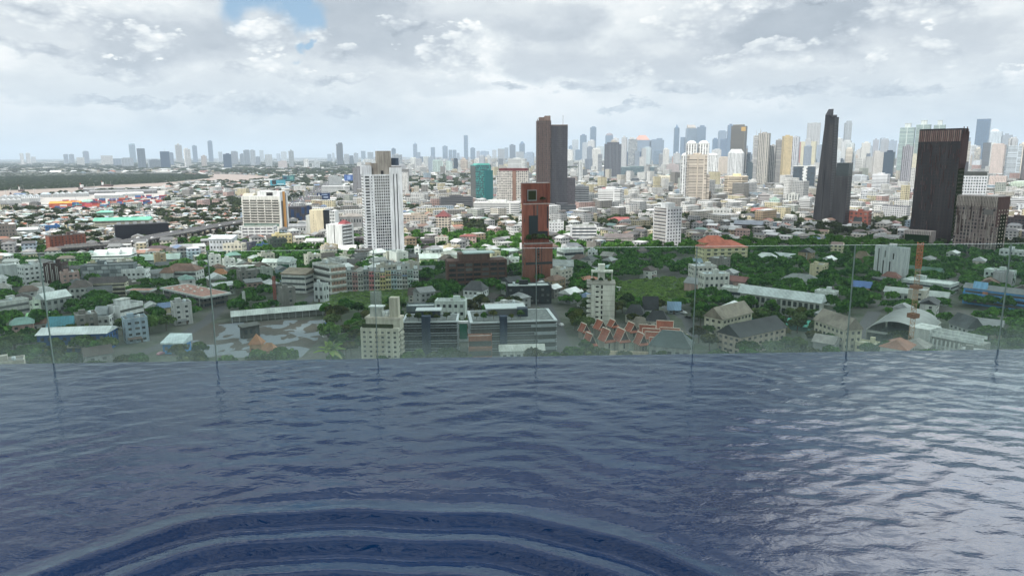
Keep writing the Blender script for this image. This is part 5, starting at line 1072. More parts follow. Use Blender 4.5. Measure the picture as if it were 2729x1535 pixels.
b.P('crown', 'cube', 'metal', (-b.w * .22, -b.d * .38, b.h), (b.w * .58, b.d * .74, (hT - b.h) * .45), BK); b.P('crown_peak', 'shed', 'metal', (-b.w * .22, -b.d * .38, b.h + (hT - b.h) * .45), (b.w * .3, b.d * .5, (hT - b.h) * .55), BK)
for k in range(2): b.P('cooling_unit', 'cyl', 'metal', (b.w * (.12 + .11 * k), -b.d * .2, b.h + (hT - b.h) * .45), (3.5, 3.5, 3), c('3a3f46'))
b.P('corner_fin', 'cube', 'metal', (b.w * .0, -b.d / 2 - .3, 0), (.9, .6, b.h * .6), c('1b1f26'))
b = Bld('black_annex_tower', 'half-height black tower with a slanted glass crown beside the tapering one', 'tower', 2213, 2260, 470, 606, -18, .9, 'the half-height black tower'); b.body('f_louvre', c('0f131c')); hA = height_at(Vector((b.o.location.x, b.o.location.y, 0)), 434)
b.box('crown', 'glass', c('2c3538'), .1, 1, 0, 1, b.h, hA); b.P('slanted_edge', 'shed', 'metal', (-b.w / 2, -b.d / 2, b.h), (b.w * .12, b.d, hA - b.h - 3), c('15181d'))
b = hs('low red-brick block with dark panels in front of the black towers', 2234, 2320, 566, 606, -12, .5, c('84463a'), 'flat', c('6f6c6c'), 4, 'the low red-brick block', 'office_building', 'office building'); b.P('glass_panel', 'cube', 'glass', (b.w * .0, -b.d / 2 - .2, 2), (b.w * .3, .25, b.h * .55), (.04, .05, .055))
# brown slatted towers
b = Bld('slatted_tower', 'massive dark brown slatted tower with a green living wall', 'tower', 2418, 2548, 344, 652, -20, .42, 'the big brown slatted tower')
b.body('f_louvre', c('2c2122')); SB = c('6c5954')
rr = random.Random(4)
for k in range(92):
    u = rr.random(); z = b.h * (rr.random() ** .55 * .94 + .03) ; L = rr.choice((4, 6, 9, 14)) if z < b.h * .9 else 5
    b.P('fin', 'cube', 'wall', (-b.w / 2 + u * b.w, -b.d / 2 - .8, min(z, b.h - L - 1)), (.55, .8, L), SB if rr.random() < .6 else c('5a3f3b'))
for k in range(22): b.P('crown_fin', 'cube', 'wall', (-b.w / 2 + (k + .2) * b.w / 22, -b.d / 2 - .9, b.h - 13), (.9, .9, 12), c('9c7a70') if k % 3 else c('b09488'))
b.P('green_wall', 'cube', 'leaf_olive', (b.w / 2 + .05, -b.d * .46, b.h * .04), (.6, b.d * .8, b.h * .62), GY); b.box('roof', 'concrete', c('2a2223'), .01, .99, .01, .99, b.h, b.h + .8)
for k in range(24): b.P('side_fin', 'cube', 'wall', (b.w / 2 + .1, -b.d / 2 + (k + .5) * b.d / 24, b.h * (.66 + .02 * (k % 4))), (.8, .45, b.h * (.30 - .02 * (k % 3))), c('5a3f3b'))
b.openings('R', 5, 18, .25, .35, z0=6, z1=b.h * .66, off=(.8, 0), col=(.2, .19, .15), mat='wall', name='green_wall_opening')
b = Bld('green_podium', 'podium with a square green living wall framed in pale slats', 'podium', 2405, 2490, 618, 662, -16, .5, 'the green living-wall podium'); b.box('wall', 'wall', c('8d857f')); b.P('green_wall', 'cube', 'leaf', (-b.w * .46, -b.d / 2 - .5, 0), (b.w * .88, .55, b.h - 4), GY)
for k in range(16): b.P('slat', 'cube', 'wall', (-b.w / 2 + k * b.w / 16, -b.d / 2 - .7, b.h - 4), (b.w / 34, .7, 4.4), c('c2bab4'))
b = Bld('slatted_block', 'lower round-fronted tower with cream ribs and brown balconies', 'tower', 2532, 2672, 526, 684, -24, .6, 'the cream-ribbed tower'); b.body('f_louvre', c('83766f')); rr = random.Random(8)
for k in range(26): b.P('crown_rib', 'cube', 'wall', (-b.w / 2 + k * b.w / 26, -b.d / 2 - .8, b.h * .83), (b.w / 60, .85, b.h * .17), c('b7aea2'))
for k in range(60): b.P('rib', 'cube', 'wall', (-b.w / 2 + rr.random() * b.w * .98, -b.d / 2 - .8, b.h * rr.random() * .72), (.7, .8, rr.choice((5, 8, 12, 18))), c('a29a90') if rr.random() < .6 else c('5c4a44'))
b.P('green_wall', 'cube', 'leaf_olive', (b.w / 2 + .05, -b.d * .2, 0), (.6, b.d * .5, b.h * .7), GY); b.box('side_screen', 'wall', c('5d413b'), 1.0, 1.012, .0, 1, b.h * .5, b.h); b.openings('R', 4, 12, .3, .4, z0=4, z1=b.h * .8, off=(.7, 0), col=(.45, .42, .33), mat='wall', name='side_opening')
b.box('roof', 'concrete', c('9b9893'), .01, .99, .01, .99, b.h, b.h + .6); b.P('open_terrace', 'cube', 'glass', (b.w * .2, -b.d / 2 - .95, b.h * .70), (b.w * .22, .3, 5), (.03, .03, .03))
b = hs('white gridded block topped by a dark roof box, right of the big brown tower', 2547, 2625, 470, 540, 14, .6, c('c4c9ce'), 'flat', c('3c413e'), 12, 'the white gridded block', 'apartment_block', 'apartment building', style='none'); b.openings('F', 9, 9, .62, .56, col=(.05, .06, .065)); b.box('roof_box', 'wall', c('3d423d'), .12, .98, .1, .9, b.h, b.h + 9)
mid('dark annex between the big brown tower and the white gridded block', 2540, 2574, 432, 500, 0, .8, 'f_screen', c('3b3a42'))
b = Bld('apartment_block', 'long white angled apartment slab left of the big brown slatted tower', 'apartment building', 2347, 2424, 552, 590, -30, .28, 'the long angled slab'); b.body('f_punch', c('b9bcc0')); b.box('roof', 'concrete', c('5c6066'), .01, .99, .02, .98, b.h, b.h + .8)
mid('white cubic block with square windows left of the stepped white block', 2292, 2336, 510, 546, -16, .7, 'f_grid', c('c9cdd2'), None, 'apartment_block', 'apartment building')
mid('white stepped block with strip windows beyond the white cubic block', 2320, 2368, 466, 520, -14, .7, 'f_band', c('d2d6da'), 'the stepped white block', 'apartment_block', 'apartment building')
mid('brown brick long building at the right edge behind trees', 2668, 2760, 586, 630, -18, .4, 'f_grid', c('5a4c4b'), 'the brown long building', 'apartment_block', 'apartment building')
mid('white apartment slab at the right edge above the brown long building', 2690, 2760, 532, 570, -14, .5, 'f_slab', c('c3c7cb'), None, 'apartment_block', 'apartment building')
mid('white ribbed block at the right edge, in front of the white slab', 2704, 2770, 548, 585, -14, .6, 'f_vert', c('b9bfc4'), None, 'apartment_block', 'apartment building')
# left middle: more named blocks
for (lb, x0, x1, yt, yb, col, rf, rc, fl, yaw) in (
    ('grey factory block at the left edge above the water line of roofs', 0, 48, 600, 640, c('7b756e'), 'flat', c('b5b7b4'), 4, -10), ('white warehouse with a broad white roof right of the left-edge factory', 48, 108, 612, 628, c('9aa5a5'), 'gable', c('c9d2d3'), 1, -14),
    ('bright blue shed with pipes on its roof, left of the brick-orange apartments', 122, 162, 602, 618, c('2f69a8'), 'flat', c('5b7fa6'), 2, -6), ('white building with a pale blue side behind the layered building', 560, 636, 638, 682, c('b9c2c8'), 'shed', c('c1cace'), 3, -24),
    ('cream block beside the pale blue-sided building', 596, 660, 652, 690, c('bdbba9'), 'flat', c('a7a89f'), 3, -24), ('navy-fronted block with a white windowed end wall', 622, 684, 648, 676, c('454b5c'), 'flat', c('8f9290'), 3, -24),
    ('row of blue-painted shophouses right of the navy-fronted block', 684, 716, 654, 672, c('4b76a8'), 'flat', c('6f7478'), 3, 14), ('dark green and purple shophouses right of the blue ones', 714, 766, 640, 668, c('45584f'), 'flat', c('5d5a5f'), 3, 16),
    ('plain yellow building with a white awning roof below the white podium', 726, 780, 628, 660, c('d3c58c'), 'flat', c('c9c8bf'), 3, 14), ('white warehouse with a curved grey roof left of the cream slab', 770, 830, 604, 632, c('b9bdbd'), 'gable', c('8b8f92'), 2, -10),
    ('white two-part workshop behind the big round tree', 816, 866, 642, 668, c('c4c6c3'), 'gable', c('cdd0cd'), 2, -14), ('brown-roofed white house below the white podium', 650, 698, 634, 650, c('c1c4c3'), 'hip', c('4b3c38'), 2, -6),
    ('white school rows left of the layered building, long and low', 455, 536, 660, 684, c('b7b7b4'), 'gable', c('8b9092'), 3, -8), ('brown hipped roof hall right of the layered building', 388, 456, 662, 682, c('8d8482'), 'hip', c('54474a'), 2, -6),
    ('dull teal glass-roofed market hall across the rim line', 372, 486, 690, 706, c('7d8f8e'), 'gable', c('7d8f8b'), 1, -8), ('grey flat warehouse right of the ribbon-window block', 905, 972, 578, 622, c('8c8f90'), 'hip', c('8b8680'), 2, -10),
    ('white office wing right of the cream and black slab', 906, 930, 600, 640, c('c0c3c4'), 'flat', c('a9acab'), 5, -12), ('dark barn-roofed house left of the white grid tower foot', 944, 980, 636, 664, c('6d6462'), 'hip', c('4a4448'), 2, -8),
    ('white bowl-like stadium house left of the low red-brick block', 2140, 2176, 594, 612, c('cdd0cf'), 'flat', c('b4b8b6'), 1, -8), ('grey glass-roofed workshop with a red sign frame, right of the yellow apartments', 1954, 2034, 600, 624, c('5d5456'), 'gable', c('7b8792'), 2, -8),
    ('white stepped house block behind the yellow apartment house', 1890, 1970, 636, 652, c('c3c5c3'), 'flat', c('b1b4b2'), 3, -10), ('long low dark arcade right of the beige apartments', 1080, 1160, 642, 656, c('4a4749'), 'flat', c('5b585b'), 2, -6),
    ('white arched shelter below the long dark arcade', 1142, 1178, 656, 662, c('b5bab8'), 'arch', c('cfd4d2'), 1, -4), ('pale green-grey four-storey block in the middle houses', 1160, 1196, 634, 658, c('b3b3a6'), 'flat', c('9da09a'), 4, -10),
    ('pink temple-like house with red roofs left of the red-brick tower', 1226, 1270, 630, 660, c('b89c94'), 'pyramid', c('8d4a45'), 3, -4), ('white modern office with a dark strip roof right of the ribbed beige tower', 1872, 1950, 560, 588, c('b6bab8'), 'flat', c('8f9492'), 3, -6),
    ('red-roofed row of houses at mid right in front of the coral tower', 2000, 2076, 566, 580, c('a58b84'), 'gable', c('9c5147'), 1, -6), ('white office with green roof terraces left of the striped white block', 1700, 1752, 572, 592, c('b7b9b8'), 'flat', c('9ca09c'), 3, -6)):
    hs(lb, x0, x1, yt, yb, yaw, .55, col, rf, rc, fl, None, 'hall' if rf in ('gable', 'arch') and fl == 1 else 'building', 'hall' if rf in ('gable', 'arch') and fl == 1 else 'building', style='w' if fl > 1 else 'none', mat='sheet' if rf in ('gable', 'arch', 'shed') else 'tiles', clutter=1)
# the twin-plus-one white-teal towers, and other marked towers of the right skyline
for (x0, x1, yt, yk, lb) in ((2386, 2427, 340, 329, 'leftmost of three white-teal banded towers with winged crowns'), (2428, 2468, 332, 321, 'middle one of three white-teal banded towers with winged crowns'), (2474, 2506, 333, 321, 'rightmost of three white-teal banded towers, half behind the brown tower')):
    b = mid(lb, x0, x1, yt, 478, -8, .5, 'f_band', c('a3bcb9'), 'the white-teal towers' if x0 == 2386 else None, roof=False, group='white-teal towers with winged crowns'); hk = height_at(Vector((b.o.location.x, b.o.location.y, 0)), yk)
    b.box('crown', 'wall', c('c3cccb'), .3, .7, .2, .8, b.h, hk - 1); b.box('crown_wing', 'wall', c('c9d2d1'), .26, .74, .15, .85, hk - 1, hk); b.box('rib', 'wall', c('c3cfcc'), .48, .53, -.02, 0, 0, b.h)
b = mid('plain slate-blue glass tower, tallest at the far right', 2590, 2628, 317, 440, -6, .5, 'f_curtain', c('56769c'), 'the slate-blue tower', roof=False); b.box('emblem', 'metal', c('3d5c88'), .62, .8, -.01, 0, b.h - 12, b.h - 6)
# ------------------------------------------------------------------ skyline: one line per tower: x0 x1 top base style colour
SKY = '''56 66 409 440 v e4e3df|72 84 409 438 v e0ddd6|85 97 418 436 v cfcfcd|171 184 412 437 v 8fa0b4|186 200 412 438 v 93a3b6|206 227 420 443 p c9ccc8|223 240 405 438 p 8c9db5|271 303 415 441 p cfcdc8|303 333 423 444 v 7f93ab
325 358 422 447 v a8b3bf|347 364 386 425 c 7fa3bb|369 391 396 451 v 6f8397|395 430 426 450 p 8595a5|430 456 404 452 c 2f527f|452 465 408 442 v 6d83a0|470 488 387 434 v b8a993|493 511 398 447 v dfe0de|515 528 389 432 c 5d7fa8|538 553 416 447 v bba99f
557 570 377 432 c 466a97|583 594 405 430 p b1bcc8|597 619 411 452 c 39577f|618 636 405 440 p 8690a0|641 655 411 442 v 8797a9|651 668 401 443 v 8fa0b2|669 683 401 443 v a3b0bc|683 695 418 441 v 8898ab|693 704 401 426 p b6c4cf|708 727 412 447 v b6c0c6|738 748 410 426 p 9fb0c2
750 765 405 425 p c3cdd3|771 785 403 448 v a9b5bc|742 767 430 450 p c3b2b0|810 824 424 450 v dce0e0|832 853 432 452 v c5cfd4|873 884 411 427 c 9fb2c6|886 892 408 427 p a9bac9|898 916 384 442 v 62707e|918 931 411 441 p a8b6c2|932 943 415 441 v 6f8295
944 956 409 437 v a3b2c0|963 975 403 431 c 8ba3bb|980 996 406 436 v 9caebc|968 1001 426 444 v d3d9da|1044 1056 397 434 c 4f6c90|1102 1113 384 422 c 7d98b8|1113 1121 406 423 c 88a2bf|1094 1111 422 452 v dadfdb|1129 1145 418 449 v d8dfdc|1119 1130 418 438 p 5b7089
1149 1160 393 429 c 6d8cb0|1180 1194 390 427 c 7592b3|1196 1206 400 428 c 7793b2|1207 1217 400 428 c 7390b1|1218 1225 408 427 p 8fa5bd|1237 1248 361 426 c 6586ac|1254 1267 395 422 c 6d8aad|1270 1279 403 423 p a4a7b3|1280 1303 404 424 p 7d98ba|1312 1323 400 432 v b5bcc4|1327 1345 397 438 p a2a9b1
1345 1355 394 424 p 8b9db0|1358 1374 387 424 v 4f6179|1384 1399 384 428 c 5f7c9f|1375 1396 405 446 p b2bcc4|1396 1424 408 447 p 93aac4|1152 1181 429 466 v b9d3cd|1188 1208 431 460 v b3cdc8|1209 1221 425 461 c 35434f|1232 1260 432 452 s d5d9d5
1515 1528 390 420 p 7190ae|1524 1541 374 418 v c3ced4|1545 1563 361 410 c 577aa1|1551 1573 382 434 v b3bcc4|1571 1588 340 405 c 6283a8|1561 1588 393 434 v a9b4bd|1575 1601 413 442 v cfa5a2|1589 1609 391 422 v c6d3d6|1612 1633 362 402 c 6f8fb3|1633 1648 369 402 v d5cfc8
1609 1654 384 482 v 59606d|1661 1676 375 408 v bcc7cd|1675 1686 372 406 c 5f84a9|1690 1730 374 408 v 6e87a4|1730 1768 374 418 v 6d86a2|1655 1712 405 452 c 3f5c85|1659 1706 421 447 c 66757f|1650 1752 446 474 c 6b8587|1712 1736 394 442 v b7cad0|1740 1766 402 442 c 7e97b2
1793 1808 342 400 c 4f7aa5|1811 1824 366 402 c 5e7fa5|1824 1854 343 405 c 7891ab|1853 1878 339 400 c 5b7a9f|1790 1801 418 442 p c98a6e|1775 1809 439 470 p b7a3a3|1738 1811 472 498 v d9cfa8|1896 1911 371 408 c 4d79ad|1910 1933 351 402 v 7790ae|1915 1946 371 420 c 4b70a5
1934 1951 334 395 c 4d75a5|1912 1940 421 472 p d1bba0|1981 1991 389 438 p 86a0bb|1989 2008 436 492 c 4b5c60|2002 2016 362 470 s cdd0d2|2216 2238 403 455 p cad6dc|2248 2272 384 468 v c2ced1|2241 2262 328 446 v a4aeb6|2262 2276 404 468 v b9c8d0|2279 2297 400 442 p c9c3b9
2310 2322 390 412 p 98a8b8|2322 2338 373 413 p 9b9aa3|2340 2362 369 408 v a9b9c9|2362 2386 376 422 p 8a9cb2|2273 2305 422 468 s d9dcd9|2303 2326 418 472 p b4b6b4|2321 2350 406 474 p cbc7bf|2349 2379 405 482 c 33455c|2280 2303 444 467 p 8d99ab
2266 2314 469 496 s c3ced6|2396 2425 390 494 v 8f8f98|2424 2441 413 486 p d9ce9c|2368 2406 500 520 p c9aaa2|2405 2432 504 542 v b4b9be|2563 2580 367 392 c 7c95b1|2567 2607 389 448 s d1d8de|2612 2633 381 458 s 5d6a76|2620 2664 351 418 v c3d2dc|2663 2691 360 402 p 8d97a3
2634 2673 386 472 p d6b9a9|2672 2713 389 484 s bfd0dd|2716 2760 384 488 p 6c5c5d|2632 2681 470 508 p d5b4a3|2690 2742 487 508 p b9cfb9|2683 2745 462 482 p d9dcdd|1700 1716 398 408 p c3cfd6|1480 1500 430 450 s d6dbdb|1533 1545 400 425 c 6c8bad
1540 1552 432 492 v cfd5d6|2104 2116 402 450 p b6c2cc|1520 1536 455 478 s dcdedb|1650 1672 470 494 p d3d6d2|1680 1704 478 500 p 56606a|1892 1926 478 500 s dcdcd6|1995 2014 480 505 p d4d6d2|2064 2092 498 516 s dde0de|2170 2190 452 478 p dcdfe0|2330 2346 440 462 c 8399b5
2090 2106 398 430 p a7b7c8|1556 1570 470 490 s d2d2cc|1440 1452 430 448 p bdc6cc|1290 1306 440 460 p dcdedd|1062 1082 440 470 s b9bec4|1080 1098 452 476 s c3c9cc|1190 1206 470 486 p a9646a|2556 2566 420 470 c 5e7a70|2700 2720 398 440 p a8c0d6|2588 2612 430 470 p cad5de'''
KIND = {'p': ('f_punch', 'small-windowed'), 'v': ('f_vert', 'vertically striped'), 'b': ('f_band', 'banded'), 's': ('f_slab', 'banded balcony'), 'c': ('f_curtain', 'glassy'), 'g': ('f_grid', 'gridded')}
def colour_word(h):
    r, g, b = (int(h[i:i + 2], 16) for i in (0, 2, 4)); mx, mn = max(r, g, b), min(r, g, b)
    if mx - mn < 22: return 'white' if mx > 208 else 'pale grey' if mx > 168 else 'grey' if mx > 110 else 'dark grey'
    if b == mx: return 'pale blue' if mx > 185 else 'blue-grey' if mx - mn < 45 else 'blue' if mx > 120 else 'navy'
    if g == mx: return 'pale green' if mx > 170 else 'green-grey'
    return ('cream' if g > 195 else 'pinkish') if mx > 195 else ('tan' if g > 130 else 'reddish') if mx > 130 else 'brown'
rr = random.Random(3)
for ln in SKY.replace('\n', '|').split('|'):
    x0, x1, yt, yb, st, hx = ln.split(); x0, x1, yt, yb = map(float, (x0, x1, yt, yb))
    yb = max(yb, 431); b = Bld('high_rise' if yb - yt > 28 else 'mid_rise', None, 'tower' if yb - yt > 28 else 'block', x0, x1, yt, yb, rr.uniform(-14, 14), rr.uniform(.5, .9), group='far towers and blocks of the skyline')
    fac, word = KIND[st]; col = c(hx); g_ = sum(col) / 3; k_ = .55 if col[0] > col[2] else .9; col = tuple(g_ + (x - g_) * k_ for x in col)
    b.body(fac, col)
    if (x1 - x0) > 11:
        k = rr.random(); hh = b.h * rr.uniform(.02, .05) + 2
        if k < .8: b.box('roof_house', 'wall', tuple(x * .85 for x in col), rr.uniform(.05, .35), rr.uniform(.6, .95), .2, .8, b.h, b.h + hh)
        if k > .72: b.P('antenna', 'cyl', 'metal', (0, 0, b.h), (1.2, 1.2, hh * 2.5), LG)
    THINGS.append((b.o, f'{colour_word(hx)} {word} ' + ('tower' if yb - yt > 28 else 'block'), 'far'))
def crown(x, y0, y1, shape, col, fw=1.0, fd=1.0, off=0.0):
    """a shaped top on the skyline tower that stands at column x; rows y0..y1 of the photograph"""
    best = min((o for o, a, b_ in THINGS if b_ == 'far'), key=lambda o: abs(px((o.location.x, o.location.y, 100))[0] - x))
    ch = [k for k in best.children if k.name.startswith('wall')][0]; d = ch.dimensions
    w_, d_ = max(v.co.x for v in ch.data.vertices) * 2, max(v.co.y for v in ch.data.vertices) * 2
    g = Vector((best.location.x, best.location.y, 0)); z0, z1 = height_at(g, y0), height_at(g, y1)
    part(best, 'crown', shape, 'wall', (-w_ / 2 * fw + off * w_, -d_ / 2 * fd, z0), (w_ * fw, d_ * fd, z1 - z0), col)
crown(355, 387, 383, 'shed', c('86a5ba')); crown(1710, 374, 361, 'hip', c('c58f78')); crown(1622, 362, 355, 'dome', c('8a7f86')); crown(1800, 343, 330, 'pyramid', c('4f7aa5'), .5, .5)
crown(1391, 385, 377, 'dome', c('5f7c9f'), .7, .7); crown(1839, 343, 333, 'shed', c('a49a8e'), .8); crown(479, 388, 382, 'pyramid', c('b8a993'), .6, .6); crown(1748, 374, 369, 'cube', c('6f8199'), .4, .5, .2)
crown(2641, 352, 344, 'dome', c('c8ccc9'), .6, .6); crown(1107, 385, 378, 'pyramid', c('7d98b8'), .4, .4); crown(779, 404, 397, 'pyramid', c('9fb0bc'), .5, .5)
# more of the crowded skyline right of the centre, behind the named towers
rq = random.Random(31)
for k in range(104):
    x = rq.uniform(1440, 2735) if k > 14 else rq.uniform(1000, 1330); w_ = rq.uniform(11, 27); yt = rq.uniform(366, 430) if k > 14 else rq.uniform(412, 436); yb = rq.uniform(446, 470)
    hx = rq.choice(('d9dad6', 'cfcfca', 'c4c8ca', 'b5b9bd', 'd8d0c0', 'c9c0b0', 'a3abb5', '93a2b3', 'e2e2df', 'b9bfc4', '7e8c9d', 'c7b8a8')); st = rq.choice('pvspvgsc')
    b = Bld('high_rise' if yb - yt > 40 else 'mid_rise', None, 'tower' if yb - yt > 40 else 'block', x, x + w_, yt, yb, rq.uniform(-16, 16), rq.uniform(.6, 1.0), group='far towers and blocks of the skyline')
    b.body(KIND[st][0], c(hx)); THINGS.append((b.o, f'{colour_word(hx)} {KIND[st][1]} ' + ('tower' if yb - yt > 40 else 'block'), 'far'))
    if w_ > 15: b.box('roof_house', 'wall', c(hx), rq.uniform(.1, .4), rq.uniform(.6, .9), .2, .8, b.h, b.h + rq.uniform(3, 9))
# billboards
def billboard(label, x0, x1, y0, y1, yb, col, legs=4, marks=()):
    b = Bld('billboard', label, 'billboard', x0, x1, y0, yb, -6, .03, None, foot=False); zb = height_at(Vector((b.o.location.x, b.o.location.y, 0)), y1)
    b.P('board', 'cube', 'wall', (-b.w / 2, -.5, zb), (b.w, 1, b.h - zb), col)
    for k in range(legs): b.P('leg', 'cube', 'metal', (-b.w * .4 + k * b.w * .8 / (legs - 1), .5, 0), (.7, .7, b.h - 1), DG)
    for (u0, u1, v0, v1, cc_) in marks: b.P('printed_mark', 'cube', 'wall', (-b.w / 2 + u0 * b.w, -.62, zb + v0 * (b.h - zb)), ((u1 - u0) * b.w, .14, (v1 - v0) * (b.h - zb)), cc_)
billboard('big navy billboard with a white figure and pale lettering strip beside the toll road', 846, 881, 514, 531, 548, c('16305e'), 4, ((.12, .2, .1, .85, WH), (.36, .8, .62, .78, c('8fa6c8')), (.5, .85, .2, .4, c('9fb2cf'))))
billboard('wide teal billboard showing a dark-haired face, above the orange-striped hotel', 721, 762, 480, 495, 502, c('3d9cb4'), 4, ((.12, .38, .25, .95, c('26292e')), (.18, .34, .2, .6, c('b99a86')), (.45, .9, .2, .35, c('bcd9e0'))))
billboard('dark teal double billboard right of the face billboard', 754, 786, 468, 483, 492, c('2b6d77'), 4, ((.1, .35, .3, .8, c('1b3f5c')), (.6, .9, .3, .8, c('57988f'))))
billboard('bright blue slanted billboard left of the grey tower', 918, 946, 466, 482, 492, c('3a63ae'), 3, ((.3, .6, .2, .8, c('7ea0d6')),))
# elevated expressway with cars
HW = [(150, 660), (330, 646), (460, 622), (560, 604), (655, 588), (745, 571), (800, 556)]
hg = [gp(x, y + 0, 12) for x, y in HW]
ex = empty('expressway', (0, 0, 0)); ex['kind'] = 'structure'
L, Rr = [], []
for i, p in enumerate(hg):
    a = hg[max(0, i - 1)]; b_ = hg[min(len(hg) - 1, i + 1)]; t = (b_ - a).normalized(); n = Vector((-t.y, t.x, 0)); L.append(p + n * 12); Rr.append(p - n * 12)
N = len(hg); v = []
for z in (12, 10.4):
    v += [(q.x, q.y, z) for q in L] + [(q.x, q.y, z) for q in Rr]
f = [(i, i + 1, i + N + 1, i + N) for i in range(N - 1)] + [(i + 2 * N, i + 3 * N, i + 3 * N + 1, i + 2 * N + 1) for i in range(N - 1)]
f += [(i, i + 2 * N, i + 2 * N + 1, i + 1) for i in range(N - 1)] + [(i + N, i + N + 1, i + 3 * N + 1, i + 3 * N) for i in range(N - 1)]
mesh_obj('road_deck', v, f, 'asphalt', ex)
for S_ in (L, Rr):
    v = []; 
    for q in S_: v += [(q.x, q.y, 11.2), (q.x, q.y, 13.1)]
    v += [(p_[0], p_[1] + .4, p_[2]) for p_ in v]; M2 = 2 * N
    mesh_obj('parapet', v, [(2 * i, 2 * i + 2, 2 * i + 3, 2 * i + 1) for i in range(N - 1)] + [(2 * i + M2, 2 * i + 1 + M2, 2 * i + 3 + M2, 2 * i + 2 + M2) for i in range(N - 1)] + [(2 * i + 1, 2 * i + 3, 2 * i + 3 + M2, 2 * i + 1 + M2) for i in range(N - 1)], 'concrete', ex, c('a3a19b'))
ROADS.append(([(p.x, p.y) for p in hg], 15))
for i in range(N - 1):
    for k in range(6):
        p = hg[i].lerp(hg[i + 1], k / 6); part(ex, 'pier', 'cyl', 'concrete', (p.x - 1.3, p.y - 1.3, 0), (2.6, 2.6, 10.5), c('8d8b86'))
# cars: one body with cabin, windows and wheels each; shared meshes, own objects
def car_mesh():
    def prof(x0, x1, pts, w): return None
    body = ([(-2.1, -.85, .35), (2.1, -.85, .35), (2.1, .85, .35), (-2.1, .85, .35), (-2.1, -.85, .85), (2.1, -.85, .8), (2.1, .85, .8), (-2.1, .85, .85), (-1.9, -.8, .95), (1.2, -.8, .95), (1.2, .8, .95), (-1.9, .8, .95), (-1.5, -.65, 1.42), (.5, -.65, 1.42), (.5, .65, 1.42), (-1.5, .65, 1.42)],
            [(0, 1, 5, 4), (1, 2, 6, 5), (2, 3, 7, 6), (3, 0, 4, 7), (4, 5, 9, 8), (5, 6, 10, 9), (6, 7, 11, 10), (7, 4, 8, 11), (8, 9, 13, 12), (9, 10, 14, 13), (10, 11, 15, 14), (11, 8, 12, 15), (12, 13, 14, 15)])
    return body
bv, bf = car_mesh(); cmesh = bpy.data.meshes.new('car'); cmesh.from_pydata(bv, [], bf); cmesh.materials.append(MAT['metal']); cmesh.materials.append(MAT['glass'])
for p in cmesh.polygons: p.material_index = 1 if 8 <= p.index <= 11 else 0
CARC = (('white', c('d9dadb')), ('silver', c('a9adb1')), ('black', c('1c1d20')), ('red', c('8e2a24')), ('blue', c('2c4a7c')), ('grey', c('5f6468')), ('yellow-green', c('a3b23c')), ('pink', c('c06a86')))
def car(x, y, z, a, rr, where):
    k = 0 if rr.random() < .45 else rr.randrange(8); o = bpy.data.objects.new('car', cmesh); COL.objects.link(o); o.location = (x, y, z); o.rotation_euler = (0, 0, a)
    o.color = (*CARC[k][1], 1); o.scale = (1.05, 1.05, 1.1); tag(o, None, 'car', 'cars on the roads'); THINGS.append((o, CARC[k][0] + ' car ' + where, 'car'))
rr = random.Random(9)
tg = [gp(x, y) for x, y in TOLL]
for i in range(len(tg) - 1):
    L_ = (tg[i + 1] - tg[i]).length; t = (tg[i + 1] - tg[i]).normalized(); n = Vector((-t.y, t.x, 0)); a = math.atan2(t.y, t.x)
    for k in range(int(L_ / 17)):
        for ln in (-24, -16, -9, 9, 16, 24):
            if rr.random() < (.34 if i < 3 else .1): p = tg[i] + t * (k * 17 + rr.uniform(0, 9)) + n * ln; car(p.x, p.y, .03, a, rr, 'queuing on the toll road')
for i in range(N - 1):
    t = (hg[i + 1] - hg[i]).normalized(); n = Vector((-t.y, t.x, 0)); a = math.atan2(t.y, t.x); L_ = (hg[i + 1] - hg[i]).length
    for k in range(int(L_ / 30)):
        for ln in (-8, 8):
            if rr.random() < .45: p = hg[i] + t * (k * 30 + rr.uniform(0, 14)) + n * ln; car(p.x, p.y, 12.02, a, rr, 'driving on the raised expressway')
for (x, y, a, w) in ((456, 933, .2, 'parked on the bare yard'), (430, 945, 1.2, 'parked on the bare yard'), (474, 927, .1, 'parked on the bare yard'), (498, 913, .3, 'parked on the bare yard'), (1893, 770, 2.2, 'on the street beside the white pair of houses'), (1900, 778, 2.2, 'on the street beside the white pair of houses'),
                     (1496, 868, 1.9, 'on the lane beside the right glass office'), (860, 797, .7, 'beside the meadow annex'), (1822, 836, 2.2, 'on the lane behind the Thai roofs'), (1834, 848, 2.2, 'on the lane behind the Thai roofs'), (1815, 830, 2.2, 'on the lane behind the Thai roofs')):
    g = gp(x, y); car(g.x, g.y, .02, a, rr, w)
# tall flood-light poles of the port, lamp poles
# port: sheds, containers, ship
def shed_row(label, x0, x1, yt, yb, n, col, wall=LG, yaw=-6, r=.5, shape='gable', cross=True):
    b = Bld('warehouse', label, 'warehouse', x0, x1, yt, yb, yaw, r, None, h=8); b.box('wall', 'wall', wall)
    for k in range(n): part(b.o, 'roof', shape, 'sheet', (-b.w / 2 + (k + (1 if cross else 0)) * b.w / n, -b.d / 2, 8), (b.d if cross else b.w / n, b.w / n if cross else b.d, 4), col, rz=PI / 2 if cross else 0)
shed_row('row of grey zigzag-roofed river sheds at the left', 0, 108, 524, 532, 6, c('b4bcc0')); shed_row('row of pale zigzag-roofed river sheds in the middle of the port', 140, 238, 517, 524, 6, c('c2cacb'), r=.4)
shed_row('pale blue hipped river shed between the zigzag rows', 108, 138, 518, 526, 1, c('a9bccb'), cross=False, shape='hip'); shed_row('white-roofed port shed at the left edge', 0, 58, 534, 543, 4, c('cfd3d3')); shed_row('white stack-roofed port store beside the left sheds', 56, 108, 531, 538, 9, c('d5d8d8'))
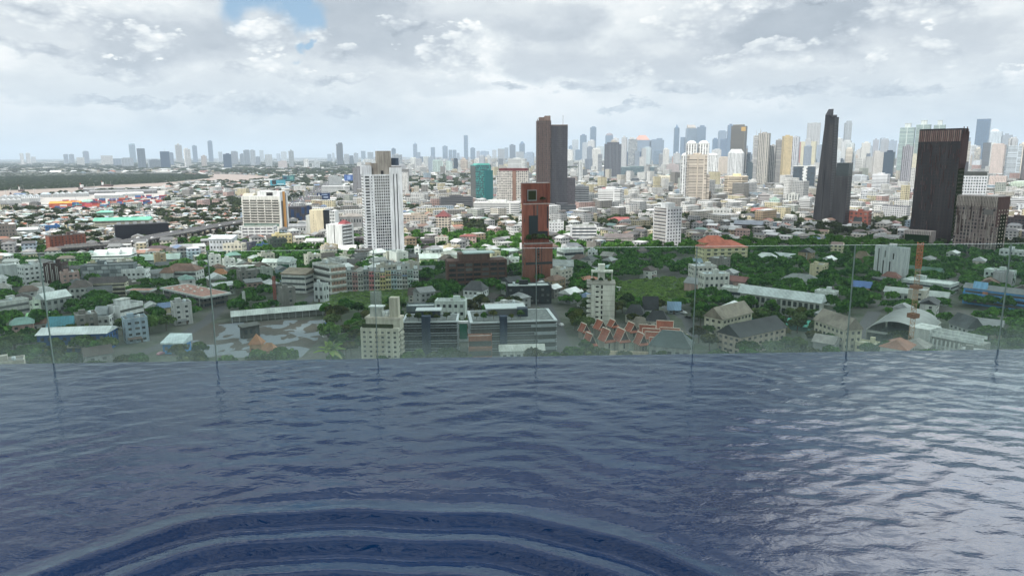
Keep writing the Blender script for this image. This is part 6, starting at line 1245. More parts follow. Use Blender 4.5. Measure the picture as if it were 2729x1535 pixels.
shed_row('long low white roof in the container yard', 252, 330, 523, 528, 1, c('d3d5d3'), cross=False, r=.25); shed_row('long low white roof behind the container cranes', 308, 384, 519, 524, 1, c('cfd2d0'), cross=False, r=.2)
shed_row('bright orange-roofed warehouse beside the container stacks', 130, 222, 538, 552, 1, c('e2962e'), c('b5543a'), -16, .35, 'gable', False); shed_row('pale green-roofed warehouse right of the orange one', 218, 250, 538, 548, 1, c('8fbfae'), GY, -10, .5, 'gable', False)
shed_row('long river jetty shed with dark openings along the bank', 220, 395, 503, 509, 1, c('8f9090'), c('5f6264'), -8, .1, 'gable', False); shed_row('second jetty platform shed behind the container yard', 236, 420, 509, 516, 1, c('85878a'), c('6c6e70'), -8, .12, 'gable', False)
rr = random.Random(21)
CC_ = [('red', c('a83038')), ('dark red', c('7c2630')), ('blue', c('2f5d9c')), ('navy', c('2b3f66')), ('orange', c('c25a35')), ('white', c('c9cbc9')), ('pink-red', c('c23a55')), ('teal', c('3f8f8a'))]
for k in range(118):
    x = rr.uniform(135, 450); y = 553 - (x - 135) * .062 + rr.uniform(-9, 10) * (1 if x > 220 else .6)
    g = gp(x, y); nm, cl = rr.choice(CC_[:5] * 2 + CC_); st = rr.randint(0, 3)
    o = bpy.data.objects.new('shipping_container', unit('cube', 'metal')); COL.objects.link(o); o.location = (g.x, g.y, st * 2.6 + .02); o.scale = (12.2, 2.6, 2.6); o.rotation_euler = (0, 0, .25 + (PI / 2 if rr.random() < .2 else 0)); o.color = (*cl, 1)
    tag(o, None, 'container', 'shipping containers stacked in the port'); THINGS.append((o, nm + ' shipping container in the port', 'box'))
    for q in range(st):
        o2 = o.copy(); COL.objects.link(o2); o2.location.z = q * 2.6 + .02; nm2, cl2 = rr.choice(CC_); o2.color = (*cl2, 1); THINGS.append((o2, nm2 + ' shipping container in the port', 'box'))
for k, (x, y) in enumerate(((262, 545), (340, 540), (410, 536), (205, 556), (300, 548), (96, 541), (20, 545))):
    g = gp(x, y); e_ = empty('light_mast', g); tag(e_, None, 'light mast', 'port flood-light masts'); part(e_, 'pole', 'cyl', 'metal', (-.35, -.35, 0), (.7, .7, 30), LG); part(e_, 'lamp_frame', 'cube', 'metal', (-2, -1, 29), (4, 2, 1.4), OW); THINGS.append((e_, 'tall flood-light mast in the port', 'mast'))
def ship(label, x0, x1, yb, l2):
    a_, b_ = gp(x0, yb), gp(x1, yb); mdl = (a_ + b_) / 2; L = (b_ - a_).length; e_ = empty('cargo_ship', mdl, math.atan2((b_ - a_).y, (b_ - a_).x)); tag(e_, label, 'ship')
    w = L * .15; v = [(-L / 2, -w / 2, 0), (L * .42, -w / 2, 0), (L / 2, 0, 0), (L * .42, w / 2, 0), (-L / 2, w / 2, 0)]; v2 = [(x * 1.02, y * 1.05, 5) for x, y, z in v]
    mesh_obj('hull', v + v2, [(i, (i + 1) % 5, (i + 1) % 5 + 5, i + 5) for i in range(5)] + [(5, 6, 7, 8, 9)], 'metal', e_, c('4a3234'))
    part(e_, 'bridge_house', 'cube', 'wall', (-L * .42, -w * .35, 5), (L * .12, w * .7, 9), WH); part(e_, 'funnel', 'cyl', 'metal', (-L * .45, -w * .1, 14), (L * .03, L * .03, 5), c('b5432e')); part(e_, 'hatch', 'cube', 'metal', (-L * .25, -w * .3, 5), (L * .55, w * .6, 1.6), c('7d6a60')); part(e_, 'mast', 'cyl', 'metal', (L * .3, -.3, 5), (.6, .6, 13), LG); part(e_, 'mast', 'cyl', 'metal', (-L * .1, -.3, 5), (.6, .6, 10), LG)
ship('rust-brown cargo ship with a white bridge moored in the river', 212, 262, 504.5, 0); ship('small grey coaster with a tall mast at the far river bank', 270, 302, 497, 0)
ship('tiny barge near the left bank of the river', 50, 66, 511, 0); ship('small white ferry at the left edge of the river', 26, 31, 519, 0)
# pole and tower at the river bend
# ------------------------------------------------------------------ trees
def crown_arrays(seed, rx, rz, nb, per, qs):
    """leaf clumps: quads scattered over several lobes; returns (quad corners, clump shade)"""
    g = np.random.default_rng(seed)
    V, A = [], []
    for k in range(nb):
        a = 2 * PI * (k + g.uniform(-.3, .3)) / nb * 1.618 * 2; rad = math.sqrt((k + .5) / nb) * .62
        cx_, cy_, cz_ = rx * rad * cos(a), rx * rad * sin(a), rz * (.95 - .62 * rad ** 1.4 + g.uniform(-.16, .16))
        br = rx * g.uniform(.30, .46); bz = br * g.uniform(.62, .9)
        n = g.normal(size=(per, 3)); n /= np.linalg.norm(n, axis=1)[:, None]; n[:, 2] = np.where(n[:, 2] < -.35, -n[:, 2], n[:, 2])
        p = n * np.array([br, br, bz]) * g.uniform(.72, 1.08, (per, 1)) + np.array([cx_, cy_, cz_])
        nn = n * .9 + g.normal(size=(per, 3)) * .55; nn /= np.linalg.norm(nn, axis=1)[:, None]
        t = np.cross(nn, g.normal(size=(per, 3))); t /= np.linalg.norm(t, axis=1)[:, None]; b_ = np.cross(nn, t)
        s = qs * g.uniform(.6, 1.35, (per, 1)) * .5
        V.append(np.stack([p - t * s - b_ * s * .7, p + t * s - b_ * s * .7, p + t * s * .8 + b_ * s * .8, p - t * s * .8 + b_ * s * .9], 1))
        A.append(np.clip(g.uniform(.15, .8) + g.normal(0, .16, per), 0, 1))
    return np.concatenate(V), np.concatenate(A)
def quads_mesh(name, Q, A, mat):
    n = len(Q); me = bpy.data.meshes.new(name); me.vertices.add(n * 4); me.vertices.foreach_set('co', Q.reshape(-1).astype(np.float32))
    me.loops.add(n * 4); me.loops.foreach_set('vertex_index', np.arange(n * 4, dtype=np.int32)); me.polygons.add(n); me.polygons.foreach_set('loop_start', np.arange(0, n * 4, 4, dtype=np.int32))
    at = me.attributes.new('clump', 'FLOAT', 'FACE'); at.data.foreach_set('value', A.astype(np.float32)); me.update(); me.materials.append(MAT[mat]); return me
TREES = []
for k, (rx, rz, nb, mt_) in enumerate(((5.6, 5.2, 11, 'leaf'), (6.4, 4.6, 13, 'leaf'), (4.6, 6.4, 10, 'leaf'), (6.0, 5.4, 12, 'leaf_olive'), (5.0, 4.2, 9, 'leaf_olive'), (7.2, 5.0, 15, 'leaf'))):
    Q, A = crown_arrays(k + 1, rx, rz, nb, 74, 1.25); TREES.append((quads_mesh('crown', Q, A, mt_), rx, mt_, rz))
LOW = [crown_arrays(30 + k, 5.6, 5.0, 7, 13, 3.0) for k in range(5)]
MIDL = [crown_arrays(50 + k, 5.8, 5.0, 9, 26, 1.9) for k in range(5)]
tv, tf = [], []
def limb(p, q, r0, r1, n=6):
    a, b_ = Vector(p), Vector(q); d = (b_ - a).normalized(); u = d.orthogonal().normalized(); w = d.cross(u); o = len(tv)
    for c_, r_ in ((a, r0), (b_, r1)):
        for k in range(n): t = 2 * PI * k / n; tv.append(tuple(c_ + u * cos(t) * r_ + w * sin(t) * r_))
    for k in range(n): tf.append((o + k, o + (k + 1) % n, o + n + (k + 1) % n, o + n + k))
limb((0, 0, 0), (.1, 0, 1), .10, .075)
for k in range(4): a = k * PI / 2 + .4; limb((.1, 0, .85 + .06 * k), (.55 * cos(a), .55 * sin(a), 1.45 + .08 * k), .055, .02)
TRUNK = bpy.data.meshes.new('trunk'); TRUNK.from_pydata(tv, [], tf); TRUNK.materials.append(MAT['bark'])
def tree_obj(x, y, s, k, rz, z=0.0):
    me, rx, mt_, h_ = TREES[k]; r = empty('tree', (x, y, z), rz); hh = (3.2 + s * 1.2)
    t = bpy.data.objects.new('trunk', TRUNK); COL.objects.link(t); t.parent = r; t.scale = (3.2 * s, 3.2 * s, hh)
    c_ = bpy.data.objects.new('crown', me); COL.objects.link(c_); c_.parent = r; c_.location = (0, 0, hh * .62); c_.scale = (s, s, s * random.uniform(.85, 1.15))
    tag(r, None, 'tree', 'trees among the houses'); return r
# ------------------------------------------------------------------ zones, in rows and columns of the photograph
ZT = [([(1480, 620), (1640, 600), (1640, 760), (1480, 860)], .72), ([(1560, 655), (1840, 664), (1840, 748), (1560, 748)], .97), ([(1950, 655), (2740, 650), (2740, 765), (2320, 765), (2200, 815), (1990, 792), (1950, 720)], .93),
      ([(1640, 806), (1700, 822), (1710, 850), (1640, 850)], .9), ([(1815, 790), (1885, 830), (1875, 940), (1832, 960), (1815, 860)], .95), ([(1480, 830), (1562, 800), (1566, 860), (1540, 960), (1484, 960)], .93), ([(560, 662), (880, 668), (860, 700), (560, 706)], .97),
      ([(190, 790), (600, 775), (650, 830), (550, 858), (440, 905), (330, 915), (300, 860), (200, 838)], .86), ([(600, 745), (840, 785), (770, 850), (600, 845)], .85), ([(884, 826), (965, 830), (962, 962), (846, 960)], .98),
      ([(1095, 762), (1190, 730), (1260, 765), (1350, 790), (1250, 845), (1110, 805)], .88), ([(1990, 878), (2160, 905), (2300, 905), (2300, 965), (1990, 965)], .86), ([(2500, 850), (2740, 860), (2740, 965), (2620, 965)], .88),
      ([(1484, 600), (2160, 596), (2740, 622), (2740, 655), (1484, 655)], .62), ([(1080, 478), (1262, 466), (1258, 510), (1090, 522)], .85), ([(1062, 938), (1250, 930), (1250, 1010), (1062, 1010)], .95), ([(-40, 905), (150, 926), (240, 1010), (-40, 1010)], .92),
      ([(400, 985), (400, 940), (640, 940), (900, 950), (960, 1010), (400, 1010)], .8), ([(1310, 945), (1560, 945), (1560, 1010), (1310, 1010)], .6), ([(430, 535), (660, 535), (660, 552), (430, 556)], .85), ([(0, 552), (120, 556), (90, 566), (0, 566)], .8),
      ([(560, 462), (760, 470), (1000, 466), (1000, 452), (560, 455)], .88), ([(1240, 600), (1390, 600), (1390, 680), (1240, 690)], .7), ([(620, 470), (920, 476), (760, 500), (470, 500)], .45), ([(2350, 590), (2420, 585), (2420, 625), (2330, 630)], .9),
      ([(1830, 960), (2010, 965), (2010, 1010), (1830, 1010)], .7), ([(1340, 640), (1395, 640), (1395, 780), (1340, 700)], .8), ([(1290, 835), (1480, 800), (1500, 850), (1400, 850)], .6), ([(760, 610), (900, 640), (870, 668), (720, 668)], .6), ([(1480, 750), (2545, 760), (2545, 965), (1480, 965)], .82), ([(-40, 760), (420, 700), (420, 930), (-40, 930)], .50)]
SHANTY = [(-60, 566), (450, 560), (650, 552), (650, 640), (450, 650), (-60, 650)]
ISLAND = [(-260, 522), (0, 509), (200, 501), (330, 492.5), (420, 488.5), (500, 482), (553, 476), (561, 472), (548, 467), (450, 463.5), (300, 463), (150, 462.5), (0, 460), (-260, 459)]
for nm_, zp in (('water', RIVER),): pass
def foot_clear(x, y, rad):
    for fx, fy, rot, hw, hd in FOOT:
        dx, dy = x - fx, y - fy
        if abs(dx) > hw + hd + rad or abs(dy) > hw + hd + rad: continue
        u, v = dx * cos(rot) + dy * sin(rot), -dx * sin(rot) + dy * cos(rot)
        if abs(u) < hw + rad and abs(v) < hd + rad: return False
    return True
def lumpy(x, y, s=1.0): return (sin(x / (61 * s) + 1.3) * sin(y / (47 * s) + .7) + sin((x + y) / (97 * s)) * .8 + sin((x - .6 * y) / (31 * s) + 2) * .5) / 2.3
WALLS = [('white', c('c9cac7')), ('white', c('bcbebb')), ('off-white', c('b8b3a5')), ('cream', c('bfb590')), ('pale grey', c('9da0a0')), ('stained grey', c('7c7a74')), ('pale blue', c('93a9b8')), ('pinkish', c('b09087')), ('tan', c('9d8768')), ('pale green', c('9ba399'))]
ROOFS = [('grey', c('7e8385')), ('pale metal', c('aeb3b3')), ('white metal', c('c6c9c8')), ('dark brown', c('4a3f3b')), ('charcoal', c('3f4144')), ('brown', c('66564c')), ('dark grey', c('56595b')), ('dark brown', c('3d3735')), ('grey', c('6f7374')), ('weathered grey', c('8f8e88')), ('pale metal', c('a3a9a8')), ('rust-brown', c('75584a')), ('terracotta', c('9c6149')), ('dull red', c('7f4f4a')), ('sea-green', c('688d84')), ('blue', c('566f92'))]
ROOFS = ROOFS[:12] * 2 + ROOFS
near_h, near_t, far_h, far_t, isl = [], [], [], [], []
rr = random.Random(77)
def scan(r0, r1, cell, mode):
    y = r0 * .55
    while y < r1:
        hwid = y * .80 + 40; n = int(2 * hwid / cell)
        for i in range(n + 1):
            x = -hwid + i * cell + rr.uniform(-.33, .33) * cell; yy = y + rr.uniform(-.33, .33) * cell; D = math.hypot(x, yy)
            if D < r0 or D >= r1: continue
            q = px((x, yy, 0))
            if q[0] < -110 or q[0] > 2840 or q[1] > 1040: continue
            if D > 1500 and inpoly(q[0], q[1], RIVER): continue
            if inpoly(q[0], q[1], PORT) or inpoly(q[0], q[1], YARD) or inpoly(q[0], q[1], FIELD_A) or inpoly(q[0], q[1], FIELD_B): continue
            if D > 1500 and inpoly(q[0], q[1], ISLAND): isl.append((x, yy, cell)); continue
            if not seg_clear(x, yy): continue
            pt = None
            for P, v in ZT:
                if inpoly(q[0], q[1], P): pt = v; break
            sh = inpoly(q[0], q[1], SHANTY)
            if pt is None:
                pt = (.44 if D < 1000 else .36 if D < 1500 else .26 if D < 2500 else .26) + .42 * max(0, lumpy(x, yy, 1 if D < 2500 else 4)) - (.12 if sh else 0)
                if D < 900 and q[0] > 1480: pt += .25
            if q[1] > 872 and 940 < q[0] < 1850: pt = .97
            if q[1] > 895 and 330 < q[0] < 900:
                pt = .62
                if rr.random() < .45: continue
            if 835 < q[0] < 1112 and 812 < q[1] < 862:
                pt = 1.0
                if rr.random() < .6: continue
            if 2540 < q[0] and 825 < q[1] < 852: continue
            if 1545 < q[0] < 1835 and 868 < q[1] < 936: continue
            if rr.random() < pt: (far_t if D > 900 else near_t).append((D, x, yy, cell))
            else: (far_h if D > 900 else near_h).append((D, x, yy, cell, sh))
        y += cell
scan(318, 900, 14.5, 0); scan(900, 2100, 16.5, 1); scan(2100, 4600, 34, 2); scan(4600, 12000, 92, 3); scan(12000, 34000, 430, 4)
near_h = [t for t in near_h if foot_clear(t[1], t[2], 6.5)]; near_h.sort()
near_t = [t for t in near_t if foot_clear(t[1], t[2], 3.0)]; near_t.sort()
# second thickening pass of trees inside the dense zones
extra = []
for D, x, y, ce in near_t:
    for _ in range(2):
        x2, y2 = x + rr.uniform(-9, 9), y + rr.uniform(-9, 9)
        q2 = px((x2, y2, 0))
        if rr.random() < .55 and not any(inpoly(q2[0], q2[1], P_) for P_ in (FIELD_A, FIELD_B, YARD)) and foot_clear(x2, y2, 4.5) and seg_clear(x2, y2): extra.append((math.hypot(x2, y2), x2, y2, ce))
near_t = sorted(near_t + extra)
# ------------------------------------------------------------------ single houses, nearest first
NH, NTR = 215, 290
def street_dir(x, y): return .33 + .55 * round(1.2 * sin(x / 420 + .6) + .8 * sin(y / 350)) / 2
for k, (D, x, y, ce, sh) in enumerate(near_h[:NH]):
    w, d = rr.uniform(9, 15), rr.uniform(8, 12); fl = rr.choice((1, 2, 2, 2, 3, 3, 4)); h = fl * 3.1 + .6; a = street_dir(x, y) + rr.choice((0, 0, PI / 2)) + rr.uniform(-.06, .06)
    wn, wc = rr.choice(WALLS[:6] * 2 + WALLS); rn, rc = rr.choice(ROOFS); kind = rr.choice(('gable', 'gable', 'hip', 'hip', 'flat', 'shed'))
    if fl > 3: kind = 'flat'
    r = empty('house', (x, y, 0), a); tag(r, None, 'house', 'houses between the larger buildings')
    part(r, 'wall', 'cube', 'wall', (-w / 2, -d / 2, 0), (w, d, h), wc)
    if kind == 'flat':
        rf = part(r, 'roof', 'cube', 'concrete', (-w / 2 + .05, -d / 2 + .05, h - .02), (w - .1, d - .1, .15), rc if rn in ('grey', 'pale metal', 'dark grey') else c('8b8b87')); part(r, 'parapet', 'ring', 'wall', (-w / 2 - .05, -d / 2 - .05, h - .1), (w + .1, d + .1, .9), wc, sub=rf)
        part(r, 'stair_head', 'cube', 'wall', (-w * .3, 0, h), (3.2, 3, 2.5), tuple(v * .92 for v in wc), sub=rf); rn2 = 'flat grey roof'
        if rr.random() < .5: part(r, 'water_tank', 'cyl', 'metal', (w * .1, -d * .2, h), (1.6, 1.6, 1.9), c('b9c4c9'), sub=rf)
    else:
        part(r, 'roof', kind, 'sheet' if rn in ('pale metal', 'white metal', 'blue', 'sea-green', 'grey') else 'tiles', (-w / 2 - .7, -d / 2 - .7, h), (w + 1.4, d + 1.4, d * (.30 if kind != 'shed' else .16)), rc); rn2 = rn + (' roof' if kind == 'gable' else ' lean-to roof' if kind == 'shed' else ' hipped roof')
    for f_ in range(fl):
        for u in (-.3, .0, .3) if w > 11 else (-.25, .2):
            part(r, 'window', 'cube', 'glass', (u * w - .8, -d / 2 - .06, f_ * 3.1 + 1.1), (1.6 if u else 2.2, .1, 1.3), (.04, .05, .055))
            if u < 0: part(r, 'window', 'cube', 'glass', (-w / 2 - .06, u * d * .8, f_ * 3.1 + 1.1), (.1, 1.6, 1.3), (.04, .05, .055))
    part(r, 'door', 'cube', 'metal', (w * .12, -d / 2 - .07, 0), (1.1, .1, 2.1), c('5a4a3e'))
    if rr.random() < .4: part(r, 'porch_roof', 'shed', 'sheet', (-w * .45, -d / 2 - 2.4, 2.5), (w * .6, 2.4, .9), rr.choice(ROOFS)[1])
    THINGS.append((r, f'{("one", "two", "three", "four")[fl - 1]}-storey {wn} house, {rn2},', 'house'))
for k, (D, x, y, ce) in enumerate(near_t[:NTR]):
    t = rr.randrange(6); s = rr.uniform(.65, 1.15); r = tree_obj(x, y, s, t, rr.uniform(0, 6.28))
    THINGS.append((r, ('small ' if s < .8 else 'tall ' if s > 1.02 else '') + ('olive-green tree' if TREES[t][2] == 'leaf_olive' else 'dark green tree' if t != 5 else 'broad green tree'), 'tree'))
# planting on terraces and roofs
def roof_plant(b, fx, fy, z, s, k, label):
    p = b.o.matrix_world @ Vector((0, 0, 0)); rot = b.rot; lx, ly = fx * b.w, fy * b.d
    r = tree_obj(b.o.location.x + lx * cos(rot) - ly * sin(rot), b.o.location.y + lx * sin(rot) + ly * cos(rot), s, k, fx * 9, z); r.name = 'roof_tree'; r['label'] = label; r['category'] = 'tree'; r['group'] = 'trees on roofs and terraces'
tz = TERRACE.h
for i, (fx, s) in enumerate(((-.34, .62), (-.16, .75), (.03, .7), (.22, .66), (.40, .5))): roof_plant(TERRACE, fx, -.24, tz, s, (0, 3, 5, 2, 3)[i], ('first', 'second', 'third', 'fourth', 'fifth')[i] + ' tree from the left on the red-brick tower terrace')
roof_plant(TERRACE, .17, -.05, height_at(Vector((TERRACE.o.location.x, TERRACE.o.location.y, 0)), 489) - 16, .5, 3, 'single tree high in the top opening of the red-brick tower')
for b, nm_ in ((GO_L, 'left'), (GO_R, 'right')):
    for i, fx in enumerate((-.40, -.22, -.05, .12, .30) if nm_ == 'left' else (-.42, -.34, -.22, -.02, .10)): roof_plant(b, fx, -.36 if i % 2 else -.24, b.h - 1, .34 + .05 * (i % 3), (4, 0, 3)[i % 3], f'{("first", "second", "third", "fourth", "fifth")[i]} shrub from the left on the {nm_} glass office roof')
for i, fx in enumerate((-.28, .0, .3)): roof_plant(SLIM, fx, -.2, SLIM.h - 1.2, .30, (3, 0, 4)[i], ('left', 'middle', 'right')[i] + ' shrub on the roof terrace of the slim cream tower')
# the bright broad-leaved palm at the foot of the trees
g = gp(884, 1000); pr = empty('palm_tree', g); tag(pr, 'bright yellow-green broad-leaved palm at the water edge, left of the cream apartments', 'palm'); hp = height_at(g, 935)
part(pr, 'trunk', 'cyl', 'bark', (-.35, -.35, 0), (.7, .7, hp), c('6a5a48'))
for k in range(17):
    a = k * 2.399; el = R(72 - (k % 6) * 14); L = 8.4 - .5 * (k % 4); v, f = [], []
    for i in range(8):
        t = i / 7; e_ = el - t * t * 1.0; x = L * t * cos(el) * .95; z = L * t * sin(el) - 3.0 * t * t; wd = 1.25 * sin(PI * min(.97, t * .85 + .12)) ** .7
        for s_ in (-1, 0, 1): v.append((x * cos(a) - s_ * wd * sin(a), x * sin(a) + s_ * wd * cos(a), z + (.35 if s_ == 0 else 0)))
    for i in range(7):
        for s_ in (0, 1): b0 = i * 3 + s_; f.append((b0, b0 + 1, b0 + 4, b0 + 3))
    o = mesh_obj('frond', v, f, 'palm_leaf', pr, smooth=True); o.location = (0, 0, hp)
    at = o.data.attributes.new('clump', 'FLOAT', 'FACE'); at.data.foreach_set('value', [.3 + .1 * (k % 6)] * len(f))
# ------------------------------------------------------------------ everything farther out, one object per mass
Vv, Ff, Cc, Uu = [], [], [], []
def add_house(x, y, w, d, h, a, wc, rc, kind, rise):
    ca, sa = cos(a), sin(a); b0 = len(Vv)
    pts = [(-w / 2, -d / 2), (w / 2, -d / 2), (w / 2, d / 2), (-w / 2, d / 2)]
    for z in (0, h):
        for u, v in pts: Vv.append((x + u * ca - v * sa, y + u * sa + v * ca, z))
    for k in range(4):
        Ff.append((b0 + k, b0 + (k + 1) % 4, b0 + (k + 1) % 4 + 4, b0 + k + 4)); Cc.append(wc); L = w if k % 2 == 0 else d; Uu.extend([(.4, .02), (.4 + L, .02), (.4 + L, h), (.4, h)])
    if kind == 'flat': Ff.append((b0 + 4, b0 + 5, b0 + 6, b0 + 7)); Cc.append(rc); Uu.extend([(0, -1)] * 4); return
    ov = .5; b1 = len(Vv); e = (.5 if kind == 'gable' else .28)
    for u, v in ((-w / 2 - ov, -d / 2 - ov), (w / 2 + ov, -d / 2 - ov), (w / 2 + ov, d / 2 + ov), (-w / 2 - ov, d / 2 + ov), (-w * e, 0), (w * e, 0)):
        Vv.append((x + u * ca - v * sa, y + u * sa + v * ca, h - .05 if abs(v) > 0 else h + rise))
    for f in ((0, 1, 5, 4), (2, 3, 4, 5), (1, 2, 5), (3, 0, 4)): Ff.append(tuple(b1 + k for k in f)); Cc.append(rc if len(f) == 4 or kind == 'hip' else wc); Uu.extend([(0, -1)] * len(f))
SHC = [c(h) for h in ('b9bcbb', '9da0a0', '7e8385', '6d6a66', 'cfd1d0', '8fa9b6', '74503f', 'a85a3c', '8d8478', '5f6264', '4a4745', 'd8d8d4', '9cb7b0', 'a8a297', '55504c')]
for D, x, y, ce, sh in near_h[NH:] + far_h:
    if D > 900 and D < 3500 and not foot_clear(x, y, ce * .42): continue
    a = street_dir(x, y) + rr.choice((0, PI / 2)) + rr.uniform(-.12, .12) * (2.5 if sh else 1)
    if sh:
        for _ in range(2):
            w, d = rr.uniform(6, 11), rr.uniform(5, 8); add_house(x + rr.uniform(-5, 5), y + rr.uniform(-5, 5), w, d, rr.uniform(3, 6.5), a + rr.uniform(-.3, .3), rr.choice(WALLS)[1], rr.choice(SHC), rr.choice(('gable', 'hip', 'gable', 'flat')), 1.5)
        continue
    if D < 2100: w, d, h = rr.uniform(9, 16), rr.uniform(8, 13), rr.choice((1, 2, 2, 3, 3, 4)) * 3.1 + .5; big = D > 1450 and rr.random() < .04
    elif D < 4600: w, d, h = rr.uniform(14, 34), rr.uniform(12, 22), rr.choice((2, 2, 3, 4, 5)) * 3.1; big = rr.random() < .09
    elif D < 12000: w, d, h = rr.uniform(30, 80), rr.uniform(24, 50), rr.choice((2, 3, 4, 5, 6)) * 3.2; big = rr.random() < .13
    else: w, d, h = rr.uniform(90, 260), rr.uniform(80, 160), rr.uniform(8, 26); big = rr.random() < .05
    qx, qy = px((x, y, 0))
    if qx < 960 and qy < 547: h = min(h, 6.5); big = False
    if D < 2100 and qx < 960 and qy < 600: big = False
    if 1000 < D < 2100 and rr.random() < (.16 if qx > 900 else .05): w, d, h = rr.uniform(18, 34), rr.uniform(12, 16), rr.uniform(12, 23)
    if big: h *= rr.uniform(2, 3.4); w *= 1.15
    rn, rc = rr.choice(ROOFS[:3] + ROOFS if D > 2100 else ROOFS); kind = 'flat' if (h > 13 or D > 6000) else rr.choice(('gable', 'hip', 'gable', 'flat'))
    if kind == 'flat' and rn not in ('grey', 'pale metal', 'white metal', 'dark grey'): rc = c('a3a5a3')
    add_house(x, y, w, d, h, a, rr.choice(WALLS[:2] * (4 if D > 2100 else 1) + WALLS[:6] * 2 + WALLS)[1], rc, kind, min(w, d) * .22)
ob = mesh_obj('city_buildings', Vv, Ff, 'f_city', fcol=Cc, uvs=Uu); tag(ob, 'dense mass of low houses and roofs spreading to the horizon', None, None, 'stuff')
def scatter(name, label, items, mat, zs=1.0, lib=None):
    QQ, AA = [], []
    for x, y, s, s2 in items:
        Q, A = (lib or LOW)[rr.randrange(5)]; a = rr.uniform(0, 6.28); M = np.array([[cos(a), -sin(a), 0], [sin(a), cos(a), 0], [0, 0, 1]]) * s
        M[2] *= s2 * zs; QQ.append(Q @ M.T + np.array([x, y, 2.2 * s * s2])); AA.append(np.clip(A + rr.uniform(-.25, .25), 0, 1))
    me = quads_mesh(name, np.concatenate(QQ), np.concatenate(AA), mat); o = bpy.data.objects.new(name, me); COL.objects.link(o); tag(o, label, None, None, 'stuff')
it = [(x, y, rr.uniform(.7, 1.15), rr.uniform(.85, 1.15)) for D, x, y, ce in near_t[NTR:] if foot_clear(x, y, 4)]
scatter('woodland', 'unbroken dark green tree cover between the houses', it, 'leaf', 1.0, MIDL)
it = []
for D, x, y, ce in far_t:
    if D < 3500 and not foot_clear(x, y, 5): continue
    n = 2 if D < 2100 else 3 if D < 4600 else 2
    for _ in range(n):
        s = rr.uniform(.6, 1.2) * (1 if D < 2100 else 1.5 if D < 4600 else 5 if D < 12000 else 16); it.append((x + rr.uniform(-.4, .4) * ce, y + rr.uniform(-.4, .4) * ce, s, rr.uniform(.8, 1.1) * (1 if D < 2100 else .8 if D < 4600 else .32 if D < 12000 else .1)))
scatter('distant_woods', 'scattered far tree clumps fading between the distant houses', it, 'leaf_far')
it = [(x + rr.uniform(-.5, .5) * ce, y + rr.uniform(-.5, .5) * ce, rr.uniform(.8, 1.5), rr.uniform(.26, .46)) for x, y, ce in isl for _ in range(5)]
scatter('mangrove_forest', 'dense green mangrove forest on the river peninsula', it, 'leaf_far')
it = []
for P, n, s0 in ((FIELD_A, 700, .16), (FIELD_B, 1300, .24)):
    g_ = gpoly(P); xs, ys = [p.x for p in g_], [p.y for p in g_]; GP = [(p.x, p.y) for p in g_]; k = 0
    while k < n:
        x, y = rr.uniform(min(xs), max(xs)), rr.uniform(min(ys), max(ys))
        if inpoly(x, y, GP) and foot_clear(x, y, 2): it.append((x, y, s0 * rr.uniform(.5, 1.6), .6))
        k += 1
scatter('meadow_undergrowth', 'tall grass and low bushes covering the two open fields', it, 'leaf_bush')
# ------------------------------------------------------------------ unseen cloud added high behind the viewer to shade the near city
import bmesh
mt, T = newmat('cloud'); dm = T.n('ShaderNodeBsdfDiffuse', i_Color=(.9, .9, .9)); tm = T.n('ShaderNodeBsdfTranslucent', i_Color=(.93, .94, .96))
finish(T, T.n('ShaderNodeMixShader', i_0=.78, i_1=dm.outputs[0], i_2=tm.outputs[0]).outputs[0]); MAT['cloud'] = mt
bm = bmesh.new(); HC = 1350.0; ox, oy = SUN.x / SUN.z * HC, SUN.y / SUN.z * HC
rr = random.Random(5)
for k in range(170):
    a = rr.uniform(0, 2 * PI); q = math.sqrt(rr.random()); X0 = 260 + 1150 * q * cos(a); Y0 = 400 + 560 * q * sin(a) + 70 * sin(X0 / 170.)
    if Y0 > 985 or (X0 < 190 and Y0 > 560): continue
    s = rr.uniform(90, 190) * (1.1 - .45 * q)
    bmesh.ops.create_icosphere(bm, subdivisions=2, radius=1.0, matrix=Matrix.Translation((X0 + ox, Y0 + oy, HC + rr.uniform(-25, 45))) @ Matrix.Diagonal((s, s * .85, s * .38, 1)))
me = bpy.data.meshes.new('shade_cloud'); bm.to_mesh(me); bm.free(); me.materials.append(MAT['cloud']); me.polygons.foreach_set('use_smooth', [True] * len(me.polygons))
o = bpy.data.objects.new('shade_cloud', me); COL.objects.link(o); tag(o, 'broad unseen white cloud added overhead to shade the nearer streets', None, None, 'stuff')
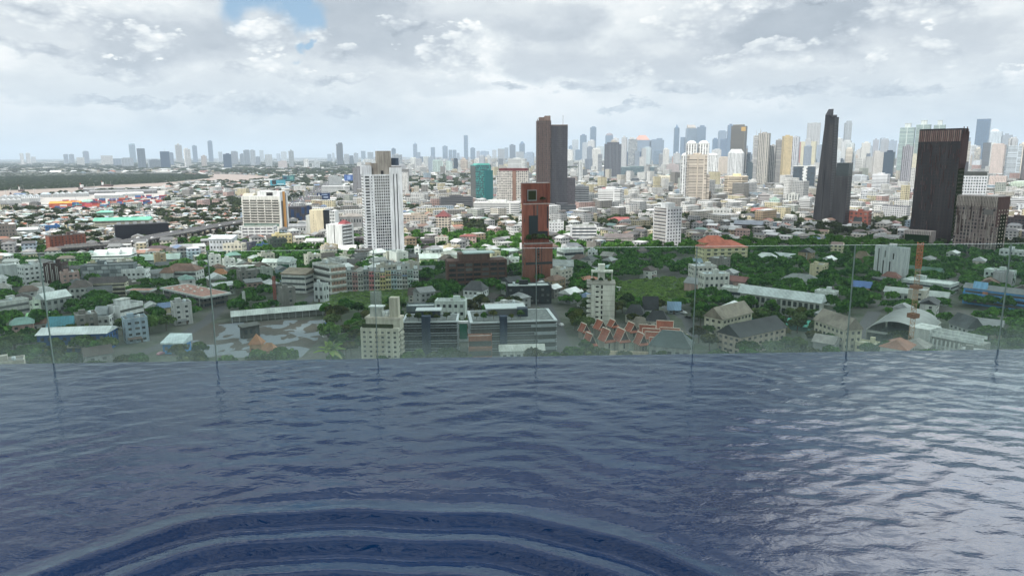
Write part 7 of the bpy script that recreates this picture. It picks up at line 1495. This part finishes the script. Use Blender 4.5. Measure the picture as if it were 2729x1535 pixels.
# ------------------------------------------------------------------ haze
mt, T = newmat('haze'); pv = T.n('ShaderNodeVolumePrincipled')
pv.inputs['Color'].default_value = (.70, .83, .96, 1); pv.inputs['Density'].default_value = 4.8e-5; pv.inputs['Anisotropy'].default_value = 0.0
T.t.links.new(pv.outputs[0], T.n('ShaderNodeOutputMaterial').inputs['Volume']); MAT['haze'] = mt
hb = mesh_obj('haze', [(x, y, z) for z in (-1, 640) for y in (-3200, 46000) for x in (-46000, 46000)], [(0, 2, 3, 1), (4, 5, 7, 6), (0, 1, 5, 4), (1, 3, 7, 5), (3, 2, 6, 7), (2, 0, 4, 6)], 'haze')
tag(hb, 'pale humid air over the whole city', None, None, 'stuff')
# ------------------------------------------------------------------ labels: each one from its look and the named building beside it
bpy.context.view_layer.update()
ORD = ['first', 'second', 'third', 'fourth', 'fifth', 'sixth', 'seventh', 'eighth', 'ninth', 'tenth']
def auto_labels():
    by = {}
    for o, base, kind in THINGS:
        q = px((o.location.x, o.location.y, o.location.z + (60 if kind == 'far' else 3)))
        best = min(PLACES, key=lambda p: math.hypot((p[1] - q[0]), (p[2] - q[1]) * 1.6)) if kind not in ('box', 'mast', 'car') else None
        if best is None: lab = base
        else:
            dx, dy = q[0] - best[1], q[1] - best[2]
            rel = ('left of ' if dx < 0 else 'right of ') if abs(dx) > abs(dy) * .8 else ('behind ' if dy < 0 else 'in front of ')
            lab = base + ' ' + rel + best[0]
        by.setdefault(lab, []).append((q[0], q[1], o))
    for lab, L in by.items():
        L.sort(key=lambda t: (t[0], t[1]))
        for i, (_, _, o) in enumerate(L):
            if len(L) == 1: t = lab
            else: t = lab.rstrip(',').replace(' house,', ' house') + ', ' + (ORD[i] if i < 10 else f'{i + 1}' + ({1: 'st', 2: 'nd', 3: 'rd'}.get((i + 1) % 10, 'th') if (i + 1) // 10 % 10 != 1 else 'th')) + ' from left'
            t = t.replace(',,', ','); 
            t = t.replace('-storey pale metal', '-storey metal').replace(' one of a pair', '')
            if len(t.split()) > 16: t = t.replace('the big brown slatted tower', 'the slatted tower').replace(' lean-to roof', ' roof').replace('off-white', 'white').replace('stained grey', 'grey').replace('pale metal', 'metal').replace('weathered grey', 'grey')
            while len(t.split()) > 16 and ' the ' in t: t = t.replace(' the ', ' ', 1)
            if len(t.split()) < 4: t += ' among its kind'
            o['label'] = t
auto_labels()
